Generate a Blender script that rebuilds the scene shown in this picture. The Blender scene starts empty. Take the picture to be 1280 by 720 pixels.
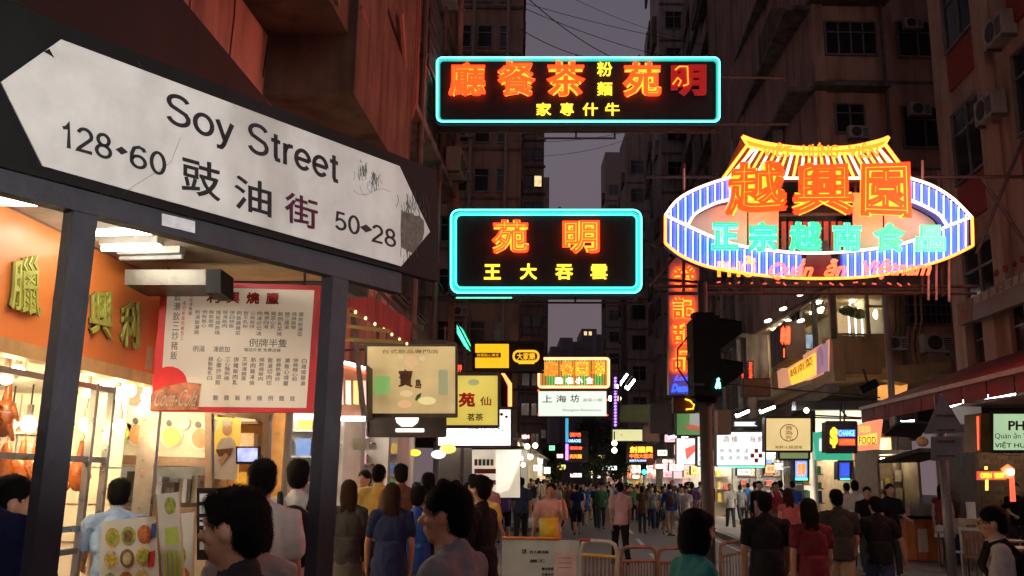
import bpy, math, random, colorsys
from mathutils import Vector, Matrix
import numpy as np
random.seed(7)
SC = bpy.context.scene
COL = SC.collection
# ---------------------------------------------------------------- camera, world, exposure
FPX = 1150.0; CAMH = 1.75; PITCH = math.atan(240/FPX); ROLL = math.radians(1.0)
cd = bpy.data.cameras.new('camera'); cam = bpy.data.objects.new('camera', cd); COL.objects.link(cam)
cd.sensor_width = 36.0; cd.lens = 36.0*FPX/1280.0; cd.clip_start = 0.05; cd.clip_end = 2000
cd.dof.use_dof = False
Fv = Vector((0, math.cos(PITCH), math.sin(PITCH))); Rv0 = Vector((1, 0, 0)); Uv0 = Rv0.cross(Fv)
Rv = Rv0*math.cos(ROLL) + Uv0*math.sin(ROLL); Uv = Uv0*math.cos(ROLL) - Rv0*math.sin(ROLL)
M = Matrix((Rv, Uv, -Fv)).transposed().to_4x4(); M.translation = Vector((0, 0, CAMH))
cam.matrix_world = M
SC.camera = cam
SC.view_settings.view_transform = 'Standard'; SC.view_settings.look = 'None'
SC.view_settings.exposure = 0.35; SC.view_settings.gamma = 1.0
SC.cycles.use_denoising = True
try: SC.cycles.denoiser = 'OPENIMAGEDENOISE'
except Exception: pass
SC.cycles.max_bounces = 5; SC.cycles.diffuse_bounces = 3; SC.cycles.glossy_bounces = 3
SC.cycles.transparent_max_bounces = 12; SC.cycles.sample_clamp_indirect = 3.0; SC.cycles.sample_clamp_direct = 12.0
SC.cycles.use_light_tree = True
w = bpy.data.worlds.new('World'); SC.world = w; w.use_nodes = True
wn = w.node_tree.nodes; wl = w.node_tree.links; bg = wn['Background']
tc = wn.new('ShaderNodeTexCoord'); sx = wn.new('ShaderNodeSeparateXYZ'); wl.new(tc.outputs['Generated'], sx.inputs[0])
cr = wn.new('ShaderNodeValToRGB'); wl.new(sx.outputs['Z'], cr.inputs[0])
cr.color_ramp.elements[0].position = 0.0; cr.color_ramp.elements[0].color = (0.13, 0.090, 0.098, 1)
e_ = cr.color_ramp.elements.new(0.36); e_.color = (0.112, 0.094, 0.116, 1)
cr.color_ramp.elements[-1].position = 0.68; cr.color_ramp.elements[-1].color = (0.060, 0.056, 0.080, 1)
sn = wn.new('ShaderNodeTexNoise'); sn.inputs['Scale'].default_value = 3.0; sn.inputs['Detail'].default_value = 3
mr = wn.new('ShaderNodeMapRange'); mr.inputs['To Min'].default_value = .88; mr.inputs['To Max'].default_value = 1.1
wl.new(tc.outputs['Generated'], sn.inputs['Vector']); wl.new(sn.outputs['Fac'], mr.inputs['Value'])
wl.new(cr.outputs[0], bg.inputs['Color']); wl.new(mr.outputs[0], bg.inputs['Strength'])

# ---------------------------------------------------------------- pixels of the photo -> places
SL = 95/FPX*math.cos(PITCH)     # the street runs along (SL,1)
S = Vector((SL, 1, 0)).normalized()
CAM = Vector((0, 0, CAMH))
def ray(px, py): return Rv*((px-640)/FPX) + Fv + Uv*((360-py)/FPX)
class Plane:
    def __init__(s, o, n): s.o = Vector(o); s.n = Vector(n).normalized()
    def __call__(s, px, py, off=0):
        r = ray(px, py); t = (s.o-CAM).dot(s.n)/r.dot(s.n); return CAM + r*t + s.n*off
def PF(d): return Plane((0, d, 0), (0, -1, 0))                       # faces the camera at distance d
def PWL(x0): return Plane((x0, 0, 0), (1, -SL, 0))                   # along the street, left side
def PWR(x0): return Plane((x0, 0, 0), (-1, SL, 0))                   # along the street, right side
def P(px, py, d): return PF(d)(px, py)
def G(px, py, z=0.0):
    r = ray(px, py); return CAM + r*((z-CAMH)/r.z)

# ---------------------------------------------------------------- materials
MATS = {}
def mat(key, col, rough=.7, metal=0, var=.25, scale=6, bump=.15, spec=.4, dirt=0.0, dirtcol=(.02, .015, .012)):
    if key in MATS: return MATS[key]
    m = bpy.data.materials.new(key); m.use_nodes = True; n = m.node_tree.nodes; l = m.node_tree.links
    b = n['Principled BSDF']; b.inputs['Metallic'].default_value = metal
    try: b.inputs['Specular IOR Level'].default_value = spec
    except Exception: pass
    t = n.new('ShaderNodeTexCoord')
    no = n.new('ShaderNodeTexNoise'); no.inputs['Scale'].default_value = scale; no.inputs['Detail'].default_value = 6; no.inputs['Roughness'].default_value = .6
    l.new(t.outputs['Object'], no.inputs['Vector'])
    r = n.new('ShaderNodeMapRange'); r.inputs['From Min'].default_value = .3; r.inputs['From Max'].default_value = .7
    r.inputs['To Min'].default_value = 1-var; r.inputs['To Max'].default_value = 1+var*.6; l.new(no.outputs['Fac'], r.inputs['Value'])
    mx = n.new('ShaderNodeMix'); mx.data_type = 'RGBA'; mx.blend_type = 'MULTIPLY'; mx.inputs['Factor'].default_value = 1
    mx.inputs['A'].default_value = (*col, 1); l.new(r.outputs[0], mx.inputs['B'])
    out = mx.outputs['Result']
    if dirt > 0:
        mp = n.new('ShaderNodeMapping'); mp.inputs['Scale'].default_value = (2.2, 2.2, .35); l.new(t.outputs['Object'], mp.inputs[0])
        n2 = n.new('ShaderNodeTexNoise'); n2.inputs['Scale'].default_value = 1.3; n2.inputs['Detail'].default_value = 8; l.new(mp.outputs[0], n2.inputs['Vector'])
        r2 = n.new('ShaderNodeMapRange'); r2.inputs['From Min'].default_value = .45; r2.inputs['From Max'].default_value = .72; r2.inputs['To Max'].default_value = dirt; l.new(n2.outputs['Fac'], r2.inputs['Value'])
        m2 = n.new('ShaderNodeMix'); m2.data_type = 'RGBA'; l.new(r2.outputs[0], m2.inputs['Factor']); l.new(out, m2.inputs['A']); m2.inputs['B'].default_value = (*dirtcol, 1); out = m2.outputs['Result']
    l.new(out, b.inputs['Base Color'])
    rr = n.new('ShaderNodeMapRange'); rr.inputs['To Min'].default_value = max(.04, rough-.12); rr.inputs['To Max'].default_value = min(1, rough+.12)
    l.new(no.outputs['Fac'], rr.inputs['Value']); l.new(rr.outputs[0], b.inputs['Roughness'])
    if bump:
        n3 = n.new('ShaderNodeTexNoise'); n3.inputs['Scale'].default_value = scale*7; n3.inputs['Detail'].default_value = 4; l.new(t.outputs['Object'], n3.inputs['Vector'])
        bp = n.new('ShaderNodeBump'); bp.inputs['Strength'].default_value = bump; bp.inputs['Distance'].default_value = .02
        l.new(n3.outputs['Fac'], bp.inputs['Height']); l.new(bp.outputs[0], b.inputs['Normal'])
    MATS[key] = m; return m
def emi(key, col, st=1.0, base=(.3, .3, .3), var=0.0, scale=5, sample=True):
    """something that gives off light: a tube, a lamp, a screen, a backlit sheet"""
    if key in MATS: return MATS[key]
    m = bpy.data.materials.new(key); m.use_nodes = True; n = m.node_tree.nodes; l = m.node_tree.links
    b = n['Principled BSDF']; b.inputs['Base Color'].default_value = (*base, 1); b.inputs['Roughness'].default_value = .35
    b.inputs['Emission Color'].default_value = (*col, 1); b.inputs['Emission Strength'].default_value = st
    if var:
        t = n.new('ShaderNodeTexCoord'); no = n.new('ShaderNodeTexNoise'); no.inputs['Scale'].default_value = scale; no.inputs['Detail'].default_value = 4
        l.new(t.outputs['Object'], no.inputs['Vector'])
        r = n.new('ShaderNodeMapRange'); r.inputs['From Min'].default_value = .3; r.inputs['From Max'].default_value = .7
        r.inputs['To Min'].default_value = st*(1-var); r.inputs['To Max'].default_value = st*(1+var); l.new(no.outputs['Fac'], r.inputs['Value'])
        l.new(r.outputs[0], b.inputs['Emission Strength'])
    if not sample:
        try: m.cycles.emission_sampling = 'NONE'
        except Exception: pass
    MATS[key] = m; return m
def glassmat(key='glass', tint=(.93, .95, .95), alpha=.22, rough=.05):
    if key in MATS: return MATS[key]
    m = bpy.data.materials.new(key); m.use_nodes = True; n = m.node_tree.nodes; l = m.node_tree.links; n.clear()
    o = n.new('ShaderNodeOutputMaterial'); tr = n.new('ShaderNodeBsdfTransparent'); gl = n.new('ShaderNodeBsdfGlossy'); mx = n.new('ShaderNodeMixShader')
    gl.inputs['Roughness'].default_value = rough; gl.inputs['Color'].default_value = (*tint, 1); tr.inputs['Color'].default_value = (*tint, 1)
    lw = n.new('ShaderNodeLayerWeight'); lw.inputs['Blend'].default_value = .5; pw = n.new('ShaderNodeMath'); pw.operation = 'POWER'; pw.inputs[1].default_value = 5; mu = n.new('ShaderNodeMath'); mu.operation = 'MULTIPLY_ADD'; mu.inputs[1].default_value = .5; mu.inputs[2].default_value = .03
    l.new(lw.outputs['Facing'], pw.inputs[0]); l.new(pw.outputs[0], mu.inputs[0]); l.new(mu.outputs[0], mx.inputs['Fac']); l.new(tr.outputs[0], mx.inputs[1]); l.new(gl.outputs[0], mx.inputs[2]); l.new(mx.outputs[0], o.inputs[0])
    MATS[key] = m; return m

# ---------------------------------------------------------------- mesh builder
def wloc(o):
    v = Vector((0, 0, 0))
    while o is not None: v += o.location; o = o.parent
    return v
class MB:
    def __init__(s): s.v = []; s.f = []
    def add(s, vs, fs):
        k = len(s.v); s.v += [tuple(p) for p in vs]; s.f += [tuple(i+k for i in f) for f in fs]; return s
    def box(s, a, b):
        x0, y0, z0 = a; x1, y1, z1 = b
        return s.add([(x0,y0,z0),(x1,y0,z0),(x1,y1,z0),(x0,y1,z0),(x0,y0,z1),(x1,y0,z1),(x1,y1,z1),(x0,y1,z1)],
                     [(3,2,1,0),(4,5,6,7),(0,1,5,4),(1,2,6,5),(2,3,7,6),(3,0,4,7)])
    def cbox(s, c, sz): return s.box((c[0]-sz[0]/2, c[1]-sz[1]/2, c[2]-sz[2]/2), (c[0]+sz[0]/2, c[1]+sz[1]/2, c[2]+sz[2]/2))
    def fbox(s, F, u0, u1, z0, z1, n0, n1):
        """box in facade coordinates: along u, up z, outward n"""
        o, u, n = F; q = []
        for z in (z0, z1):
            for (a, c) in ((u0, n1), (u1, n1), (u1, n0), (u0, n0)):
                p = o + u*a + n*c; q.append((p.x, p.y, z))
        return s.add(q, [(3,2,1,0),(4,5,6,7),(0,1,5,4),(1,2,6,5),(2,3,7,6),(3,0,4,7)])
    def prism(s, pts, vec):
        n = len(pts); pts = [Vector(p) for p in pts]; vec = Vector(vec)
        nn = Vector((0,0,0))
        for i in range(n): nn += (pts[i]-pts[0]).cross(pts[(i+1) % n]-pts[0])
        if nn.dot(vec) > 0: pts = pts[::-1]
        vs = pts + [p+vec for p in pts]
        return s.add(vs, [tuple(range(n)), tuple(range(2*n-1, n-1, -1))] + [(i, i+n, (i+1) % n+n, (i+1) % n) for i in range(n)])
    def bar(s, a, b, wd, ht=None, up=(0, 0, 1)):
        a = Vector(a); b = Vector(b); d = (b-a).normalized(); ht = ht or wd; upv = Vector(up)
        if abs(d.dot(upv)) > .98: upv = Vector((0, 1, 0))
        x = d.cross(upv).normalized()*wd/2; y = x.cross(d).normalized()*ht/2
        vs = [a-x-y, a+x-y, a+x+y, a-x+y, b-x-y, b+x-y, b+x+y, b-x+y]
        return s.add(vs, [(0,1,2,3),(7,6,5,4),(0,4,5,1),(1,5,6,2),(2,6,7,3),(3,7,4,0)])
    def tube(s, pts, r, n=6, closed=False):
        pts = [Vector(p) for p in pts]; m = len(pts); k = len(s.v); ring = []
        prev = None
        for i, p in enumerate(pts):
            if closed: d = pts[(i+1) % m]-pts[i-1]
            else: d = pts[min(i+1, m-1)]-pts[max(i-1, 0)]
            if d.length < 1e-9: d = Vector((0, 0, 1))
            d.normalize()
            if prev is None:
                a = Vector((0, 0, 1)) if abs(d.z) < .9 else Vector((1, 0, 0)); x = d.cross(a).normalized()
            else:
                x = prev-d*prev.dot(d)
                x = x.normalized() if x.length > 1e-6 else d.orthogonal().normalized()
            prev = x; y = d.cross(x); rr = r[i] if isinstance(r, (list, tuple)) else r
            for j in range(n):
                a = 2*math.pi*j/n; s.v.append(tuple(p+x*math.cos(a)*rr+y*math.sin(a)*rr))
        for i in range(m if closed else m-1):
            A = k+i*n; B = k+((i+1) % m)*n
            for j in range(n): s.f.append((A+j, A+(j+1) % n, B+(j+1) % n, B+j))
        if not closed:
            s.f.append(tuple(k+j for j in range(n))[::-1]); s.f.append(tuple(k+(m-1)*n+j for j in range(n)))
        return s
    def cyl(s, a, b, r, n=12, r2=None): return s.tube([a, b], [r, r if r2 is None else r2], n)
    def ell(s, c, r, n=12, m=8, rot=None):
        k = len(s.v); c = Vector(c); R = rot or Matrix.Identity(3)
        s.v.append(tuple(c+R@Vector((0, 0, r[2]))))
        for i in range(1, m):
            t = math.pi*i/m
            for j in range(n):
                a = 2*math.pi*j/n; s.v.append(tuple(c+R@Vector((r[0]*math.sin(t)*math.cos(a), r[1]*math.sin(t)*math.sin(a), r[2]*math.cos(t)))))
        s.v.append(tuple(c+R@Vector((0, 0, -r[2])))); L = len(s.v)-1
        for j in range(n): s.f.append((k, k+1+j, k+1+(j+1) % n)); s.f.append((L, L-n+(j+1) % n, L-n+j))
        for i in range(m-2):
            A = k+1+i*n; B = A+n
            for j in range(n): s.f.append((A+j, B+j, B+(j+1) % n, A+(j+1) % n))
        return s
    def cap(s, a, b, ra, rb, n=10):
        a = Vector(a); b = Vector(b); d = b-a; L = d.length
        if L < 1e-6: return s.ell(a, (ra, ra, ra))
        d /= L; pts = []; rs = []
        for t in (75, 50, 22): t = math.radians(t); pts.append(a-d*ra*math.sin(t)); rs.append(ra*math.cos(t))
        pts += [a, a.lerp(b, .5), b]; rs += [ra, (ra+rb)/2, rb]
        for t in (22, 50, 75): t = math.radians(t); pts.append(b+d*rb*math.sin(t)); rs.append(rb*math.cos(t))
        return s.tube(pts, rs, n)
    def lathe(s, c, prof, n=16):
        k = len(s.v)
        for (r, z) in prof:
            for j in range(n): a = 2*math.pi*j/n; s.v.append((c[0]+r*math.cos(a), c[1]+r*math.sin(a), c[2]+z))
        for i in range(len(prof)-1):
            for j in range(n): s.f.append((k+i*n+j, k+i*n+(j+1) % n, k+(i+1)*n+(j+1) % n, k+(i+1)*n+j))
        return s
    def poly(s, fr, pts, off=0.0, t=.004):
        """a flat sheet on plane fr given by photo pixels"""
        q = [fr(x, y, off) for x, y in pts]; return s.prism(q, -fr.n*t if t else -fr.n*.001)
    def rect(s, fr, x0, y0, x1, y1, off=0.0, t=.004): return s.poly(fr, [(x0, y0), (x1, y0), (x1, y1), (x0, y1)], off, t)
    def disc(s, fr, cx, cy, rx, ry, off=0.0, t=.004, n=18):
        return s.poly(fr, [(cx+rx*math.cos(2*math.pi*i/n), cy+ry*math.sin(2*math.pi*i/n)) for i in range(n)], off, t)
    def line(s, fr, pts, r, off=0.0, n=6, closed=False): return s.tube([fr(x, y, off) for x, y in pts], r, n, closed)
    def mesh(s, name, m, off=None, smooth=False):
        me = bpy.data.meshes.new(name)
        vs = s.v if off is None else [(a-off.x, b-off.y, c-off.z) for a, b, c in s.v]
        me.from_pydata(vs, [], s.f); me.update()
        if m is not None: me.materials.append(m)
        if smooth: me.polygons.foreach_set('use_smooth', [True]*len(me.polygons))
        return me
    def obj(s, name, m, parent=None, local=False, smooth=False):
        off = wloc(parent) if (parent is not None and not local) else None
        o = bpy.data.objects.new(name, s.mesh(name, m, off, smooth)); COL.objects.link(o)
        if parent is not None: o.parent = parent
        return o
def tag(o, label=None, cat=None, group=None, kind=None):
    if label: o['label'] = label
    if cat: o['category'] = cat
    if group: o['group'] = group
    if kind: o['kind'] = kind
    return o
def thing(name, label, cat, loc=(0, 0, 0), group=None, rz=0):
    o = bpy.data.objects.new(name, None); COL.objects.link(o); o.location = Vector(loc); o.rotation_euler = (0, 0, rz); o.empty_display_size = .1
    return tag(o, label, cat, group)
def struct(name, mb, m): return tag(mb.obj(name, m), kind='structure')
def copy_tree(o, parent=None):
    c = o.copy(); COL.objects.link(c)
    if parent is not None: c.parent = parent
    for ch in o.children: copy_tree(ch, c)
    return c

# ---------------------------------------------------------------- writing
GC = {}
TS = bpy.data.scenes.new('workshop')          # a side scene where curves and remeshes are evaluated quickly
def evalmesh(o):
    TS.collection.objects.link(o); TS.view_layers[0].update(); dg = TS.view_layers[0].depsgraph
    return bpy.data.meshes.new_from_object(o.evaluated_get(dg))
def glyph(s, mode='fill', bev=.02, offs=0.0):
    key = (s, mode, bev, offs)
    if key in GC: return GC[key]
    c = bpy.data.curves.new('t', 'FONT'); c.body = s; c.size = 1; c.resolution_u = 3; c.align_x = 'CENTER'; c.space_line = 1.0
    if mode == 'fill': c.extrude = .01
    else: c.fill_mode = 'NONE'; c.bevel_depth = bev; c.bevel_resolution = 1; c.offset = offs
    o = bpy.data.objects.new('t', c); me = evalmesh(o)
    vs = np.empty(len(me.vertices)*3, np.float32); me.vertices.foreach_get('co', vs); vs = vs.reshape(-1, 3)
    fs = [tuple(p.vertices) for p in me.polygons]
    bpy.data.objects.remove(o); bpy.data.curves.remove(c); bpy.data.meshes.remove(me)
    if len(vs) == 0: vs = np.zeros((3, 3), np.float32); vs[1, 0] = 1; vs[2, 1] = 1; fs = [(0, 1, 2)]
    mn = vs.min(0); mx = vs.max(0); sp = np.maximum(mx-mn, 1e-5)
    GC[key] = (np.stack([(vs[:, 0]-mn[0])/sp[0], (vs[:, 1]-mn[1])/sp[1], vs[:, 2]], 1), fs, sp[1]); return GC[key]
def corners(r):
    if len(r) == 4 and not isinstance(r[0], (tuple, list)): x0, y0, x1, y1 = r; return [(x0, y0), (x1, y0), (x1, y1), (x0, y1)]
    return r
def put(mb, fr, s, r, off=.006, mode='fill', bev=.02, offs=0.0, flip=False):
    vs, fs, H = glyph(s, mode, bev, offs); c = [fr(x, y, off) for x, y in corners(r)]
    hm = (c[0]-c[3]).length; sc = hm/H; n = fr.n; out = []
    TL, TR, BR, BL = c
    for u, v, z in vs:
        u = float(u); v = float(v)
        p = (BL*(1-u)+BR*u)*(1-v)+(TL*(1-u)+TR*u)*v
        out.append(p+n*float(z)*sc)
    mb.add(out, fs); return mb
# ================================================================ GROUND
def stx(x0, y): return x0+SL*y                     # a line along the street at distance y
asph = mat('asphalt', (.13, .108, .09), .55, 0, .35, 1.4, .35, .5)
pavem = mat('pavement_concrete', (.17, .15, .13), .65, 0, .25, 2.0, .2, .4, .5, (.05, .04, .035))
kerbm = mat('kerb_stone', (.22, .2, .18), .7, 0, .3, 4, .2)
mb = MB().add([(-60, -10, 0), (80, -10, 0), (120, 500, 0), (-60, 500, 0)], [(0, 1, 2, 3)]); struct('road', mb, asph)
def strip(mb, xa, xb, y0, y1, z0, z1):
    a = [(stx(xa, y0), y0), (stx(xb, y0), y0), (stx(xb, y1), y1), (stx(xa, y1), y1)]
    return mb.add([(x, y, z0) for x, y in a]+[(x, y, z1) for x, y in a], [(3,2,1,0),(4,5,6,7),(0,1,5,4),(1,2,6,5),(2,3,7,6),(3,0,4,7)])
PZ = .14
KR = 4.55; KL = -1.3
pl = tag(strip(MB(), -14, KL-.13, 1.2, 24, -.1, PZ).obj('pavement', pavem), kind='structure')
plb = tag(strip(MB(), -14, KL-.13, 33, 260, -.1, PZ).obj('pavement', pavem), kind='structure')
pr = tag(strip(MB(), KR+.13, 26, 6, 260, -.1, PZ).obj('pavement', pavem), kind='structure')
def kerbrow(parent, xa, xb, y0, y1, n):
    L = (y1-y0)/n
    for i in range(n):
        y = y0+i*L; strip(MB(), xa, xb, y+.01, y+L-.01, -.1, PZ+random.uniform(-.006, .006)+.004).obj('kerb_stone', kerbm, parent)
kerbrow(pl, KL-.13, KL+.02, 1.2, 24, 22); kerbrow(pr, KR-.02, KR+.13, 6, 66, 60)
# paving slabs on the right pavement, as far as they can be told apart
slabm = [mat('paving_slab%d' % i, c, .6, 0, .22, 3, .15) for i, c in enumerate([(.2, .17, .14), (.17, .145, .125), (.15, .135, .12)])]
base = MB().box((-.495, -.495, 0), (.495, .495, .012)).mesh('paving_slab', slabm[0])
pls = []
for m_ in slabm:
    me = base.copy(); me.materials.clear(); me.materials.append(m_); pls.append(me)
for j in range(30):
    for i in range(3):
        y = 9+j*1.0; o = bpy.data.objects.new('slab', random.choice(pls)); COL.objects.link(o); o.parent = pr
        o.location = (stx(KR+.66+i*1.0, y), y, PZ-.004+random.uniform(0, .004)); o.rotation_euler.z = -math.atan(SL)
for j in range(16):
    for i in range(2):
        y = 3+j*1.0; o = bpy.data.objects.new('slab', random.choice(pls)); COL.objects.link(o); o.parent = pl
        o.location = (stx(KL-.66-i*1.0, y), y, PZ-.004+random.uniform(0, .004)); o.rotation_euler.z = -math.atan(SL)
# painted markings
paint = mat('road_paint', (.62, .6, .55), .6, 0, .5, 5, .1)
rm = MB()
for yy in (15, 21, 27, 33, 39, 45): strip(rm, 1.6, 1.72, yy, yy+3, .002, .006)
strip(rm, KR-.45, KR-.37, 10, 120, .002, .006); strip(rm, KL+.4, KL+.48, 24, 120, .002, .006)
struct('road_markings', rm, paint)
tag(MB().cyl((stx(3.0, 22), 22, .001), (stx(3.0, 22), 22, .01), .34, 20).obj('manhole_cover', mat('cast_iron', (.06, .055, .05), .5, .6)), 'round iron manhole cover set in the asphalt', 'manhole cover')

# ================================================================ BUILDINGS
def FL(x0): return (Vector((x0, 0, 0)), S.copy(), Vector((S.y, -S.x, 0)))          # left side: u along the street
def FR(x0): return (Vector((x0, 0, 0)), -S, Vector((-S.y, S.x, 0)))               # right side: u towards the camera (u=-y)
def FF(d, x=0): return (Vector((x, d, 0)), Vector((1, 0, 0)), Vector((0, -1, 0)))
darkglass = mat('dark_glass', (.012, .013, .018), .12, 0, .3, 2, 0, .8)
framem = mat('window_frame', (.10, .09, .085), .5, .3, .3, 8)
oldframe = mat('old_aluminium', (.22, .2, .19), .45, .6, .3, 8)
concr = mat('ledge_concrete', (.16, .14, .13), .85, 0, .3, 2, .3, .3, .7)
litcurt = emi('lit_curtain', (.9, .62, .3), .9, (.6, .5, .4), .4, 4)
WC = {}
def wmesh(w, h, ncol, style):
    k = (round(w, 2), round(h, 2), ncol, style)
    if k in WC: return WC[k]
    f = MB(); t = .05
    f.box((-t, -.10, -t), (w+t, .02, 0)); f.box((-t, -.08, h), (w+t, .02, h+t)); f.box((-t, -.08, 0), (0, .02, h)); f.box((w, -.08, 0), (w+t, .02, h))
    for i in range(1, ncol): x = w*i/ncol; f.box((x-.02, -.06, 0), (x+.02, .02, h))
    if style != 'plain': f.box((0, -.055, h*.68), (w, .02, h*.68+.035))
    if style == 'grille':
        n = max(3, int(w/.14))
        for i in range(n+1): x = w*i/n; f.box((x-.008, -.16, -.02), (x+.008, -.145, h+.02))
        for z in (0, h*.33, h*.66, h): f.box((0, -.165, z-.01), (w, -.14, z+.01))
    p = MB().box((0, -.02, 0), (w, .0, h))
    WC[k] = (f.mesh('window', oldframe if style != 'plain' else framem), p.mesh('pane', darkglass), p.mesh('pane', litcurt)); return WC[k]
def window(F, u, z, w, h, parent, ncol=2, style='plain', lit=False, off=.01):
    o_, uu, n = F; fm, pm, lm = wmesh(w, h, ncol, style)
    o = bpy.data.objects.new('window', fm); COL.objects.link(o); o.parent = parent
    p = o_+uu*u+n*off; p.z = z; o.location = p-wloc(parent); o.rotation_euler.z = math.atan2(uu.y, uu.x)
    q = bpy.data.objects.new('pane', lm if lit else pm); COL.objects.link(q); q.parent = o
    return o
# air conditioners
acm = mat('ac_casing', (.38, .36, .33), .6, .1, .2, 5, .1, .4, .6); acd = mat('ac_grille', (.05, .05, .05), .5, .3)
def make_ac():
    r = thing('air_conditioner', 'x', 'air conditioner')
    MB().box((-.4, -.3, 0), (.4, 0, .5)).obj('casing', acm, r, True)
    g = MB().cyl((-.1, -.31, .25), (-.1, -.3, .25), .2, 16)
    g.obj('fan_grille', acd, r, True)
    b = MB()
    for i in range(6): b.box((.15, -.31, .06+i*.06), (.36, -.3, .09+i*.06))
    b.obj('vent', acd, r, True)
    MB().box((-.35, -.28, -.05), (-.3, 0, -.005)).obj('bracket', framem, r, True); MB().box((.3, -.28, -.05), (.35, 0, -.005)).obj('bracket', framem, r, True)
    return r
AC0 = make_ac(); acused = [False]; 
def ac(F, u, z, label, s=1.0, group='air conditioners on the old facades'):
    o = AC0 if not acused[0] else copy_tree(AC0); acused[0] = True
    p = F[0]+F[1]*u+F[2]*.02; p.z = z; o.location = p; o.rotation_euler.z = math.atan2(F[1].y, F[1].x); o.scale = (s, s, s)
    o['label'] = label; o['group'] = group; return o
def block(name, label, F, u0, u1, z0, z1, depth, m, loc=None):
    p = F[0]+F[1]*((u0+u1)/2); p.z = 0
    r = thing(name, label, 'building', p)
    MB().fbox(F, u0, u1, z0, z1, -depth, 0).obj('wall', m, r)
    return r
def ledge(F, u0, u1, z, pr_, t, parent, m=concr, name='ledge'): return MB().fbox(F, u0, u1, z, z+t, .002, pr_).obj(name, m, parent)
def pipe(F, u, z0, z1, r, parent, m, n=.1, name='drainpipe'):
    a = F[0]+F[1]*u+F[2]*n; b = MB().cyl((a.x, a.y, z0), (a.x, a.y, z1), r, 8)
    for z in np.arange(z0+.8, z1, 1.6): b.cyl((a.x, a.y, z), (a.x, a.y, z+.06), r*1.35, 8)
    return b.obj(name, m, parent)
pipem = mat('drain_iron', (.13, .11, .10), .6, .3, .3, 5)
def zz(px, py, d): return P(px, py, d).z

# --- left: the old pinkish building over the roast meat shop
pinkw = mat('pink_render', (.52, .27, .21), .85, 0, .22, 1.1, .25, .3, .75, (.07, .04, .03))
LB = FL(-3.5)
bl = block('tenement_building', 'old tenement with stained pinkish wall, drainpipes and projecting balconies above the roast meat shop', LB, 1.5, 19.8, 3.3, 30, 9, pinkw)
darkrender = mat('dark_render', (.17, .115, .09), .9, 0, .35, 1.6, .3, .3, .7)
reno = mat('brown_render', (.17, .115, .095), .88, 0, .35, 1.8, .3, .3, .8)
# the enclosed balconies push out above the first floor, the second bay deeper than the first
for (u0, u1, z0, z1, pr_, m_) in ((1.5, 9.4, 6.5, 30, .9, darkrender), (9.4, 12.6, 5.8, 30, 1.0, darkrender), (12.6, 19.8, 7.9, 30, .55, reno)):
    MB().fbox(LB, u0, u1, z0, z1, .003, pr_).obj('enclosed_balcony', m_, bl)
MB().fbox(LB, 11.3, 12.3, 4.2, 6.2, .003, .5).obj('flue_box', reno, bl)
for u, z in ((13.2, 9), (15.4, 9), (17.6, 9), (13.2, 12.3), (15.4, 12.3), (17.6, 12.3), (13.2, 15.5), (15.4, 15.5), (17.6, 15.5)):
    window(LB, u, z, 1.3, 1.4, bl, 2, 'grille', off=.56)
for u, z in ((14, 5), (16.4, 5), (18.2, 5.0)): window(LB, u, z, 1.2, 1.5, bl, 2, 'grille')
sl = MB()
for i in range(26): sl.fbox(LB, 6.6+i*.09, 6.64+i*.09, 6.55, 7.8, .9, .94)
sl.obj('corrugated_sheet', mat('corrugated_yellow', (.28, .25, .12), .6, .2), bl)
# corrugated edges, ledges and pipes
for u0, u1, z, p_ in ((12.6, 19.8, 7.75, .7), (12.6, 19.8, 10.9, .68), (12.6, 19.8, 14.1, .68), (12.6, 19.8, 17.3, .68), (9.4, 12.6, 9.3, 1.15), (9.4, 12.6, 12.4, 1.15)): ledge(LB, u0, u1, z, p_, .14, bl)
for u, r_, m_ in ((12.75, .07, pinkw), (13.0, .04, pipem), (15.1, .06, pipem), (17.2, .05, reno), (19.4, .07, pinkw)): pipe(LB, u, 3.4, 24, r_, bl, m_, .66 if u > 12.6 else .1)
for a, b, r_ in (((388, 18, 1.15), (448, 140, .75), .055), ((340, 12, 1.0), (440, 150, .8), .03)):
    f = PWL(-3.5); p1 = f(a[0], a[1], a[2]); p2 = f(b[0], b[1], b[2]); 
    tb = MB().tube([p1, p1.lerp(p2, .5), p2, p2+Vector((.05, .1, -.05)), p2+Vector((.08, .25, .25)), p2+Vector((.08, .3, 3))], r_, 8)
    tb.obj('drainpipe', mat('red_pipe', (.3, .12, .09), .6, .1), bl)
for i in range(7):   # hanging cable ends on the pinkish wall
    u = 5.5+i*.95; z = random.uniform(5.3, 6.6); p = LB[0]+LB[1]*u+LB[2]*.03; l_ = random.uniform(.4, 1.1)
    MB().tube([(p.x, p.y, z+.6), (p.x+.01, p.y+.03, z), (p.x, p.y-.02, z-l_)], .009, 5).obj('cable', acd, bl)
for u, z, l_ in ((14.2, 11.1, 'near one on the second balcony row'), (16.3, 14.3, 'the one on the third balcony row'), (18.6, 8.0, 'lowest and farthest one'), (17.0, 11.1, 'far one on the second balcony row')): ac(LB, u, z, 'air conditioner on the left tenement, '+l_).location += LB[2]*.6

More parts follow.
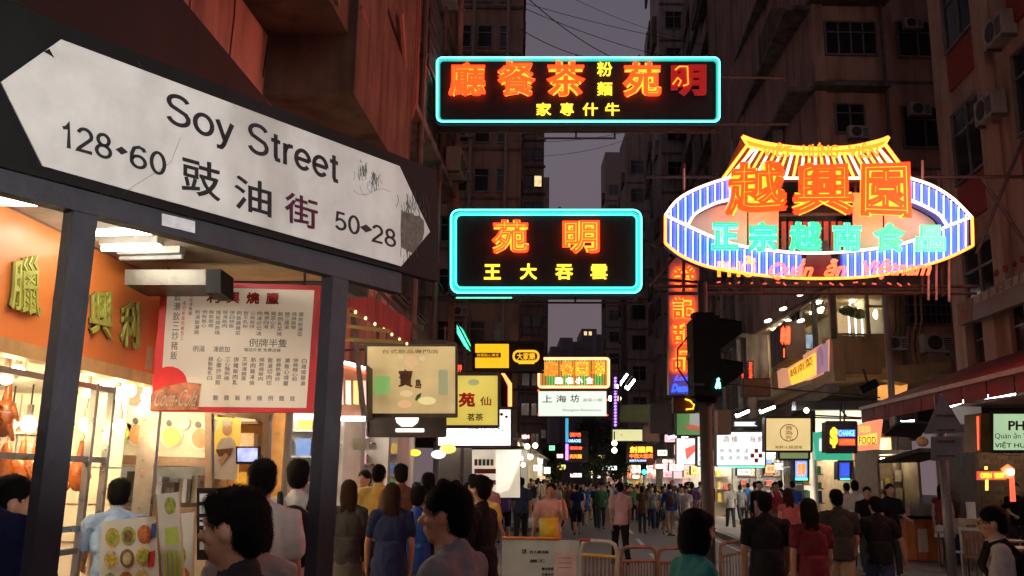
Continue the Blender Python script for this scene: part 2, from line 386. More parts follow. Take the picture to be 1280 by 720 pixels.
# --- left: the far side street corner, a tower whose end wall faces us
tanw = mat('tan_render', (.34, .23, .18), .85, 0, .2, 1.0, .25, .3, .6, (.06, .045, .035))
tw = block('apartment_tower', 'tall tan apartment tower whose windowed end wall faces us behind the two neon signs', FF(36), P(540, 300, 36).x-6, P(650, 300, 36).x, 3.35, 40, 14, tanw)
FT = FF(36)
z0s = [zz(600, y, 36) for y in (118, 178, 232, 292, 345, 415)]
for k in range(9):
    z = z0s[0]+(k-6)*(z0s[0]-z0s[1])*1.0+0 if k < 6 else z0s[0]+(k-6)*(z0s[0]-z0s[1])
    for u, w_ in ((P(555, 200, 36).x, .95), (P(594, 200, 36).x, .55), (P(552, 200, 36).x-2.2, 1.0), (P(622, 200, 36).x, .38)):
        window(FT, u, z, w_, .95, tw, 2 if w_ > .6 else 1, 'bar')
    ledge(FT, P(540, 200, 36).x-5, P(650, 200, 36).x, z-.35, .1, .1, tw)
for u in (P(632, 200, 36).x, P(588, 200, 36).x): pipe(FT, u, 1, 38, .07, tw, mat('pale_pipe', (.3, .25, .22), .6, 0), .1)
FTs = FL(P(650, 300, 36).x-SL*36)
FTb = (Vector((P(650, 300, 36).x, 0, 0)), Vector((0, 1, 0)), Vector((1, 0, 0)))
for k in range(11):
    for u in (37, 41, 45): MB().fbox(FTb, u, u+2.2, 3.6+k*2.1, 4.6+k*2.1, .002, .12).obj('side_balcony', reno, tw)
for k in range(6): ac(FT, P(580, 200, 36).x, z0s[0]-k*1.87-.1, 'air conditioner on the end wall of the tan tower, %s from the top' % ['first', 'second', 'third', 'fourth', 'fifth', 'sixth'][k], .8)
f2 = [('apartment_tower', 'darker tower with one lit window standing behind the tan tower', 70, 650, 679, 163, .7),
      ('apartment_tower', 'far dark tower whose edge shows just right of the lit window tower', 110, 666, 685, 395, .8)]
farw = mat('far_render', (.30, .215, .19), .9, 0, .2, .5, .2, .3, .5)
t2 = block('apartment_tower', f2[0][1], FF(62), P(640, 300, 62).x-5, P(679, 300, 62).x, 3.35, zz(665, 165, 62), 40, farw)
for k in range(14):
    z = 4+k*2.0
    for u in (P(655, 300, 62).x, P(667, 300, 62).x): window(FF(62), u, z, .5, .8, t2, 1, 'plain', lit=(abs(z-zz(668, 222, 62)) < 1.0 and u > 1.2))
for k in range(14): MB().fbox(FF(62), P(650, 300, 62).x, P(679, 300, 62).x+.1, 3.4+k*2.0, 3.52+k*2.0, .002, .25).obj('ledge', concr, t2)
MB().box((P(660, 200, 64).x, 64, zz(665, 165, 62)), (P(672, 200, 64).x, 66, zz(665, 165, 62)+1.5)).obj('tank_house', farw, t2)
t3 = block('apartment_tower', f2[1][1], FF(100), P(655, 300, 100).x, P(686, 300, 100).x, 3.35, zz(665, 372, 100)+14, 30, farw)
for k in range(12):
    for u in (P(672, 300, 100).x, P(679, 300, 100).x): window(FF(100), u, 4+k*2.2, .5, .9, t3, 1)
# --- skyline at the end of the street
skm = mat('skyline_render', (.15, .12, .125), .9, 0, .15, .2, .1)
for i, (x0, x1, y) in enumerate([(688, 700, 433), (700, 716, 422), (716, 728, 427), (727, 746, 411), (744, 762, 418)]):
    lab = ['low dark block at the far end of the street, leftmost under the gap of sky', 'flat topped block second from the left at the far street end', 'slightly lower roof in the middle of the far skyline', 'tallest block of the far skyline with two small roof lights', 'far block half hidden by the right hand towers'][i]
    b = block('distant_building', lab, FF(260+i*6), P(x0, y, 260+i*6).x, P(x1, y, 260+i*6).x, 0, zz((x0+x1)/2, y, 260+i*6), 20, skm)
    for k in range(4):
        for q in range(2): window(FF(260+i*6), P(x0+3+q*6, y, 260+i*6).x, zz(x0, y+8+k*9, 260+i*6), .9, 1.2, b, 1, 'plain', lit=(i == 3 and k == 0))

# --- right: corner building, end wall towards us, bay window restaurant on the first floor
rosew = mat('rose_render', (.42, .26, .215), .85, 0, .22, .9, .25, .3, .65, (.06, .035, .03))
DC = 26.0; FC = FF(DC)
xc = P(1022, 200, DC).x; xr = P(1300, 200, DC).x
RX = xc-SL*DC
cb = block('corner_building', 'rose coloured corner tenement with rain hoods and windows behind the oval neon sign', FC, xc, xr, zz(1075, 366, 25.2)+.3, 34, 14, rosew)
zbay = zz(1075, 366, 25.2)+.3
MB().fbox(FC, P(1111, 420, 25.2).x+.15, xr, 4.9, zbay-.002, -14, 0).obj('wall', rosew, cb)
FCs = FR(RX)
def wpx(F, d, x0, y0, x1, y1, parent, **k):
    a = P(x0, y1, d); b = P(x1, y0, d); return window(F, a.x, a.z, b.x-a.x, b.z-a.z, parent, **k)
for r_, k in (((1033, 30, 1092, 68), dict(ncol=4, style='bar')), ((1124, 30, 1168, 71), dict(ncol=2, style='bar')), ((1046, 132, 1078, 166), dict(ncol=2, style='bar')), ((1131, 136, 1180, 184), dict(ncol=2, style='bar')),
              ((1045, -80, 1085, -40), dict(ncol=2)), ((1124, -80, 1168, -40), dict(ncol=2)), ((1135, 372, 1185, 405), dict(ncol=3, style='grille')), ((1195, 30, 1222, 70), dict(ncol=2)), ((1200, 136, 1226, 184), dict(ncol=2)),
              ((1048, 238, 1082, 275), dict(ncol=2)), ((1132, 245, 1182, 290), dict(ncol=2))):
    wpx(FC, DC, *r_, cb, **k)
for y in (8, 116, 222): ledge(FC, xc-.1, P(1105, y, DC).x, zz(1060, y, DC), .55, .12, cb, concr, 'rain_hood')
for y in (104, 212, -4): ledge(FC, xc, xr, zz(1100, y, DC), .05, .07, cb)
MB().fbox(FC, xc, xc+.35, zbay, 34, .003, .12).obj('corner_pier', rosew, cb)
for x in (1112, 1190): pipe(FC, P(x, 200, DC).x, 4.9, 30, .06, cb, pipem)
for (x, y, s, lab) in ((1138, 40, .7, 'air conditioner set into the top right window of the rose corner building'), (1070, 176, .75, 'air conditioner under the small window of the rose corner building'), (1146, 148, .8, 'air conditioner in the upper part of the wide dark window')):
    p = P(x, y, DC); ac(FC, p.x, p.z, lab, s).location += Vector((0, -.05, 0))
# street face of the corner building: hoods, balconies and units stepping away
nf = 8
for k in range(nf):
    zb = zz(1060, 222, DC)+(k-1)*(zz(1060, 116, DC)-zz(1060, 222, DC))
    if k: MB().fbox(FCs, -58, -26.0, zb, zb+.14, .003, .75).obj('rain_hood', concr, cb)
    for q in range(6):
        u = -31-q*5.2
        if (k+q) % 2 == 0: MB().fbox(FCs, u, u+2.4, zb-2.4, zb-1.2, .003, .62).obj('balcony', random.choice([rosew, reno, darkrender]), cb)
        window(FCs, u+.2, zb-1.25, 2.0, 1.1, cb, 3, 'grille' if q % 2 else 'bar', off=.03)
for k in range(14):
    q = k % 5; u = -29.5-q*5.2; zb = zz(1060, 222, DC)+(k//3)*3.05-.8
    o = ac(FCs, u, zb, 'air conditioner on the rose tenement street face, %s floor, %s bay from the corner' % (['second', 'third', 'fourth', 'fifth', 'sixth'][k//3], ['first', 'second', 'third', 'fourth', 'fifth'][q])); o.location += FCs[2]*.3
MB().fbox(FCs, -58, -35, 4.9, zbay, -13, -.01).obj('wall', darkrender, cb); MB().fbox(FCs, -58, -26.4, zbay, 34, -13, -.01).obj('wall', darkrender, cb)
# --- right: the stretch of older blocks beyond
def wb(d0, px_edge, px_out, ytop, depth, label, m, fl=2.9, seed=1):
    random.seed(seed); F = FF(d0); x0 = P(px_edge, 300, d0).x; x1 = P(px_out, 300, d0).x; zt = zz(px_edge, ytop, d0)
    b = block('apartment_tower', label, F, x0, x1, 3.35, zt, depth, m)
    n = int(zt/fl)
    Fs = FR(x0-SL*d0)
    for k in range(2, n):
        z = k*fl-1.2
        MB().fbox(F, x0, x1, z-.3, z-.2, .002, .12).obj('ledge', concr, b)
        nw = max(1, int((x1-x0)/2.4))
        for i in range(nw):
            window(F, x0+.5+i*2.3, z+.7, 1.2, 1.3, b, 2, random.choice(['plain', 'bar', 'grille']))
        for q in range(3):
            if random.random() < .75: MB().fbox(Fs, -d0-4-q*4, -d0-1.2-q*4, z, z+random.choice([1.1, 2.2]), .003, random.uniform(.15, .45)).obj('side_balcony', random.choice([m, darkrender, reno]), b)
    random.seed(7); return b
wb(46, 893, 1000, -300, 5, 'dark tower beside the top neon sign with cluttered windows and ledges', farw, seed=3)
wb(62, 828, 910, -150, 4, 'tall slab whose left edge rises beside the gap of sky at the top', mat('slab_render', (.34, .27, .26), .85, 0, .2, .6, .2, .3, .6), seed=5)
wb(86, 783, 850, 165, 5, 'mid height block stepping down under the right end of the top neon sign', farw, seed=8)
wb(120, 757, 800, 190, 6, 'far block whose edge closes the sky gap above the white restaurant sign', mat('far_render2', (.28, .21, .19), .9, 0, .2, .4), seed=9)
# grimy low facade right of the second neon sign
gb = block('old_shop_house', 'grimy shop house with pipes right of the second neon sign', FR(6.0), -45, -34, 3.4, 15, 6, mat('grimy_render', (.26, .2, .17), .85, 0, .3, 1.4, .3, .3, .85))
for k in range(3):
    for q in range(3): window(FR(6.0), -44+q*3.4, 4.6+k*3.2, 1.8, 1.5, gb, 3, 'grille')
    MB().fbox(FR(6.0), -45, -34, 3.9+k*3.2, 4.05+k*3.2, .002, .6).obj('ledge', concr, gb)
for u in (-34.4, -38.2, -41.5): pipe(FR(6.0), u, 3.4, 15, .1, gb, mat('pale_pipe', (.3, .25, .22), .6, 0), .2)
for u, z, l_ in ((-35.6, 6.4, 'lowest near one'), (-39, 9.6, 'middle one'), (-36.4, 12.4, 'highest one'), (-42, 6.4, 'lowest far one')): ac(FR(6.0), u, z, 'air conditioner on the grimy shop house, '+l_)

# --- right: near building at the frame edge
RN = FR(8.35)
creamw = mat('cream_render', (.42, .29, .22), .8, 0, .18, 1.2, .2, .3, .6, (.08, .05, .04))
nb = block('corner_building', 'cream and red building at the right frame edge above the red awning', RN, -20.6, -4, 3.5, 30, 9, creamw)
redpan = mat('red_panel', (.26, .035, .03), .7, 0, .2, 3)
for k in range(6):
    z = 5.2+k*3.15
    for u in (-19.6, -16.6, -13.4, -10.2): window(RN, u, z, 1.5, 1.6, nb, 2, 'bar')
    for u in (-19.6, -16.6, -13.4): MB().fbox(RN, u, u+1.5, z-.95, z-.1, .002, .07).obj('red_panel', redpan, nb)
    for u in (-18.0, -14.9, -11.7): MB().fbox(RN, u, u+.5, z-1.2, z+1.95, .002, .16).obj('pier', creamw, nb)
for x, y, lab in ((1262, 52, 'air conditioner on a bracket high at the right frame edge'), (1250, 150, 'air conditioner beside the red panel at the right frame edge')):
    p = PWR(8.35)(x, y); u = -(p-RN[0]).dot(S); ac(RN, u, p.z, lab)
# ================================================================ NEON
T_ORANGE = emi('neon_orange', (1, .105, .006), 6.0, (.5, .2, .1)); F_RED = emi('neon_red_face', (1, .018, .002), 6.0, (.6, .05, .02))
F_ORED = emi('neon_orange_face', (1, .014, .001), 6.0, (.6, .08, .02))
T_YEL = emi('neon_yellow', (1, .62, .03), 1.6, (.6, .5, .1)); T_CYAN = emi('neon_cyan', (.05, .95, .80), 2.0, (.2, .5, .5)); T_CYAN2 = emi('neon_pale_cyan', (.10, 1, .92), 3.2)
T_DEEP = emi('teal_glow', (.02, .42, .36), 1.0, (.05, .3, .25)); T_BLUE = emi('neon_blue', (.03, .10, 1), 1.5, (.1, .2, .6)); T_SKY = emi('neon_sky', (.30, .55, 1), 2.0, (.3, .4, .7))
T_WHITE = emi('neon_warm_white', (1, .56, .38), 4.0, (.7, .7, .6)); T_GOLD = emi('neon_gold', (1, .13, .015), 6.0, (.7, .5, .1)); T_DIM = emi('neon_dead_red', (.35, .01, .006), .55, (.25, .02, .02))
F_GREEN = emi('neon_green_face', (.015, .5, .26), 1.25, (.05, .5, .3)); T_GREEN = emi('neon_green', (.12, 1, .55), 1.8, (.1, .6, .4)); T_RED = emi('neon_red', (1, .06, .02), 3.0, (.6, .1, .05))
T_PURP = emi('neon_purple', (.42, .2, 1), 1.8, (.4, .3, .7))
panelm = mat('sign_panel', (.022, .016, .020), .5, 0, .3, 3, .05, .12); steel = mat('sign_steel', (.07, .06, .06), .5, .6, .4, 6); cabm = mat('black_cable', (.01, .01, .01), .6)
def grow(r, e):
    c = corners(r); cx = sum(p[0] for p in c)/4; cy = sum(p[1] for p in c)/4; return [(cx+(x-cx)*(1+2*e), cy+(y-cy)*(1+2*e)) for x, y in c]
def neonchar(fr, s, r, root, tube=T_ORANGE, face=F_RED, bev=.02, off=.06, boff=.0, plump=.035):
    """one character: fat strokes standing proud of the glowing edge that runs round them"""
    c = [fr(x, y) for x, y in corners(r)]; H = (c[0]-c[3]).length; e = plump+.032
    f = MB(); put(f, fr, s, r, off+(H*(.034+.01) if tube is not None else 0), 'fill')
    if plump: put(f, fr, s, r, off+(H*.034 if tube is not None else -.01), 'tube', plump)
    fo = f.obj('character', face, root)
    if tube is not None:
        t = MB(); put(t, fr, s, r, off, 'tube', e); t.obj('neon_tube', tube, fo)
    return fo
def rrect(x0, y0, x1, y1, r, n=5):
    q = []
    for cx, cy, a0 in ((x1-r, y0+r, -90), (x1-r, y1-r, 0), (x0+r, y1-r, 90), (x0+r, y0+r, 180)):
        for i in range(n+1): a = math.radians(a0+90*i/n); q.append((cx+r*math.cos(a), cy+r*math.sin(a)))
    return q
def braces(root, fr, pairs, r=.02, off=-.1, m=None, name='brace', n=6):
    for a, b in pairs: MB().tube([fr(a[0], a[1], off), fr(b[0], b[1], off)], r, n).obj(name, m or steel, root)
# --- A: long restaurant sign across the street
A = PF(16.0); ra = thing('neon_sign', 'long black neon sign with cyan border and five big orange characters, topmost over the street', 'neon sign', A(722, 155), 'restaurant neon signs with cyan borders')
MB().poly(A, rrect(544, 71, 901, 157, 7), -.02, .35).obj('cabinet', panelm, ra)
MB().line(A, rrect(546.5, 73.5, 898.5, 153.5, 7), .016, .06, 8, True).obj('border_tube', T_CYAN2, ra)
MB().line(A, rrect(548.5, 75.5, 896.5, 151.5, 6), .026, .015, 8, True).obj('border_glow', T_DEEP, ra)  # teal glow around the border tube, put in as a glowing strip
for s, r, lit in (('廳', (561, 80, 607, 122), 1), ('餐', (622, 79, 669, 122), 1), ('茶', (683, 79, 731, 122), 1), ('苑', (778, 80, 826, 123), 1), ('明', (838, 83, 882, 122), 0)):
    neonchar(A, s, r, ra, T_ORANGE if lit else T_DIM, F_RED if lit else T_DIM, .024, .05, plump=.034 if lit else .03)
pt = MB().line(A, [(843, 90), (848, 86), (858, 86), (859, 108), (853, 110)], .012, .1).line(A, [(840, 108), (846, 100), (850, 104), (847, 110)], .012, .1); pt.obj('neon_tube', T_ORANGE, ra)
for s, r in (('粉', (746, 79, 765, 97)), ('麵', (746, 104, 765, 121)), ('家', (670, 130, 689, 146)), ('專', (700, 130, 717, 146)), ('什', (728, 130, 747, 146)), ('牛', (756, 130, 774, 146))):
    neonchar(A, s, r, ra, None, T_YEL, off=.06, plump=.02)
g = MB()
for a, b in (((545, 160), (901, 160)), ((672, 168), (770, 168))): g.tube([A(a[0], a[1], -.2), A(b[0], b[1], -.2)], .02, 6)
for x in (672, 721, 770): g.tube([A(x, 157, -.2), A(x, 169, -.2)], .02, 6)
g.obj('bottom_rail', steel, ra)
def truss(fr, pts, name, label, r=.03, grp='steel brackets that carry the neon signs'):
    t = thing(name, label, 'bracket', fr(*pts[0][0]), grp)
    for a, b in pts: MB().tube([fr(a[0], a[1], -.2), fr(b[0], b[1], -.2)], r, 6).obj('bar', steel, t)
    return t
truss(A, [((455, 86), (545, 88)), ((458, 146), (545, 145)), ((462, 88), (510, 146)), ((510, 88), (462, 146)), ((510, 88), (545, 145))], 'sign_bracket', 'crossed steel bracket joining the topmost neon sign to the left tenement')
truss(A, [((901, 90), (985, 92)), ((901, 150), (990, 150))], 'sign_bracket', 'plain steel bars from the right end of the topmost neon sign')
# --- B: second cyan sign
B = PF(17.0); rb = thing('neon_sign', 'smaller black neon sign with double cyan border and two big orange characters, lower one', 'neon sign', B(682, 370), 'restaurant neon signs with cyan borders')
MB().poly(B, rrect(560, 260, 804, 370, 9), -.02, .35).obj('cabinet', panelm, rb)
MB().line(B, rrect(564, 263.5, 801, 366.5, 10), .018, .06, 8, True).obj('border_tube', T_CYAN2, rb)
MB().line(B, rrect(570, 269.5, 795.5, 360.5, 7), .018, .06, 8, True).obj('border_tube', T_CYAN, rb)
MB().line(B, rrect(567, 266.5, 798.5, 363.5, 9), .03, .015, 8, True).obj('tube_glow', T_DEEP, rb)
for s, r in (('苑', (615, 276, 661, 318)), ('明', (703, 277, 749, 318))): neonchar(B, s, r, rb, T_ORANGE, F_RED, .024, .05, plump=.038)
for s, r in (('王', (605, 331, 626, 350)), ('大', (650, 330, 671, 350)), ('吞', (694, 331, 716, 350)), ('雲', (738, 331, 759, 350))): neonchar(B, s, r, rb, None, T_YEL, off=.05, plump=.035)
MB().line(B, [(570, 371.5), (640, 371.5)], .012, -.05).obj('stray_tube', T_GREEN, rb)
g = MB()
for a, b in (((562, 376), (805, 376)),): g.tube([B(a[0], a[1], -.2), B(b[0], b[1], -.2)], .02, 6)
for x in (566, 640, 720, 800): g.tube([B(x, 368, -.2), B(x, 377, -.2)], .02, 6)
g.obj('bottom_rail', steel, rb)
for rr_, fr_, xs in ((ra, A, (560, 640, 721, 800, 885)), (rb, B, (580, 640, 700, 760))):
    for x in xs: MB().tube([fr_(x, (72 if fr_ is A else 262), -.1), fr_(x, (66 if fr_ is A else 257), -.1)], .025, 5).obj('lug', steel, rr_)
truss(B, [((470, 268), (562, 268)), ((475, 372), (562, 368)), ((500, 268), (556, 366))], 'sign_bracket', 'steel arms between the second neon sign and the tenement wall at left')
truss(B, [((804, 300), (880, 302)), ((804, 345), (880, 350))], 'sign_bracket', 'steel arms from the right end of the second neon sign')

# --- C: oval Vietnamese restaurant sign with the roof
C = PF(13.5); rc_ = thing('neon_sign', 'huge oval neon sign of blue tubes under a golden roof with big orange characters', 'neon sign', C(1020, 352))
def bez(p, n=14):
    """smooth curve through points"""
    q = []
    P_ = [p[0]]+list(p)+[p[-1]]
    for i in range(1, len(P_)-2):
        a, b, c, d = P_[i-1], P_[i], P_[i+1], P_[i+2]
        for k in range(n):
            t = k/n; q.append(tuple(.5*((2*b[j])+(-a[j]+c[j])*t+(2*a[j]-5*b[j]+4*c[j]-d[j])*t*t+(-a[j]+3*b[j]-3*c[j]+d[j])*t**3) for j in (0, 1)))
    q.append(tuple(p[-1])); return q
def yat(curve, x):
    for a, b in zip(curve, curve[1:]):
        lo, hi = min(a[0], b[0]), max(a[0], b[0])
        if lo <= x <= hi and hi > lo: return a[1]+(b[1]-a[1])*(x-a[0])/(b[0]-a[0])
    return None
ul_o = bez([(831, 270), (845, 252), (868, 238), (905, 225), (940, 219)]); ul_i = bez([(859, 283), (868, 269), (885, 259), (905, 252), (940, 249)])
ur_o = bez([(1110, 217), (1140, 225), (1165, 234), (1190, 250), (1212, 272)]); ur_i = bez([(1110, 247), (1140, 253), (1160, 262), (1174, 271), (1182, 284)])
lo_u = bez([(831, 270), (858, 283), (900, 301), (940, 311), (1000, 317), (1050, 316), (1110, 309), (1150, 298), (1182, 284), (1213, 272)])
lo_o = bez([(831, 305), (850, 320), (880, 333), (920, 341), (970, 347), (1020, 349), (1080, 347), (1130, 339), (1170, 328), (1195, 318), (1214, 308)])
bandm = mat('band_panel', (.08, .12, .5), .4, .1, .2, 4, .05)
def band(up, lo, x0, x1, name):
    b = MB(); xs = [x0+(x1-x0)*i/16 for i in range(17)]
    for a, c in zip(xs, xs[1:]):
        ya, yb, yc, yd = yat(up, a), yat(up, c), yat(lo, c), yat(lo, a)
        if None in (ya, yb, yc, yd): continue
        b.poly(C, [(a, ya), (c, yb), (c, yc), (a, yd)], -.04, .12)
    return b.obj(name, bandm, rc_)
band(ul_o, ul_i, 859.5, 939, 'band_panel'); band(ur_o, ur_i, 1111, 1181.5, 'band_panel'); band(lo_u, lo_o, 832, 1000, 'band_panel'); band(lo_u, lo_o, 1052, 1212.5, 'band_panel')
MB().poly(C, [(832, 270), (845, 253), (859, 243), (859, 283)], -.04, .12).obj('band_panel', bandm, rc_); MB().poly(C, [(1182, 284), (1182, 244), (1197, 256), (1212, 272)], -.04, .12).obj('band_panel', bandm, rc_)
k = 0
x = 838.0
while x < 1210:
    for up, lo in ((ul_o, ul_i), (ur_o, ur_i), (lo_u, lo_o)):
        ya = yat(up, x); yb = yat(lo, x)
        if ya is None and yb is None: continue
        if ya is None: continue
        if yb is None:
            if up is lo_u: continue
            yb = yat(lo_u, x)
        if up is lo_u and 1000 < x < 1052: continue
        if up is ul_o and x > 938 or up is ur_o and x < 1112: continue
        MB().line(C, [(x, ya+3), (x, yb-2.5)], .024 if k % 2 else .015, .03, 6).obj('blue_tube', T_BLUE if k % 2 else T_SKY, rc_)
    x += 4.6; k += 1
for cu, m_ in ((ul_o, T_WHITE), (ul_i, T_WHITE), (ur_o, T_WHITE), (ur_i, T_WHITE), (lo_u, T_WHITE), (lo_o, T_GOLD), ([(831, 270), (831, 305)], T_GOLD), ([(1213, 272), (1214, 308)], T_GOLD)):
    MB().line(C, cu, .021, .05, 6).obj('outline_tube', m_, rc_)
# pale reflector sheets inside the oval
creamp = mat('reflector_sheet', (.50, .46, .40), .5, 0, .15, 2)
def sheet(up, lo, x0, x1):
    b = MB(); xs = [x0+(x1-x0)*i/10 for i in range(11)]
    for a, c in zip(xs, xs[1:]):
        q = [yat(up, a), yat(up, c), yat(lo, c), yat(lo, a)]
        if None in q: continue
        b.poly(C, [(a, q[0]), (c, q[1]), (c, q[2]), (a, q[3])], -.2, .01)
    return b.obj('reflector_sheet', creamp, rc_)
sheet(ul_i, lo_u, 860, 938); sheet(ur_i, lo_u, 1112, 1181)
inn = [(940, 240), (1110, 240)]
b_ = MB(); xs = [(940, 975), (975, 998)]
for a, c in ((940, 978), (1072, 1110)): MB().poly(C, [(a, 236), (c, 236), (c, yat(lo_u, c)), (a, yat(lo_u, a))], -.2, .01).obj('reflector_sheet', creamp, rc_)
b_ = MB()
for i in range(9): b_.poly(C, [(984+i*9, 270), (990+i*9, 270), (990+i*9, 312), (984+i*9, 312)], -.3, .01)
b_.obj('slatted_backing', mat('maroon_slat', (.2, .05, .05), .6), rc_)
MB().poly(C, [(1014, 300), (1036, 300), (1046, 346), (1004, 346)], -.05, .1).obj('dark_ornament', mat('ornament_maroon', (.09, .015, .03), .5), rc_)
MB().poly(C, [(1004, 322), (1011, 322), (1006, 346), (1000, 346)], -.06, .02).obj('pale_ornament', creamp, rc_); MB().poly(C, [(1040, 322), (1047, 322), (1051, 346), (1046, 346)], -.06, .02).obj('pale_ornament', creamp, rc_)
# roof
rt = bez([(927, 172), (948, 179), (985, 185), (1020, 187), (1062, 185), (1095, 178), (1109, 173)])
rt2 = bez([(933, 184), (950, 188), (985, 193), (1020, 194), (1062, 193), (1090, 188), (1104, 183)])
roofm = mat('roof_panel', (.05, .025, .012), .5, 0, .2, 4)
b = MB()
xs = [927+(182)*i/14 for i in range(15)]
xb = [903+(233)*i/14 for i in range(15)]
for i in range(14):
    ya, yb = yat(rt, xs[i]), yat(rt, xs[i+1]) or 173
    b.poly(C, [(xs[i], ya), (xs[i+1], yb), (xb[i+1], 224), (xb[i], 224)], -.05, .1)
b.obj('roof_panel', roofm, rc_)
for i in range(23):
    t = (i+.9)/23.8; xt = 933+171*t; yt = yat(rt2, xt) or 188; xb_ = 906+227*t
    MB().line(C, [(xt, yt), (xt+(xb_-xt)*.95, 222)], .02, .02, 6).obj('roof_tube', T_WHITE if i % 2 else emi('roof_yellow', (1, .16, .02), 5.0, (.6, .4, .1)), rc_)
for cu, m_, r_ in ((rt, T_GOLD, .028), (rt2, T_GOLD, .02), ([(927, 172), (933, 183), (903, 224)], T_GOLD, .026), ([(1109, 173), (1105, 182), (1136, 224)], T_GOLD, .026), ([(903, 224), (1136, 224)], T_WHITE, .02), ([(941, 188), (911, 222)], T_WHITE, .02), ([(1098, 188), (1128, 222)], T_WHITE, .02)):
    MB().line(C, cu, r_, .05, 6).obj('roof_outline', m_, rc_)
MB().poly(C, [(929, 174), (948, 180), (985, 186), (1020, 188), (1062, 186), (1095, 179), (1108, 175), (1104, 182), (1062, 192), (1020, 193), (985, 192), (950, 187), (935, 182)], .0, .02).obj('ridge_face', emi('ridge_yellow', (1, .34, .03), .35, (.6, .4, .1)), rc_)
for s, x0, x1 in (('VIỆT', 951, 988), ('HƯNG', 1001, 1045), ('VIÊN', 1057, 1095)):
    l = MB(); put(l, C, s, (x0, 181, x1, 202 if 'Ệ' in s else 200), .1, 'tube', .03); put(l, C, s, (x0, 181, x1, 202 if 'Ệ' in s else 200), .09); l.obj('lettering', emi('neon_amber_deep', (1, .16, .01), 2.0, (.6, .3, .1)), rc_)
for s, r in (('越', [(908, 207), (978, 205), (981, 268), (903, 274)]), ('興', [(990, 208), (1060, 206), (1064, 272), (986, 272)]), ('園', [(1072, 209), (1132, 207), (1134, 276), (1071, 273)])):
    neonchar(C, s, r, rc_, emi('neon_yellow_orange', (1, .11, .006), 6.0, (.6, .4, .1)), F_ORED, off=.12, plump=.045)
for s, r in (('正', (887, 281, 921, 315)), ('宗', (932, 280, 969, 317)), ('越', (983, 280, 1024, 318)), ('南', (1037, 281, 1073, 317)), ('食', (1087, 281, 1128, 318)), ('品', (1140, 284, 1177, 317))):
    neonchar(C, s, r, rc_, T_GREEN, F_GREEN, off=.12, plump=.045)
def script(fr, s, r, m, name='lettering', off=.1, bev=.03, sl=8, parent=None, fill=False):
    x0, y0, x1, y1 = r; q = [(x0+sl, y0), (x1+sl, y0), (x1, y1), (x0, y1)]
    l = MB(); put(l, fr, s, q, off, 'tube' if not fill else 'fill', bev); return l.obj(name, m, parent)
T_SCRIPT = emi('neon_script', (1, .07, .02), 4.0, (.6, .2, .1)); amb = emi('neon_amber', (1, .42, .02), 1.5); pinkn = emi('neon_salmon', (1, .2, .12), 2.2, (.6, .2, .2))
f = MB(); put(f, C, 'PHỞ', (895, 322, 942, 348), .1, 'tube', .03); f.obj('lettering', emi('neon_yellow_orange', (1, .11, .006), 6.0), rc_)
for s, r, m_ in (('Quán', (953, 331, 1008, 353), T_SCRIPT), ('ăn', (1024, 328, 1050, 349), T_SCRIPT), ('Việtnam', (1066, 327, 1154, 352), T_SCRIPT)): script(C, s, r, m_, parent=rc_, bev=.034, off=.16)
for i in range(18):
    x = 897+i*14+random.uniform(-3, 3); MB().line(C, [(x, 353+random.uniform(0, 2)), (x+random.uniform(2, 6), 354+random.uniform(-2, 4))], .012, .0).obj('broken_tube', emi('dim_red_neon', (.8, .06, .02), .9), rc_)
g = MB()
for a, b in (((812, 212), (1300, 212)), ((822, 300), (1225, 296)), ((900, 262), (1190, 258)), ((822, 352), (1235, 352)), ((840, 361), (1235, 361)), ((860, 195), (860, 362)), ((1166, 195), (1166, 362)), ((1186, 205), (1192, 365)), ((960, 176), (960, 362)), ((1080, 176), (1080, 362)), ((1300, 150), (1235, 310)), ((1240, 212), (1300, 300)), ((815, 352), (860, 300))):
    g.tube([C(a[0], a[1], -.35), C(b[0], b[1], -.35)], .028, 6)
g.obj('steel_frame', steel, rc_)
wht = mat('old_white_steel', (.38, .33, .3), .5, .2)
g = MB()
for a, b in (((1160, 195), (1160, 225)), ((1168, 318), (1168, 372)), ((1178, 318), (1178, 372)), ((1194, 312), (1194, 374)), ((858, 205), (858, 232))): g.tube([C(a[0], a[1], -.2), C(b[0], b[1], -.2)], .018, 6)
g.obj('white_post', wht, rc_)
# --- D: vertical dessert shop sign
D = PF(24.0); rd = thing('neon_sign', 'tall narrow sign with four orange neon characters and blue script, left of the traffic light', 'neon sign', D(855, 495))
MB().rect(D, 836, 322, 874, 493, 0, .25).obj('cabinet', mat('lilac_panel', (.42, .33, .42), .4, .1, .15), rd)
for s, y0, y1 in (('發', 333, 363), ('記', 371, 399), ('甜', 404, 430), ('品', 436, 464)): neonchar(D, s, (840, y0, 869, y1), rd, T_ORANGE, emi('red_back', (1, .06, .01), 1.1, (.6, .1, .1)), .05, .08, plump=.02)
script(D, 'Lucky', (841, 470, 868, 478), T_BLUE, parent=rd, bev=.05, sl=4); script(D, 'Dessert', (838, 480, 868, 491), T_BLUE, parent=rd, bev=.05, sl=3)
truss(D, [((820, 350), (905, 350)), ((820, 363), (905, 363))], 'sign_bracket', 'pair of steel bars crossing the top of the tall dessert sign')

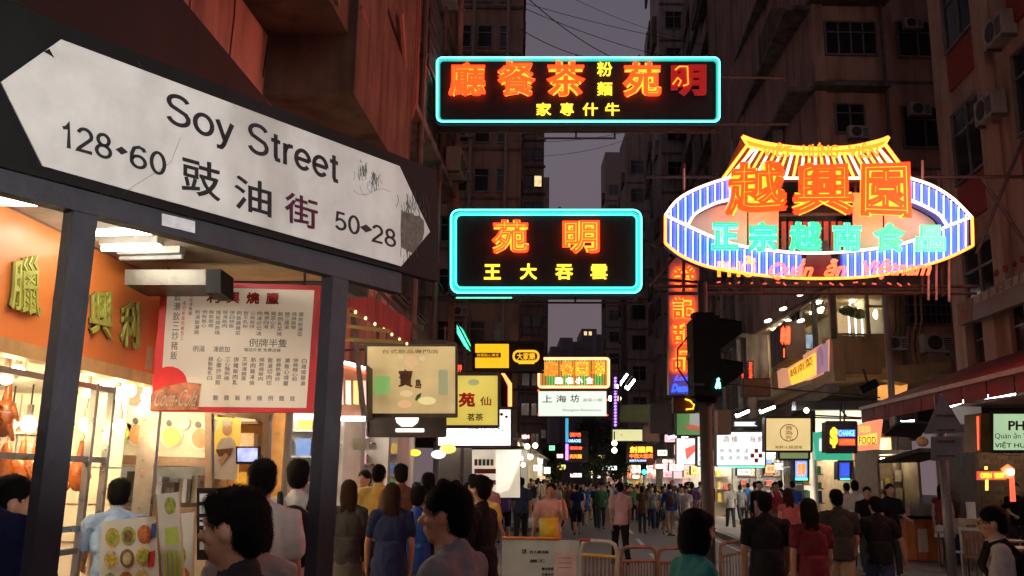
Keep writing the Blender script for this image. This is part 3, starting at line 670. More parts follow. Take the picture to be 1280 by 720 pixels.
# ================================================================ LIGHTBOXES AND BOARDS OVER THE STREET
def lightbox(name, label, d, r, face, edge=None, dep=.3, cat='sign', group=None, frame=True, plane=None, border=1.5):
    fr = plane or PF(d); x0, y0, x1, y1 = r
    t = thing(name, label, cat, fr((x0+x1)/2, y1), group)
    em = edge or mat('sign_edge', (.07, .06, .05), .6, .2)
    MB().rect(fr, x0-border, y0-border, x1+border, y1+border, -.012, dep).obj('casing', em, t)
    MB().rect(fr, x0, y0, x1, y1, 0, .01).obj('face', face, t)
    if frame:
        q = MB()
        for a, b in (((x0-border, y0-border), (x1+border, y0-border)), ((x0-border, y1+border), (x1+border, y1+border)), ((x0-border, y0-border), (x0-border, y1+border)), ((x1+border, y0-border), (x1+border, y1+border))):
            q.bar(fr(*a, .004), fr(*b, .004), border*d/FPX*1.0+.012, .05)
        q.obj('frame', em, t)
    return t, fr
def word(fr, s, r, m, parent, off=.012, name='lettering', mode='fill', bev=.02, plump=0):
    b = MB(); put(b, fr, s, r, off, mode, bev)
    if plump: put(b, fr, s, r, off, 'tube', plump)
    return b.obj(name, m, parent)
ink = mat('print_black', (.015, .014, .014), .5, 0, .1); inkred = mat('print_red', (.45, .02, .02), .5, 0, .1); inkgreen = mat('print_green', (.03, .2, .05), .5, 0, .1); inkblue = mat('print_blue', (.03, .08, .3), .5); inkbrown = mat('print_brown', (.12, .045, .02), .5)
inkgrey = mat('print_grey', (.2, .2, .2), .5); inkyellow = mat('print_yellow', (.6, .42, .03), .5); inkpink = mat('print_pink', (.55, .2, .16), .5)
def hang(fr, pts, label, r=.015): return truss(fr, pts, 'sign_bracket', label, r)
# 寶 cream tea sign
t, fr = lightbox('lightbox_sign', 'cream lightbox with brown 寶 lettering and green can picture, right of the second post', 11, (459, 432, 569, 518), emi('cream_face', (.56, .40, .17), .62, (.3, .25, .15), .4, 1.6))
word(fr, '寶', (498, 462, 516, 484), inkbrown, t, plump=.03); word(fr, '島', (519, 474, 527, 486), inkbrown, t, plump=.03)
b = MB().poly(fr, rrect(468, 470, 488, 493, 3), .012); b.obj('can_picture', emi('can_green', (.18, .42, .10), .7), t)
b = MB().poly(fr, rrect(548, 462, 560, 494, 3), .012); b.obj('bottle_picture', emi('bottle_olive', (.25, .28, .12), .6), t)
for i, (cx, cy, rx, ry, c) in enumerate(((514, 452, 9, 7, (.55, .3, .12)), (508, 492, 8, 4, (.6, .38, .18)), (534, 501, 11, 5, (.62, .55, .2)), (501, 446, 4, 3, (.45, .35, .15)), (528, 448, 4, 3, (.5, .38, .2)), (506, 505, 9, 5, (.6, .3, .12)))):
    MB().disc(fr, cx, cy, rx, ry, .012).obj('snack_picture', emi('snack%d' % i, c, .8), t)
MB().poly(fr, [(519, 499), (521, 494), (527, 491), (526, 496), (520, 502)], .018).obj('leaf_picture', inkgreen, t)
word(fr, '台式飲品專門店', (478, 437, 548, 442), inkbrown, t)
hang(PF(11.1), [((400, 436), (560, 430)), ((455, 428), (575, 430)), ((470, 405), (470, 432)), ((555, 405), (555, 432))], 'thin steel arms over the cream lightbox')
# black board with a white logo
t, fr = lightbox('fascia_sign', 'dark fascia board with a glowing white bowl logo beneath the cream lightbox', 13, (461, 519, 555, 543), mat('dark_board', (.06, .055, .055), .4))
lm = emi('logo_white', (1, .93, .8), 2.2)
MB().poly(fr, [(494, 520), (524, 520), (522, 528), (516, 533), (502, 533), (496, 528)], .02, .03).obj('bowl_logo', lm, t); MB().rect(fr, 495, 536, 530, 540, .02, .03).obj('logo_line', lm, t)
# yellow 苑 sign
t, fr = lightbox('lightbox_sign', 'yellow green lightbox with red 苑 character behind the cream lightbox', 14, (526, 469, 622, 532), emi('yellowgreen_face', (.58, .47, .06), .72, (.5, .5, .2), .18, 1.8))
word(fr, '苑', (573, 491, 594, 509), mat('bright_red_print', (.75, .03, .03), .5), t, plump=.05); word(fr, '仙', (600, 496, 614, 507), inkpink, t, plump=.02)
MB().disc(fr, 592, 478, 7, 4, .012).obj('crest', emi('crest_green', (.3, .4, .12), .6), t); word(fr, '茗茶', (584, 517, 604, 526), inkbrown, t, plump=.02)
word(fr, '奶茶', (540, 500, 560, 512), inkpink, t)
# long white sign
t, fr = lightbox('lightbox_sign', 'long white lightbox at the shop row below the yellow green sign', 17, (548, 512, 638, 557), emi('white_face', (.9, .97, 1), 1.5, (.8, .8, .8), .08, 1.2))
MB().rect(fr, 555, 530, 578, 534, .012).obj('lettering', inkgrey, t); word(fr, '眼鏡 OPTICAL', (585, 528, 630, 540), inkgrey, t); MB().disc(fr, 627, 518, 2.2, 2.2, .015).obj('dot', inkred, t); MB().disc(fr, 633, 521, 2, 2, .015).obj('dot', inkred, t)
# yellow and black fast food sign
F22 = PF(22)
t, fr = lightbox('lightbox_sign', 'half yellow half black horizontal sign with a yellow pill logo', 22, (593, 429, 677, 461), mat('soot_black', (.03, .02, .018), .4))
MB().rect(fr, 594, 430, 636, 460, .012).obj('yellow_panel', emi('amber_face', (.95, .46, .01), 1.0, (.6, .4, .05), .1, 2), t)
MB().rect(fr, 593, 441, 626, 447, .018).obj('black_band', ink, t); word(fr, '快餐點心專家', (596, 442, 624, 446), emi('amber_face', (.95, .46, .01), 1.0), t, .024)
yl = emi('logo_amber', (1, .5, .02), 1.0); MB().line(fr, rrect(642, 439, 673, 452, 6), .03, .02, 6, True).obj('pill_outline', yl, t); word(fr, '大家樂', (646, 441, 669, 450), yl, t, .02, plump=.02)
MB().rect(fr, 648, 453.5, 668, 455, .015).obj('lettering', yl, t)
hang(PF(22.3), [((575, 427), (680, 427)), ((575, 464), (680, 464))], 'steel rails above and below the yellow and black sign', .03)
# red framed restaurant neon in the middle of the street
t, fr = lightbox('neon_sign', 'striped orange and green neon sign with a red frame in the middle of the street', 30, (673, 448, 761, 484), mat('soot_brown', (.05, .03, .02), .4), cat='neon sign')
for i in range(44):
    x = 675+i*1.98; c = (emi('tube_green', (.12, .75, .12), 1.0) if (i//5) % 2 else emi('tube_amber', (.75, .30, .03), .95)); MB().line(fr, [(x, 450), (x, 482.5)], .011, .03, 5).obj('stripe_tube', c, t)
MB().line(fr, rrect(673.5, 448.5, 760.5, 484, 3), .045, .06, 6, True).obj('frame_tube', emi('frame_salmon', (1, .35, .16), 2.6), t)
for s, x in (('廳', 680), ('餐', 700), ('園', 719), ('翠', 739)): neonchar(fr, s, (x, 452, x+17, 470), t, emi('neon_gold2', (1, .5, .03), 2.0), emi('face_orange2', (1, .16, .01), 1.3), .03, .08, plump=.04)
for s, x in (('馳', 694), ('名', 707), ('小', 719), ('食', 732)): word(fr, s, (x, 472, x+9, 480), T_WHITE, t, .08, 'character', plump=.04)
# 上海坊
t, fr = lightbox('lightbox_sign', 'white lightbox with black brushed 上海坊 characters below the striped neon sign', 30, (673, 489, 758, 520), emi('white_face2', (.86, 1, .86), .78, (.8, .8, .8), .06, 1))
for s, r in (('上', (678, 494, 690, 503)), ('海', (695, 494, 708, 503)), ('坊', (713, 493, 724, 503))): word(fr, s, r, ink, t, name='character', plump=.012)
word(fr, '滬菜小館', (728, 498, 753, 502), inkgrey, t); word(fr, 'Shanghai Restaurant', (703, 511, 752, 515), inkgrey, t)
for x, y in ((673, 488), (673, 518), (759, 500), (759, 519)): MB().disc(fr, x, y, 1.1, 1.1, .05, .05).obj('corner_lamp', T_RED, t)
hang(PF(30.3), [((640, 446), (775, 446)), ((640, 486.5), (775, 486.5)), ((775, 440), (775, 525))], 'steel posts that carry the striped neon and the white lightbox', .04)
# far signs, centre and left
def far_sign(label, d, r, face, words=(), cat='sign', name='lightbox_sign', **k):
    t, fr = lightbox(name, label, d, r, face, cat=cat, border=.8, **k)
    for s, rr, m_ in words: word(fr, s, rr, m_, t, .02, plump=.03)
    return t, fr
far_sign('small red neon square glowing high beside the far left tower', 45, (642, 408, 652, 421), mat('soot_black', (.03, .02, .018), .4), (('巴', (643, 409, 651, 420), T_RED),), 'neon sign', 'neon_sign')
t, fr = far_sign('distant sign with red and blue lines of neon beside a blue tube', 50, (708, 540, 734, 576), mat('soot_black', (.03, .02, .018), .4), (('酒吧', (712, 541, 726, 546), T_RED), ('KARAOKE', (710, 549, 726, 553), T_SKY), ('夜總會', (712, 558, 728, 562), T_RED), ('天天麵', (712, 568, 727, 573), emi('neon_orange', (1, .36, .02), 3.2))), 'neon sign', 'neon_sign')
MB().line(fr, [(708.5, 523), (708.5, 553)], .09, .1).obj('blue_tube', emi('far_cyan_tube', (.03, .35, .6), 1.0), t); MB().line(fr, [(708.5, 555), (708.5, 575)], .09, .1).obj('purple_tube', T_PURP, t)
t, fr = far_sign('red and yellow LED sign board reading 金國興 over the distant right pavement', 48, (785, 556, 818, 578), mat('soot_red', (.12, .015, .01), .4), (('創國興', (787, 558, 816, 566), emi('led_amber', (1, .5, .02), 1.8)), ('中西大飯店', (787, 567, 816, 573), emi('led_red', (1, .14, .01), 2.2)), ('RESTAURANT', (787, 574.5, 812, 577), T_SKY)), 'led sign', 'led_sign')
far_sign('pale yellow horizontal lightbox over the right side of the street', 40, (766, 537, 804, 551), emi('pale_face', (.62, .60, .28), .95, (.5, .5, .4), .06, 1), (('•', (776, 543, 777.5, 544.5), inkbrown),))
far_sign('unlit olive board above the pale yellow lightbox', 38, (775, 507, 813, 527), mat('olive_board', (.13, .13, .04), .6))
far_sign('brown unlit board right of the pale yellow lightbox', 36, (805, 533, 824, 551), mat('brown_board', (.2, .08, .05), .6))
t, fr = far_sign('green and white advertising board with a red swoosh under the dessert sign', 26, (846, 516, 882, 544), emi('ad_green', (.10, .28, .08), .55, (.2, .4, .2), .3, 1.2))
MB().rect(fr, 862, 517, 882, 536, .012).obj('pale_patch', emi('ad_pale', (.45, .5, .42), .5), t); MB().poly(fr, [(856, 532), (866, 531), (880, 534), (878, 538), (860, 537)], .018).obj('swoosh', emi('ad_red', (.7, .08, .04), .6), t)
t, fr = far_sign('dark brown board with a yellow neon crescent left of the traffic light pole', 25, (843, 497, 868, 515), mat('brown_board2', (.22, .06, .03), .6))
MB().line(fr, [(856, 499), (862, 501), (867, 506), (866, 511), (857, 512)], .022, .05).obj('neon_crescent', emi('neon_yellow', (1, .62, .03), 1.6), t)
far_sign('dark square board hanging beneath the steel bracket left of the dessert sign', 33, (814, 506, 840, 540), mat('dark_board', (.06, .055, .055), .4))
t, fr = far_sign('bright white menu lightbox with red checks behind the traffic light pole', 27, (896, 540, 956, 582), emi('white_face3', (.95, 1, .98), .8, (.8, .8, .8), .05, 1))
for x, s in ((903, '酒'), (914, '樓'), (936, '海'), (947, '鮮')): word(fr, s, (x, 545, x+8, 553), inkpink, t, .02)
for i in range(4): 
    for j in range(2): word(fr, random.choice('粥粉麵飯菜湯魚肉'), (900+i*10, 561+j*9, 905+i*10, 566+j*9), inkgrey, t, .02)
for x, y in ((943, 561), (938, 567), (948, 567), (943, 573)): MB().rect(fr, x, y, x+4.6, y+5, .02).obj('red_check', inkred, t)
MB().line(fr, [(897, 583.5), (955, 583.5)], .02, .02).obj('green_tube', T_GREEN, t)
t, fr = far_sign('narrow white lightbox column just left of the traffic light pole', 27.5, (872, 535, 882, 582), emi('white_face4', (.9, 1, .95), .85))
for i in range(5): word(fr, random.choice('茶餐廳冰室'), (873.5, 539+i*9, 880.5, 545+i*9), inkred, t, .02)
far_sign('white glowing strip sign above the checked lightbox', 28, (918, 527, 950, 533), emi('white_face4', (.9, 1, .95), .85))
t, fr = lightbox('lightbox_sign', 'square cream lightbox with a round red seal beside the exchange sign', 24, (958, 523, 1013, 563), emi('cream_face2', (.72, .52, .22), .85, (.5, .45, .3), .12, 1.5))
MB().line(fr, [(986+11*math.cos(a/16*6.283), 541+10.5*math.sin(a/16*6.283)) for a in range(16)], .012, .01, 5, True).obj('seal_ring', inkpink, t)
word(fr, '食\n為\n先', (981, 532, 991, 550), inkred, t); word(fr, '海鮮火鍋酒家', (968, 557, 1003, 561), inkbrown, t)
t, fr = lightbox('lightbox_sign', 'green fascia strip hanging below the square cream lightbox', 24.4, (975, 566, 1010, 573), emi('strip_green', (.3, .36, .14), .5))
t, fr = lightbox('led_sign', 'black LED exchange sign with a yellow dollar mark and blue and red lines', 22, (1034, 529, 1069, 564), mat('led_black', (.04, .012, .02), .3), cat='led sign')
word(fr, '$', (1037, 534, 1047, 560), emi('led_yellow', (1, .6, .02), 1.5), t, .02, plump=.06)
MB().rect(fr, 1047, 537, 1069, 546, .012).obj('blue_screen', emi('led_bluescreen', (.02, .15, 1), .9), t); word(fr, 'CHANGE', (1048, 538, 1068, 545), emi('led_cyan', (.3, .8, 1), 1.5), t, .024)
MB().rect(fr, 1048, 548, 1069, 557, .012).obj('red_screen', emi('led_redscreen', (.7, .02, .02), .8), t); word(fr, '人民幣找換', (1049, 549, 1068, 556), emi('led_red', (1, .14, .01), 2.2), t, .024)
hang(PF(22.3), [((1015, 521), (1080, 523)), ((1054, 505), (1054, 530)), ((1059, 505), (1059, 530)), ((1050, 505), (1062, 520))], 'black hanger with a hook above the dollar sign', .02)
t, fr = lightbox('led_sign', 'upright LED board in red and blue glowing over the right pavement', 24, (994, 576, 1009, 599), emi('led_bluescreen2', (.08, .35, 1), 1.1), cat='led sign'); word(fr, '按摩', (996, 578, 1007, 595), emi('led_red', (1, .14, .01), 2.2), t, .02, plump=.05); MB().line(fr, [(994, 599), (1009, 599)], .03, .02).obj('green_tube', T_GREEN, t)
t, fr = lightbox('led_sign', 'dim blue LED window sign under the green fascia', 25.4, (1049, 578, 1062, 598), emi('led_dimblue', (.03, .06, .5), .8), cat='led sign'); MB().line(fr, [(1050, 599), (1062, 599)], .02, .02).obj('green_tube', T_GREEN, t); word(fr, '足浴', (1051, 580, 1061, 594), T_BLUE, t, .02)
t, fr = lightbox('neon_sign', 'green neon fish outline seen edge on over the left shops', 20, (566, 403, 590, 442), mat('soot_black', (.03, .02, .018), .4), frame=False, plane=Plane(P(578, 420, 20), (-.55, -.83, 0)), cat='neon sign')
for o in list(t.children):
    if o.name.startswith('casing') or o.name.startswith('face'): bpy.data.objects.remove(o)
fr = PF(20)
MB().poly(fr, [(571, 404), (579, 412), (588, 430), (588, 439), (580, 432), (571, 416)], 0, .08).obj('green_face', emi('fish_green', (.03, .75, .3), 1.3), t)
for i in range(5): MB().line(fr, [(572+i*3, 405+i*5), (574+i*2.6, 419+i*4.4)], .02, .03).obj('green_tube', T_GREEN, t)
MB().line(fr, [(571, 404), (590, 440)], .02, .1).obj('bracket', steel, t)
t, fr = lightbox('neon_sign', 'little red neon edge sign beside the cream lightbox', 18, (571, 455, 578, 466), mat('soot_black', (.03, .02, .018), .4), cat='neon sign'); word(fr, '押', (572, 456, 577, 465), T_RED, t, .03)
t, fr = lightbox('neon_sign', 'purple beaded tube column at the right of the white lightbox', 34, (767, 470, 771, 535), mat('soot_black', (.03, .02, .018), .4), cat='neon sign', frame=False)
for i in range(16): MB().disc(fr, 769, 473+i*3.9, 1.7, 1.5, .1, .08).obj('bulb', T_PURP, t)
t = thing('neon_sign', 'bent warm tube arrow on the left side above the white canopy', 'neon sign', P(636, 510, 26)); fr = PF(26)
MB().line(fr, [(628, 466), (638, 480), (638, 508)], .05, 0).obj('arrow_tube', emi('arrow_orange', (1, .3, .06), 2.2), t); MB().line(fr, [(631, 472), (636, 482), (636, 508)], .03, 0).obj('arrow_tube', emi('neon_salmon', (1, .2, .12), 2.2), t); MB().rect(fr, 626, 464, 640, 509, -.06, .1).obj('backing', panelm, t)
# pairs of white fluorescent floods on brackets (right of the white sign)
def flood(d, a, b, label, wd=.12, grp='white strip lamps along the street'):
    fr = PF(d); t = thing('strip_lamp', label, 'lamp', fr(*a), grp)
    pa, pb = fr(*a), fr(*b); MB().bar(pa+Vector((0, .03, wd*.5)), pb+Vector((0, .03, wd*.5)), wd*1.4, wd*.5).obj('housing', steel, t)
    MB().tube([pa, pb], wd*.42, 8).obj('tube', emi('lamp_white', (.9, .95, 1), 30.0, (.8, .8, .8)), t); return t
for a, b, lab in (((771, 484), (783, 467), 'slanted white strip lamp right of the striped neon, front one'), ((783, 486), (792, 474), 'slanted white strip lamp right of the striped neon, rear one')): flood(34, a, b, lab, .2)
for x, y, lab in ((763, 498, 'round white lamp left on the crossbar by the white sign'), (773, 498, 'round white lamp right on the crossbar by the white sign'), (768, 554, 'upper globe lamp above the distant crowd'), (768, 563, 'lower globe lamp above the distant crowd'), (659, 558, 'round street globe seen past the left shops'), (669, 557, 'right one of two street globes past the left shops'), (663, 571, 'small low globe between the far left signs')):
    t = thing('globe_lamp', lab, 'lamp', P(x, y, 40), 'globe lamps far down the street'); c = P(x, y, 40); MB().ell(c, (.12, .12, .12), 10, 6).obj('globe', emi('globe_white', (1, .85, .6), 5), t); MB().cyl((c.x, c.y, c.z+.1), (c.x, c.y, c.z+.5), .03, 6).obj('stem', steel, t)

# --- overhead cables
for i, (a, b, d, r) in enumerate((((650, 8), (850, 75), 30, .02), ((650, 2), (905, 60), 36, .02), ((662, 0), (780, 78), 24, .022), ((648, 35), (760, 74), 20, .016), ((640, 176), (800, 160), 26, .012), ((655, 196), (790, 172), 30, .012), ((700, -10), (860, 50), 32, .014))):
    pa, pb = P(*a, d), P(*b, d+6); q = [pa.lerp(pb, t/10)+Vector((0, 0, -.2*4*(t/10)*(1-t/10))) for t in range(11)]
    lab = ['thick cable sagging across the sky, highest at the left', 'long thin cable crossing to the right tower', 'black cable with clamps running down to the right over the top sign', 'short cable just above the top neon sign', 'cable in the gap between the two cyan signs, upper', 'cable in the gap between the two cyan signs, lower', 'faint cable at the very top right of the sky gap'][i]
    o = MB().tube(q, r*.65, 5).obj('overhead_cable', cabm); tag(o, lab, 'cable', 'overhead cables')
# ================================================================ STREET NAME SIGN
SP = Plane((-1.08, 2.2, 0), (.8, -.6, 0))
ss = thing('street_sign', 'white arrow shaped Soy Street name plate on a black board held by two dark posts', 'street sign', (SP(115, 300).x, SP(115, 300).y, 0))
blackb = mat('sign_black', (.010, .010, .011), .6, 0, .3, 4, .05, .12, .5, (.02, .014, .014)); postm = mat('sign_post_paint', (.042, .045, .056), .55, .1, .25, 7, .15, .3, .5, (.05, .04, .04))
MB().poly(SP, [(-90, -38), (546, 213), (549, 352), (-90, 184)], 0, .035).obj('board', blackb, ss)
# the white arrow plate, with dirt
pm = mat('arrow_plate_white', (.62, .63, .61), .4, 0, .22, 4.5, .08, .4, .85, (.33, .31, .28))
ar = MB().poly(SP, [(0, 103), (75, 50), (498, 208), (536, 290), (500, 333), (52, 208)], .006, .004).obj('arrow_plate', pm, ss)
signink = mat('sign_ink', (.022, .02, .024), .4, 0, .3, 20, 0)
def arc(cx, cy, rx, ry, a0, a1, n=14): return [(cx+rx*math.cos(math.radians(a0+(a1-a0)*i/n)), cy+ry*math.sin(math.radians(a0+(a1-a0)*i/n))) for i in range(n+1)]
# plain sans letters drawn as strokes: x to the right, y up, capital height 1
GL = {
 'S': (.72, [arc(.36, .745, .27, .215, 20, 180, 10)+[(.10, .68)]+[(.16, .59), (.36, .515), (.56, .44), (.63, .33)]+arc(.355, .265, .28, .225, 0, -165, 12)]),
 'o': (.62, [arc(.31, .35, .25, .31, 0, 360, 24)]),
 'y': (.54, [[(.05, .68), (.28, .06)], [(.50, .68), (.24, -.08), (.17, -.19), (.04, -.2)]]),
 't': (.34, [[(.17, .88), (.17, .14), (.21, .05), (.32, .05)], [(.02, .66), (.32, .66)]]),
 'r': (.38, [[(.10, 0), (.10, .69)], [(.10, .42), (.15, .58), (.25, .66), (.37, .66)]]),
 'e': (.60, [[(.06, .36), (.54, .36)], arc(.30, .36, .24, .30, 0, 320, 26)]),
 ' ': (.34, []),
 '1': (.5, [[(.10, .76), (.22, .80), (.30, .98), (.30, 0)]]),
 '2': (.6, [arc(.30, .70, .23, .25, 165, -30, 12)+[(.10, .14), (.06, .05), (.55, .05)]]),
 '8': (.62, [arc(.31, .73, .20, .22, 0, 360, 20), arc(.31, .27, .25, .235, 0, 360, 22)]),
 '6': (.62, [arc(.31, .29, .24, .25, 0, 360, 22), [(.07, .32), (.08, .60), (.16, .86), (.33, .95), (.48, .90), (.53, .78)]]),
 '0': (.62, [arc(.31, .49, .235, .46, 0, 360, 26)]),
 '5': (.6, [[(.50, .93), (.17, .93), (.12, .50)]+arc(.30, .32, .24, .27, 130, -150, 14)]),
}
def ribbon(mb, f, pts, w):
    n = len(pts); closed = (abs(pts[0][0]-pts[-1][0])+abs(pts[0][1]-pts[-1][1])) < 1e-4
    L = []; R_ = []
    for i in range(n):
        if closed: a = pts[i-1 if i else n-2]; b = pts[i+1 if i < n-1 else 1]
        else: a = pts[max(i-1, 0)]; b = pts[min(i+1, n-1)]
        dx, dy = b[0]-a[0], b[1]-a[1]; l = math.hypot(dx, dy) or 1
        if not closed and 0 < i < n-1:
            d1 = (pts[i][0]-a[0], pts[i][1]-a[1]); d2 = (b[0]-pts[i][0], b[1]-pts[i][1]); l1 = math.hypot(*d1) or 1; l2 = math.hypot(*d2) or 1
            t_ = (d1[0]/l1+d2[0]/l2, d1[1]/l1+d2[1]/l2); lt = math.hypot(*t_) or 1; dx, dy = t_; l = lt
            k = 1/max(.5, (lt/2))
        else: k = 1
        nx, ny = -dy/l*w/2*k, dx/l*w/2*k
        L.append((pts[i][0]+nx, pts[i][1]+ny)); R_.append((pts[i][0]-nx, pts[i][1]-ny))
    vs = [f(x, y, 0) for x, y in L]+[f(x, y, 0) for x, y in R_]+[f(x, y, 1) for x, y in L]+[f(x, y, 1) for x, y in R_]
    fs = []
    for i in range(n-1):
        fs += [(2*n+i, 3*n+i, 3*n+i+1, 2*n+i+1), (i, i+1, n+i+1, n+i), (i, 2*n+i, 2*n+i+1, i+1), (n+i, n+i+1, 3*n+i+1, 3*n+i)]
    mb.add(vs, fs)
def signtext(s, quad, w=.115, gap=.06, parent=None, m=None):
    TL, TR, BR, BL = [SP(x, y, .0065) for x, y in quad]
    tot = sum(GL[c][0]+gap for c in s)-gap; x = 0
    for c in s:
        wd, st = GL[c]
        if st:
            mb = MB()
            def f(px, py, up, x=x):
                u = (x+px)/tot; b = BL*(1-u)+BR*u; t = TL*(1-u)+TR*u
                return b+(t-b)*py+SP.n*(.002*up)
            for p in st: ribbon(mb, f, p, w)
            mb.obj('letter', m or signink, parent)
        x += wd+gap
signtext('Soy Street', [(205, 114.5), (421, 192.5), (421, 229.5), (205, 152.5)], .125, .05, ar)
signtext('128', [(73, 152), (138, 170.5), (138, 201), (73, 183)], .125, .06, ar); signtext('60', [(160, 180), (206, 193), (206, 221), (160, 208)], .125, .08, ar)
signtext('50', [(416, 263), (448, 272), (448, 294.5), (416, 286)], .125, .08, ar); signtext('28', [(463, 280), (493, 288.5), (493, 310), (463, 302)], .125, .08, ar)
for cx, cy in ((150, 189), (455.5, 286)): MB().poly(SP, [(cx-7.5, cy-2), (cx, cy-5), (cx+8, cy+2), (cx, cy+5)], .0085, .002).obj('diamond', signink, ar)
for s, q in (('豉', [(225, 194), (273, 207), (273, 253), (225, 240)]), ('油', [(291, 218), (337, 231), (337, 273), (291, 260)]), ('街', [(354, 239), (395, 251), (395, 289), (354, 277)])):
    m_ = signink if s != '街' else mat('sign_ink_reflection', (.07, .012, .03), .4, 0, .3, 20, 0)  # red neon reflection put into the colour of this one character
    b = MB(); put(b, SP, s, q, .0085, 'fill'); put(b, SP, s, q, .0082, 'tube', .013); b.obj('character', m_, ar)
# stains, scribbles, torn sticker and the bent notch
random.seed(4)
scr = mat('scratch_ink', (.07, .06, .055), .5, 0, .3, 30, 0)
b = MB()
for cx, cy, sx_, sy_, n in ((450, 214, 9, 12, 26), (465, 226, 7, 13, 22), (513, 258, 17, 15, 40), (512, 318, 10, 10, 16)):
    for i in range(n):
        x = cx+random.gauss(0, sx_*.5); y = cy+random.gauss(0, sy_*.4); l_ = random.uniform(3, sy_*1.3)
        b.line(SP, [(x, y-l_/2), (x+random.uniform(-1.5, 1.5), y), (x+random.uniform(-2, 2), y+l_/2)], random.uniform(.0004, .0013), .007, 4)
for p in ([(440, 238), (446, 243), (456, 244), (466, 238), (476, 236), (486, 240)], [(448, 232), (450, 240), (456, 246)], [(150, 252-8), (170, 238-8), (195, 219-4), (212, 205-2), (224, 172)], [(170, 77), (174, 84)], [(458, 228), (457, 236), (461, 240)]): b.line(SP, p, .0005, .007, 4)
b.obj('scratches', scr, ar)
tp = mat('tape_residue', (.15, .125, .11), .8, 0, .45, 60, .5)
pts = [(500, 262)]+[(500+i*3.2, 262+i*1.35+random.uniform(-2.2, 2)) for i in range(1, 9)]+[(528, 276), (528.5, 290), (526, 301), (520, 309), (514, 317), (506, 313), (499.5, 309), (499, 285)]
MB().poly(SP, pts, .0072, .001).obj('torn_sticker', tp, ar)
MB().poly(SP, [(53, 65), (60, 62), (66, 73)], .0072, .001).obj('bent_notch', blackb, ar)
# rail and posts
rail = MB().poly(SP, [(-90, 184.5), (505, 341), (505, 366), (-90, 214)], -.012, .045).obj('rail', postm, ss)
MB().poly(SP, [(205, 266), (246, 276), (246, 291), (205, 281)], -.008, .003).obj('sticker', mat('sticker_white', (.6, .62, .66), .5, 0, .15, 40), rail)
for (x1, y1, x2, y2, w_) in ((115, 240, 62, 720, .063), (431, 335, 402, 720, .067)):
    a = SP(x1, y1, -.0); d_ = SP.n.cross(Vector((0, 0, 1))).normalized()
    m = MB(); c = Vector((a.x, a.y, 0))-SP.n*.042
    zt = SP(x1, y1-14, 0).z
    q = [c+d_*sx_*w_/2+SP.n*sy_*w_/2*.8 for sx_, sy_ in ((-1, -1), (1, -1), (1, 1), (-1, 1))]
    m.add([(p.x, p.y, z) for z in (0, zt) for p in q], [(3,2,1,0),(4,5,6,7),(0,1,5,4),(1,2,6,5),(2,3,7,6),(3,0,4,7)]) if (q[1]-q[0]).cross(q[2]-q[1]).z > 0 else m.add([(p.x, p.y, z) for z in (0, zt) for p in q[::-1]], [(3,2,1,0),(4,5,6,7),(0,1,5,4),(1,2,6,5),(2,3,7,6),(3,0,4,7)])
    m.obj('post', postm, ss)
# spotlight added out of view behind the viewer to light the name plate
sl_ = thing('wall_or_added_lamp', 'small spotlight added out of view behind the viewer to light the street name plate', 'lamp', (.9, -.9, 2.25))
MB().cyl((.9, -.9, 2.25), (.84, -.72, 2.27), .07, 14, .09).obj('housing', blackb, sl_)
ld = bpy.data.lights.new('spotlight', 'SPOT'); ld.energy = 350; ld.color = (1, .95, .88); ld.spot_size = math.radians(36); ld.spot_blend = .5; ld.shadow_soft_size = .06
lo = bpy.data.objects.new('spotlight', ld); COL.objects.link(lo); lo.location = (.83, -.69, 2.272)
tgt = SP(270, 185); dr = tgt-lo.location; lo.rotation_euler = dr.to_track_quat('-Z', 'Y').to_euler()

# ================================================================ LEFT: ROAST MEAT SHOP
W = PWL(-3.5); lamp_w = emi('lamp_white', (.9, .95, 1), 30.0); steelb = mat('brushed_steel', (.45, .43, .40), .3, .9, .2, 12, .05)
shop = thing('roast_meat_shop', 'open roast meat shop with orange fascia, green characters and glass display at the left edge', 'shop', (W(60, 700).x, W(60, 700).y, PZ))
orange = mat('orange_fascia', (.85, .24, .05), .42, 0, .12, 1.2, .04, .45)
def wy(y): return Vector((stx(-3.5, y), y, 0))
FS = FL(-3.5)
def uof(px, py=500): return (W(px, py)-FS[0]).dot(S)
u_a, u_b = 3.2, uof(193, 420)
zt_ = 3.30; zb_ = (W(60, 446).z+W(180, 472).z)/2
MB().fbox(FS, u_a, u_b, zb_, zt_, -.05, .03).obj('fascia', orange, shop)
MB().fbox(FS, u_a, u_b, zb_-.06, zb_+.03, -.04, .09).obj('fascia_rim', mat('brass_rim', (.75, .5, .2), .35, .5), shop)
MB().fbox(FS, u_b, u_b+.05, .1, zt_, -.05, .10).obj('corner_post', steelb, shop)
MB().fbox(FS, u_b-.17, u_b-.06, zb_+.07, zb_+.25, .031, .035).obj('notice', mat('notice_cream', (.7, .55, .4), .6), shop)
cgreen = mat('character_olive', (.42, .40, .07), .5, 0, .25, 8, .1, .4); cgs = mat('character_side', (.08, .05, .02), .6)
for s, q in (('臘', [(6, 325), (38, 318), (40, 398), (2, 386)]), ('燒', [(60, 352), (95, 345), (96, 411), (60, 397)]), ('興', [(104, 365), (131, 362), (131, 426), (104, 417)]), ('利', [(144, 379), (166, 377), (166, 438), (143, 433)])):
    b = MB(); put(b, W, s, q, .06, 'fill'); put(b, W, s, q, .05, 'tube', .03); fo = b.obj('character', cgreen, shop)
    b = MB(); put(b, W, s, q, .034, 'tube', .04); b.obj('character_side', cgs, fo)
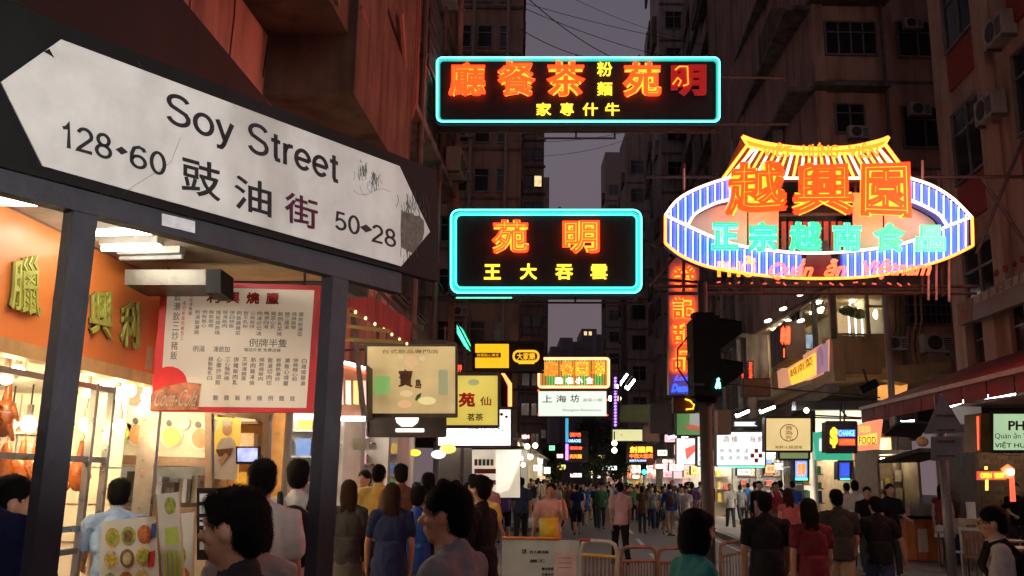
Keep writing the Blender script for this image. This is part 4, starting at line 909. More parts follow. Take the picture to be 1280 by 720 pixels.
# canopy over the pavement with a tube lit ceiling
can = thing('shop_canopy', 'dark canopy box over the pavement with fluorescent tubes under its pale ceiling', 'canopy', wy(5))
ceilm = mat('ceiling_panel', (.55, .45, .32), .6, 0, .15, 3, .1, .4, .4)
for i in range(8): MB().fbox(FS, 2.2+i*.66, 2.2+i*.66+.645, 3.31, 3.335, .04, 1.62).obj('ceiling_panel', ceilm, can)
MB().fbox(FS, 2.0, 7.55, 3.34, 3.40, .0, 1.7).obj('roof', blackb, can)
MB().fbox(FS, 2.0, 7.55, 3.20, 3.80, 1.62, 1.72).obj('front_board', blackb, can)
MB().fbox(FS, 7.5, 7.6, 3.20, 3.6, .0, 1.72).obj('end_beam', framem, can)
for i, (pa_, pb_) in enumerate((((-20, 253), (72, 254)), ((84, 293), (190, 290)), ((128, 311), (200, 309)), ((150, 323), (228, 321)), ((128, 272), (188, 268)))):
    t = MB(); a = G(*pa_, 3.24); b_ = G(*pb_, 3.24)
    fx = thing('fluorescent_light', ['fluorescent tube under the canopy at the very left edge', 'second fluorescent tube under the canopy, left of the first post', 'third fluorescent tube under the canopy, right of the first post', 'last fluorescent tube before the grey duct, unlit fitting', 'fluorescent tube nearest the viewer under the canopy'][i], 'lamp', a, 'fluorescent tubes under the canopy')
    MB().bar(a+Vector((0, 0, .045)), b_+Vector((0, 0, .045)), .09, .05).obj('fitting', mat('fitting_white', (.6, .58, .52), .5), fx)
    if i != 3: MB().tube([a, b_], .018, 8).obj('tube', emi('tube_bright', (1, .95, .82), 70), fx)
    else: MB().tube([a, b_], .016, 8).obj('tube', mat('tube_dead', (.7, .7, .68), .3), fx)
q = PF(6.4)
dk = tag(MB().rect(q, 156, 337, 262, 356, 0, .42).obj('duct', mat('galvanised', (.055, .048, .038), .4, .6, .2, 3)), 'grey sheet metal duct under the canopy end above the menu board', 'duct')
tag(MB().rect(PF(6.2), 257, 336, 276, 366, 0, .3).obj('junction_box', blackb), 'black box fixed at the right end of the grey duct', 'box')
# the interior: white tiled back wall, meat display with heat bulbs
tilew = mat('tile_white', (.72, .64, .5), .3, 0, .2, 6, .05); 
MB().fbox(FS, 2.6, 8.9, .1, 3.3, -2.3, -2.2).obj('back_wall', tilew, shop)
MB().fbox(FS, 2.6, 8.9, 3.2, 3.3, -2.2, -.06).obj('ceiling', ceilm, shop)
MB().fbox(FS, 2.6, 8.9, .08, PZ+.02, -2.2, .05).obj('floor', mat('red_tile', (.22, .08, .05), .4), shop)
for r_ in range(6):
    for c_ in range(14): MB().fbox(FS, 2.7+c_*.44, 2.7+c_*.44+.425, .9+r_*.36, .9+r_*.36+.345, -2.2, -2.19).obj('wall_tile', tilew, shop)
for u in (3.6, 5.2, 6.6, 8.0):
    a = FS[0]+S*u-FS[2]*.5; b_ = FS[0]+S*u-FS[2]*1.9; a.z = b_.z = 3.1; MB().tube([a, b_], .02, 6).obj('ceiling_tube', emi('tube_shop', (1, .86, .62), 150), shop)
MB().box((-7.2, 7.8, .1), (P(131, 500, 7.8).x, 7.86, 3.3)).obj('partition', tilew, shop)
MB().box((-6.2, 9.36, .1), (-2.95, 9.42, 3.3)).obj('partition', tilew, shop)
for r_ in range(6):
    for c_ in range(8): MB().box((-5.6+c_*.30, 7.785, 1.2+r_*.30), (-5.6+c_*.30+.285, 7.799, 1.2+r_*.30+.285)).obj('wall_tile', tilew, shop)
case = thing('display_case', 'glass display case with hanging roast ducks under hot lamps behind the first post', 'display case', wy(5))
def fline(u0, z0, n0, u1, z1, n1, r, m, name, parent, F=FS):
    a = F[0]+F[1]*u0+F[2]*n0; b = F[0]+F[1]*u1+F[2]*n1; a.z, b.z = z0, z1; return MB().bar(a, b, r).obj(name, m, parent)
zs1 = W(60, 572).z; ue = uof(132, 600)
for z in (zs1, zs1-.47, zs1-.62, 2.35): fline(u_a, z, -.02, ue, z, -.02, .04, steelb, 'rail', case)
for u in (u_a, 4.9, uof(132, 600), uof(110, 600)): fline(u, .14, -.02, u, 2.38, -.02, .045, steelb, 'upright', case)
MB().fbox(FS, u_a, ue, .14, .95, -.7, -.05).obj('counter', steelb, case)
MB().fbox(FS, u_a, ue, zs1+.03, 2.33, -.03, -.02).obj('glass_pane', glassmat(), case)
MB().fbox(FS, u_a, ue, 2.33, 2.36, -.75, -.03).obj('top_shelf', steelb, case)
hook = MB(); 
for u in np.arange(3.4, ue, .05): pass
a = FS[0]+S*u_a-FS[2]*.35; b_ = FS[0]+S*ue-FS[2]*.35; hook.tube([(a.x, a.y, 2.0), (b_.x, b_.y, 2.0)], .012, 6); hook.tube([(a.x, a.y, 1.62), (b_.x, b_.y, 1.62)], .012, 6); hook.obj('hanging_rail', steelb, case)
bulbm = emi('heat_bulb', (1, .74, .38), 150, (1, .9, .7)); sock = mat('bulb_socket', (.35, .3, .25), .4, .6)
bulbs = [(22, 466), (8, 470), (62, 478), (110, 488), (131, 484), (147, 492), (163, 488), (184, 496), (14, 527), (36, 530), (107, 531), (149, 533), (180, 510)]
for i, (x, y) in enumerate(bulbs):
    p = PWL(-3.75 if i % 2 else -3.95)(x, y)
    lb = thing('heat_lamp', 'hot bare bulb in the roast meat shop, %s' % ['upper row behind the first post', 'upper row at the left edge', 'upper row left of the post', 'upper row just right of the post', 'upper row by the steel upright', 'upper row halfway to the menu', 'upper row nearer the menu', 'upper row beside the menu board', 'lower row at the left edge', 'lower row left of the post', 'lower row right of the post', 'lower row by the poster wall', 'lower right under the menu corner'][i], 'lamp', p, 'heat lamps in the roast meat shop')
    MB().ell(p, (.05, .05, .058), 12, 8).obj('bulb', bulbm, lb, smooth=True); MB().cyl((p.x, p.y, p.z+.045), (p.x, p.y, p.z+.13), .022, 8).obj('socket', sock, lb); MB().cyl((p.x, p.y, p.z+.13), (p.x, p.y, 2.36 if p.z < 2.2 else p.z+.25), .006, 5).obj('wire', cabm, lb)
duckm = mat('roast_skin', (.42, .11, .02), .28, 0, .4, 12, .2, .6)
def duck(p, label, s=1.0):
    m = MB(); m.ell(p+Vector((0, 0, -.16*s)), (.075*s, .07*s, .13*s), 14, 10); m.cap(p+Vector((0, 0, -.06*s)), p+Vector((.0, 0, .08*s)), .035*s, .018*s, 8)
    for sx_ in (-1, 1): m.cap(p+Vector((sx_*.05*s, -.02, -.22*s)), p+Vector((sx_*.085*s, -.03, -.30*s)), .03*s, .014*s, 8); m.cap(p+Vector((sx_*.06*s, -.02, -.10*s)), p+Vector((sx_*.10*s, -.02, -.18*s)), .022*s, .012*s, 8)
    m.tube([p+Vector((0, 0, .07*s)), p+Vector((.015*s, 0, .12*s)), p+Vector((0, 0, .16*s))], .004, 5)
    return tag(m.obj('roast_duck', duckm, smooth=True), label, 'roast duck', 'roast ducks on hooks')
for x, y, lab in ((28, 566, 'roast duck hanging lowest at the left edge of the display'), (46, 562, 'roast duck left of the first post'), (101, 566, 'roast duck just right of the first post'), (10, 492, 'roast duck in the bright upper row at far left'), (80, 500, 'roast duck behind the post in the upper row')):
    duck(PWL(-3.85)(x, y), lab, 1.0)
for i in range(6):   # slabs of roast pork in the bright upper row
    u = 3.9+i*.48; p = FS[0]+S*u-FS[2]*.4; p.z = 1.98
    tag(MB().ell((p.x, p.y, 1.78), (.05, .04, .17), 10, 8).tube([(p.x, p.y, 1.94), (p.x, p.y, 2.0)], .004, 5).obj('roast_pork', duckm, smooth=True), 'strip of roast pork hanging in the bright upper row of the display', 'roast pork', 'roast pork strips')
# menu board over the pavement
MP = PF(6.9)
mbd = thing('menu_board', 'large white Chinese menu board with red frame and red disc beside the roast shop', 'menu board', MP(300, 515))
redf = mat('menu_red', (.60, .03, .035), .45, 0, .12, 5, .03); creamb = emi('menu_sheet', (1, .82, .6), .14, (.72, .62, .5), .12, 1.2)
MB().poly(MP, [(202, 351), (401, 357), (391, 516), (188, 514)], 0, .06).obj('frame_panel', redf, mbd)
MB().poly(MP, [(210, 358), (393, 363), (383, 510), (200, 508)], .004, .003).obj('sheet', creamb, mbd)
def mq(u0, v0, u1, v1):
    TL, TR, BR, BL = (210, 358), (393, 363), (383, 510), (200, 508)
    def f(u, v): return tuple((BL[i]*(1-u)+BR[i]*u)*v+(TL[i]*(1-u)+TR[i]*u)*(1-v) for i in (0, 1))
    return [f(u0, v0), f(u1, v0), f(u1, v1), f(u0, v1)]
random.seed(11)
dishes = '叉燒飯 燒鴨飯 燒肉飯 油雞飯 切雞飯 鹹蛋飯 乳豬飯 雙拼飯 三拼飯 例湯 凍飲 熱飲 菜心 炒麵 湯粉 瀨粉 豉油雞 白切雞 燒鵝飯 臘腸飯'.split()
for i, s in enumerate('利興燒臘'): word(MP, s, mq(.27+i*.135, .03, .36+i*.135, .13), inkred, mbd, .006, 'character', plump=.04)
inkm = mat('menu_ink', (.10, .07, .06), .5)
def col_(u, v0, v1, w_, n, m=inkm):
    b = MB()
    for k in range(n):
        h = (v1-v0)/n; c = random.choice(random.choice(dishes)); put(b, MP, c, mq(u, v0+k*h, u+w_, v0+k*h+h*.86), .006)
    b.obj('lettering', m, mbd)
for i, u in enumerate(np.arange(.20, .95, .047)): col_(u, .19+ .0*i, .19+(.15 if i % 3 else .21), .034, 4 if i % 3 else 5)
for i, u in enumerate(np.arange(.31, .95, .058)): col_(u, .58, .58+(.24 if i % 2 else .20), .034, 5)
for i, u in enumerate(np.arange(.36, .93, .075)): col_(u, .90, .95, .034, 1)
col_(.05, .05, .62, .045, 7); col_(.11, .12, .45, .02, 8, inkred); col_(.155, .02, .24, .022, 6, inkred)
b = MB(); put(b, MP, '例牌半隻', mq(.58, .42, .84, .49), .006); b.obj('lettering', inkm, mbd)
b = MB(); put(b, MP, '電話外賣 免費送餐', mq(.55, .50, .80, .53), .006); b.obj('lettering', inkm, mbd)
b = MB(); put(b, MP, '例湯', mq(.20, .49, .28, .54), .006); put(b, MP, '凍飲加', mq(.34, .49, .45, .54), .006); b.obj('lettering', inkm, mbd)
MB().disc(MP, 212, 478, 22, 20, .007, .003).obj('red_disc', mat('disc_red', (.62, .02, .02), .4), mbd)
MB().poly(MP, [(189, 492), (205, 484), (232, 478), (252, 480), (248, 512), (188, 513)], .009, .002).obj('print_splash', mat('splash_orange', (.62, .22, .10), .5, 0, .8, 14), mbd)
script(MP, 'Coca-Cola', (191, 487, 244, 508), mat('script_cream', (.75, .6, .45), .5), parent=mbd, off=.013, fill=True)
MB().tube([MP(208, 330, -.03), MP(208, 352, -.03)], .01, 6).obj('hanger', steel, mbd); MB().tube([MP(380, 340, -.03), MP(380, 358, -.03)], .01, 6).obj('hanger', steel, mbd)
# bowl pictures panel, shelf, chef poster, screen
fr = PF(8.3)
t = thing('picture_panel', 'row of noodle bowl pictures above the kitchen window under the menu board', 'picture panel', fr(200, 575))
MB().poly(fr, [(140, 505), (264, 517), (262, 574), (140, 570)], 0, .04).obj('panel', mat('panel_grey', (.42, .40, .33), .5, 0, .2, 4), t)
random.seed(3)
for i, (cx, cy) in enumerate(((172, 540), (214, 543), (250, 545), (150, 538))):
    MB().disc(fr, cx, cy, 15, 18, .006).obj('plate', mat('plate_white', (.62, .62, .56), .4), t); MB().disc(fr, cx+1, cy+3, 11, 12, .012).obj('food', [mat('food_brown', (.3, .14, .06), .5, 0, .6, 30), mat('food_green', (.25, .33, .08), .5, 0, .6, 30)][i % 2], t)
    MB().disc(fr, cx+17, cy-14, 7, 8, .012).obj('cup', mat('plate_white', (.62, .62, .56), .4), t); MB().disc(fr, cx-2, cy-14, 3.5, 4, .016).obj('sauce', ink, t)
fr = PF(8.8)
t = thing('poster', 'yellow poster of a cook in white holding a bowl beside the kitchen window', 'poster', fr(280, 598))
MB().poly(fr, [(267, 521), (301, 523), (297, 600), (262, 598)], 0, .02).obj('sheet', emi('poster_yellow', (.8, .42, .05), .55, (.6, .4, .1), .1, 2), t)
wc = mat('poster_white', (.6, .52, .42), .5, 0, .2, 8); sk = mat('poster_skin', (.5, .26, .14), .5)
MB().poly(fr, [(272, 556), (277, 548), (288, 546), (294, 552), (298, 572), (296, 600), (264, 598), (268, 572)], .006).obj('cook_jacket', wc, t); MB().disc(fr, 284, 537, 6, 8, .008).obj('cook_face', sk, t); MB().disc(fr, 284, 529, 6.5, 4.5, .011).obj('cook_hat', wc, t); MB().poly(fr, [(270, 562), (292, 560), (288, 570), (274, 571)], .013).obj('bowl', inkbrown, t); MB().poly(fr, [(273, 575), (283, 566), (286, 570), (276, 582)], .015).obj('arm', sk, t)
fr = PF(8.6)
t = thing('television', 'small television glowing blue above the counter behind the crowd', 'television', fr(308, 580)); MB().rect(fr, 295, 558, 324, 580, 0, .06).obj('casing', blackb, t); MB().rect(fr, 297, 560, 322, 577, .006).obj('screen', emi('tv_blue', (.25, .3, .75), 1.3, (.2, .2, .3), .6, 12), t)
# kitchen window frames and inside shelf
t = thing('kitchen_window', 'steel framed kitchen window of the roast shop with dishes stacked inside', 'kitchen window', W(190, 640)); fr = PF(8.3)
for a, b_ in (((136, 574), (262, 578)), ((136, 640), (262, 640)), ((262, 505), (262, 650)), ((334, 520), (332, 690)), ((262, 512), (340, 521))): MB().bar(fr(*a), fr(*b_), .06, .08).obj('frame', mat('frame_brown', (.10, .06, .04), .4, .2), t)
MB().poly(PF(9.2), [(136, 574), (262, 578), (262, 645), (136, 645)], 0, .05).obj('back_panel', mat('kitchen_steel', (.35, .38, .38), .35, .4, .5, 5), t)
random.seed(5)
for i in range(9): c = PF(8.9)(142+i*13, 579); MB().lathe((c.x, c.y, c.z-.02), [(0, 0), (.05, 0), (.075, .05), (.07, .05), (.045, .01)], 14).obj('bowl', mat('plate_white', (.62, .62, .56), .4), t)
MB().bar(PF(8.9)(138, 582), PF(8.9)(262, 582), .2, .02).obj('shelf', steelb, t)
MB().rect(PF(8.9), 144, 573, 153, 580, 0, .05).obj('led_display', emi('led_pink', (1, .05, .2), 2.5), t)
for i in range(7): c = PF(9.0)(150+i*16, 628); MB().cyl((c.x, c.y, c.z), (c.x, c.y, c.z+random.uniform(.12, .3)), random.uniform(.04, .09), 12).obj('pot', random.choice([steelb, framem, mat('pot_dark', (.05, .05, .05), .4)]), t)
# lower boards with dishes
fr = PF(6.2)
t = thing('dish_board', 'white board with rows of dish photographs at the counter in the lower left', 'menu board', fr(180, 760))
MB().poly(fr, [(127, 652), (242, 640), (240, 790), (120, 790)], 0, .03).obj('sheet', mat('board_white', (.60, .56, .46), .45, 0, .1, 3), t)
random.seed(9); fc = [mat('dish%d' % i, c, .5, 0, .6, 40, 0) for i, c in enumerate([(.55, .36, .04), (.30, .34, .06), (.42, .12, .03), (.5, .42, .2), (.2, .1, .04)])]
k = 0
for cy in (672, 700, 728, 752):
    for cx in (141, 161, 181):
        MB().disc(fr, cx+(cy-672)*-.06, cy-(cx-141)*.10, 9, 12, .006).obj('dish', fc[k % 5], t); MB().disc(fr, cx+(cy-672)*-.06, cy-(cx-141)*.10, 5.5, 8, .011).obj('food', fc[(k*3+1) % 5], t); k += 1
MB().poly(fr, [(190, 655), (197, 653), (194, 672), (188, 673)], .006).obj('blue_mark', inkblue, t); MB().poly(fr, [(186, 690), (194, 688), (192, 708), (185, 709)], .006).obj('red_mark', inkred, t)
for i in range(3): MB().disc(fr, 222+i*4, 668+i*26, 7, 11, .006).obj('dish', fc[i], t)
fr = PF(5.6)
t = thing('standing_board', 'upright drinks board with green bottles leaning at the counter', 'menu board', fr(215, 770))
MB().poly(fr, [(194, 618), (222, 615), (234, 790), (204, 790)], .0, .03).obj('sheet', mat('board_white', (.60, .56, .46), .45), t)
MB().poly(fr, [(194, 618), (196, 618), (207, 790), (204, 790)], .012).obj('edge', mat('wood_edge', (.3, .17, .07), .5), t)
MB().disc(fr, 213, 632, 7, 11, .006).obj('fruit', fc[1], t); MB().poly(fr, [(206, 660), (222, 658), (225, 680), (208, 682)], .006).obj('green_patch', mat('lime', (.45, .55, .08), .5), t)
for i in range(4): MB().poly(fr, [(205+i*6, 688), (209+i*6, 688), (211+i*6, 730), (207+i*6, 730)], .008).obj('bottle', mat('lime', (.45, .55, .08), .5), t)
t = thing('magazine_rack', 'dark rack of small cards beside the drinks board', 'rack', PF(6.6)(255, 690)); fr = PF(6.6)
MB().rect(fr, 246, 610, 282, 700, 0, .08).obj('back', blackb, t)
for i in range(5):
    for j in range(2): MB().rect(fr, 250+j*12, 617+i*15, 260+j*12, 627+i*15, .01).obj('card', mat('card_pale', (.45, .45, .5), .5), t)
# ---------------------------------------------------------------- other left shops
def goods(parent, F, u0, u1, z0, z1, n, rows, cols, seed, pal, sz=.8):
    random.seed(seed)
    for r_ in range(rows):
        z = z0+(z1-z0)*r_/rows
        MB().fbox(F, u0, u1, z-.03, z, n-.25, n+.03).obj('shelf', steelb if seed % 2 else framem, parent)
        for c_ in range(cols):
            u = u0+(u1-u0)*(c_+.5)/cols; w_ = (u1-u0)/cols*random.uniform(.4, .9)*sz; h = (z1-z0)/rows*random.uniform(.35, .85)
            MB().fbox(F, u-w_/2, u+w_/2, z, z+h, n-.15, n).obj('box', random.choice(pal), parent)
pal = [mat('goods%d' % i, c, .45, 0, .2, 10) for i, c in enumerate([(.5, .08, .05), (.55, .5, .4), (.08, .15, .35), (.6, .42, .08), (.1, .3, .15), (.5, .3, .35), (.15, .12, .1), (.65, .62, .58)])]
lamp_strip = emi('lamp_strip', (1, .93, .82), 3.0)
def shopbox(name, label, F, u0, u1, z1, dep, lamps=2, wallm=None, lamp=lamp_w, z0=PZ, fasc=None, seed=1, rows=5, sideg=True):
    c = F[0]+F[1]*((u0+u1)/2); r_ = thing(name, label, 'shop', (c.x, c.y, z0)); wm = wallm or mat('shop_white', (.6, .57, .5), .5, 0, .1, 3)
    MB().fbox(F, u0, u1, z0, z1, -dep-.1, -dep).obj('back_wall', wm, r_); MB().fbox(F, u0-.06, u0, z0, z1, -dep, 0).obj('side_wall', wm, r_); MB().fbox(F, u1, u1+.06, z0, z1, -dep, 0).obj('side_wall', wm, r_)
    MB().fbox(F, u0-.06, u1+.06, z1, z1+.1, -dep, .02).obj('ceiling', wm, r_); MB().fbox(F, u0, u1, z0-.04, z0+.015, -dep, 0).obj('floor', mat('shop_floor', (.3, .26, .2), .3), r_)
    for i in range(lamps):
        u = u0+(u1-u0)*(i+.5)/lamps; a = F[0]+F[1]*u-F[2]*.4; b = F[0]+F[1]*u-F[2]*(dep-.4); a.z = b.z = z1-.09; MB().tube([a, b], .03, 6).obj('ceiling_tube', lamp, r_)
    if rows: goods(r_, F, u0+.2, u1-.2, z0+.7, z1-.5, -dep+.3, rows, max(3, int((u1-u0)/.45)), seed, pal)
    if rows and sideg:
        far = u1 if F[1].y > 0 else u0; sg = -1 if F[1].y > 0 else 1; p_ = F[0]+F[1]*far
        goods(r_, (p_, F[2], F[1]*sg), -dep+.1, -.25, z0+.35, z1-.25, .22, 6, 7, seed+100, pal, .9)
        MB().fbox((p_, F[2], F[1]*sg), -dep+.05, -.2, z1-.24, z1-.08, .02, .2).obj('light_strip', lamp_strip, r_)
    if fasc: MB().fbox(F, u0, u1, z1-.02, z1+fasc[0], .021, .12).obj('fascia', fasc[1], r_)
    return r_
lamp_warm = emi('lamp_warm', (1, .74, .42), 60.0); lamp_cool = emi('lamp_cool', (1, .93, .85), 65.0)
shopbox('restaurant', 'warm lit eatery with wooden frames past the cook poster', FL(-3.6), 9.55, 11.2, 3.0, 2.6, 3, mat('amber_wall', (.6, .38, .16), .5), lamp_warm, seed=4, rows=3)
shopbox('bakery_shop', 'white lit shop with shelves and a yellow sign beyond the second post', FL(-3.6), 11.5, 14.6, 3.1, 2.6, 3, None, lamp_cool, seed=5)
shopbox('beauty_shop', 'bright shop with a counter and posters under the black bowl sign', FL(-3.6), 14.9, 17.2, 3.0, 2.6, 2, None, lamp_cool, seed=6, rows=4)
shopbox('optical_shop', 'brilliant white shop beneath the long white lightbox', FL(-3.6), 17.4, 19.8, 3.4, 2.4, 3, None, lamp_cool, seed=7, rows=4)
for (x0, x1, y0, d, lab, m_) in ((430, 452, 548, 13.3, 'pale square pillar between the left shops', (.55, .42, .35)), (497, 512, 556, 15.5, 'pinkish tiled pillar under the black bowl sign', (.5, .36, .33)), (402, 410, 520, 11.0, 'narrow lit door post of the warm eatery', (.6, .45, .28))):
    a = P(x0, y0, d); b = P(x1, y0, d); tag(MB().box((a.x, d, PZ), (b.x, d+.35, 3.0)).obj('pillar', mat('pillar%d' % x0, m_, .45, 0, .2, 3, .1, .4, .3)), lab, 'pillar')
# pink edged lit showcase behind the second post
t, fr = lightbox('showcase_sign', 'showcase with white and pink neon edge and hanging items beside the second post', 10.6, (402, 458, 458, 520), mat('showcase_back', (.26, .12, .07), .5), frame=False, dep=.5)
MB().line(fr, [(402, 449), (440, 456), (458, 462)], .02, .1).obj('white_tube', emi('tube_white2', (.9, .95, 1), 6), t); MB().line(fr, [(402, 453), (440, 460), (458, 467)], .02, .08).obj('pink_tube', T_RED, t); MB().line(fr, [(402, 524), (458, 524)], .03, .1).obj('white_tube', emi('tube_white2', (.9, .95, 1), 6), t)
for i in range(6): MB().poly(fr, [(404+i*9.5, 476), (410+i*9.5, 476), (410.5+i*9.5, 506), (404+i*9.5, 505)], .02, .05).obj('hanging_sample', [emi('sample_cream', (1, .8, .55), 1.0), emi('sample_gold', (.9, .6, .15), .9), emi('sample_pink', (.9, .55, .45), .9)][i % 3], t)
tag(MB().rect(PF(11.5), 441, 548, 458, 562, 0, .2).obj('speaker_box', mat('box_cream', (.4, .38, .3), .5)), 'small cream box fixed high on the shop wall right of the second post', 'box')
for x, y, r_, lab, c in ((414, 500, 1.6, 'downlight', 0), (548, 568, 9, 'round white mirror lamp inside the shop under the long white sign', (.9, .95, 1)), (560, 561, 10, 'amber half round shop lamp under the long white sign', (1, .6, .12)), (519, 566, 7, 'yellow paper lantern under the black bowl sign', (1, .8, .05))):
    if c: p = P(x, y, 15.8); tag(MB().ell(p, (r_*15.8/FPX, .08, r_*.6*15.8/FPX), 14, 8).obj('shop_lamp', emi('shoplamp%d' % x, c, 1.2), smooth=True), lab, 'lamp')
# white van-like stall with a slanting canopy farther along
fr = PF(24)
t = thing('market_stall', 'white lit stall with a slanting white sheet canopy past the left shops', 'stall', fr(620, 620))
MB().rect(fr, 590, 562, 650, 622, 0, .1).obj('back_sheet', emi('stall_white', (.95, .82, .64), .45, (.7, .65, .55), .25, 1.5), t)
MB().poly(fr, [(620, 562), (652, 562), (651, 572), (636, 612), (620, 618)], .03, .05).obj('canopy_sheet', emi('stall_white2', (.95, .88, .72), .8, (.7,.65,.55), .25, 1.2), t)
for i, c in enumerate(((.5, .1, .1), (.1, .3, .2), (.1, .3, .25), (.1, .25, .25), (.6, .5, .05))): MB().rect(fr, 593+i*5, 574, 597+i*5, 582, .02).obj('colour_chart', mat('chart%d' % i, c, .5), t)
MB().rect(fr, 593, 586, 620, 592, .02).obj('shelf_strip', pal[0], t); MB().rect(fr, 592, 600, 620, 606, .02).obj('shelf_strip', pal[5], t); MB().line(fr, [(590, 560), (655, 560)], .05, .1).obj('edge_bar', steel, t)
for x, y, lab in ((651, 573, 'bright lamp at the tip of the slanting canopy'), (654, 581, 'second lamp at the edge of the slanting canopy')): p = P(x, y, 23.6); tag(MB().ell(p, (.06, .06, .06), 10, 6).obj('clip_lamp', emi('globe_white', (1, .85, .6), 5)), lab, 'lamp')
# red awning with bulbs above the left pavement
aw = PF(8.5)
t = thing('awning', 'folded red awning with a string of bulbs sloping down beside the second post', 'awning', aw(480, 430))
pA, pB, pC, pD = PF(7.6)(436, 352), PF(9.6)(515, 402), PF(9.6)(513, 430), PF(7.6)(438, 383)
awm = mat('awning_red', (.33, .05, .045), .7, 0, .3, 4, .2, .3, .6)
for i in range(8):
    a, b = i/8, (i+1)/8-.006; MB().prism([pA.lerp(pB, a), pA.lerp(pB, b), pD.lerp(pC, b), pD.lerp(pC, a)], Vector((-.05, .02, 0))).obj('panel', awm, t)
MB().prism([PF(7.6)(400, 335), PF(7.6)(436, 352), PF(9.6)(515, 402), PF(10.5)(470, 395)], Vector((0, 0, -.03))).obj('top_sheet', mat('awning_dark', (.13, .03, .025), .7), t)
for i in range(5): MB().bar(aw(395+i*9, 352+i*18), aw(440+i*16, 372+i*14), .03).obj('rib', mat('yellow_batten', (.33, .25, .08), .6), t)
for i in range(7):
    p = pD.lerp(pC, (i+.5)/7)+Vector((0, 0, -.02)); MB().ell(p, (.014, .014, .018), 8, 6).obj('bulb', emi('small_bulb', (1, .7, .3), 1.4), t)
for a, b_, d in (((450, 428), (560, 428), 9.8), ((470, 360), (560, 450), 12), ((440, 385), (455, 520), 9.8)): tag(MB().bar(P(*a, d), P(*b_, d), .05).obj('steel_bar', steel), 'dark steel bar from %d to %d at the left shop canopies' % (a[0], b_[0]) if 0 else {450: 'level dark bar under the red awning', 470: 'diagonal dark strut between the red awning and the cream lightbox', 440: 'upright bar behind the second post'}[a[0]], 'steel bar')
fr = PF(7.9)
tag(MB().poly(fr, [(352, 330), (400, 345), (440, 372), (432, 378), (395, 358), (350, 340)], 0, .08).obj('canopy_batten', mat('yellow_batten', (.33, .25, .08), .6)), 'yellowish timber batten under the second canopy beside the second post', 'batten')
p = P(217, 84, 7.4); tt = thing('neon_light', 'tiny red neon squiggle with a green dot high above the street name plate', 'neon light', p); fr = PF(7.4)
MB().line(fr, [(214, 80), (219, 80), (218, 85), (214, 88), (218, 92), (223, 92)], .009, 0).obj('red_tube', T_RED, tt); MB().line(fr, [(214, 73), (220, 74)], .007, 0).obj('green_tube', T_GREEN, tt)
# ================================================================ RIGHT: SHOPS UNDER THE CORNER BUILDING
shopm = mat('shop_white', (.6, .57, .5), .5, 0, .1, 3)
# frontal shops at the foot of the corner building
def fu(px, d=DC): return P(px, 600, d).x
pal2 = pal
shopbox('pharmacy_shop', 'lit pharmacy shop front under the green fascia on the right', FC, fu(1022), fu(1066), 3.1, 3, 2, None, lamp_cool, seed=11, rows=5)
shopbox('snack_shop', 'cream lit shop with orange boxes and teal tube behind the lamp column', FC, fu(1068), fu(1120), 3.1, 3, 2, mat('amber_wall2', (.55, .42, .25), .5), lamp_warm, seed=12, rows=4)
t = thing('fascia_sign', 'green and orange fascia boards of the corner shops behind the dollar sign', 'sign', P(1060, 575, 25.4)); fr = PF(25.5)
MB().poly(fr, [(1016, 541), (1066, 533), (1066, 575), (1020, 575)], 0, .15).obj('green_board', emi('fascia_green', (.04, .42, .24), .75, (.1, .4, .3), .12, 1), t)
MB().poly(fr, [(1066.5, 533), (1104, 521), (1098, 573), (1066.5, 575)], .01, .15).obj('orange_board', emi('fascia_orange', (.95, .28, .14), .9, (.6, .3, .2), .12, 1), t)
MB().poly(fr, [(1070, 546), (1096, 541), (1096, 554), (1070, 557)], .02, .02).obj('yellow_band', emi('fascia_yellow', (1, .62, .08), 1.1), t); word(fr, '找換', (1073, 532, 1088, 541), emi('fascia_yellow', (1, .62, .08), 1.1), t, .03)
MB().poly(fr, rrect(1024, 548, 1036, 564, 2), .02, .03).obj('white_panel', emi('white_face4', (.9, 1, .95), 1.2), t)
b = MB(); put(b, fr, 'FOOD', (1073, 546, 1094, 555), .04); b.obj('lettering', inkred, t)
tag(MB().rect(PF(25.7), 1020, 512, 1078, 541, 0, .05).obj('billboard', emi('bill_cream', (1, .88, .62), .95, (.7, .6, .4), .35, 2)), 'lit cream advertisement panel above the green fascia', 'billboard')
tag(MB().line(PF(25.2), [(1116, 585), (1115, 625)], .04).obj('teal_tube', emi('teal_tube', (.05, .8, .5), 1.6)), 'upright teal light tube beside the lamp column', 'lamp')
# street side shops along the right row
lw2_ = emi('lamp_far', (1, .9, .78), 110.0); lw3_ = emi('lamp_far_warm', (1, .72, .42), 100.0)
lab_r = ['pink and white lit clothing shop under the pale lightboxes on the right row', 'bright chemist on the right row just past the traffic light pole', 'white lit shop with a dark red shutter far down the right row', 'far shop glowing warm white in the right row', 'farthest lit shop of the right row', 'shop with a red glow beside the LED restaurant board']
RX0 = RX
for i, (y0, y1, lm_) in enumerate(((29.5, 33, lamp_cool), (33.3, 38, lamp_cool), (38.3, 44, lamp_cool), (44.3, 52, lamp_warm), (52.3, 64, lamp_cool), (64.3, 80, lamp_warm))):
    shopbox('shop', lab_r[i], FCs, -y1, -y0, 3.2, 3.2, 3, None, {0: lw2_, 1: lw3_}[0 if lm_ is lamp_cool else 1], seed=20+i, rows=4, sideg=i < 4)
lab_l = ['warm lit shop across the side street on the left row', 'white lit shop farther on the left row', 'small lit shop far on the left row', 'farthest lit shop of the left row']
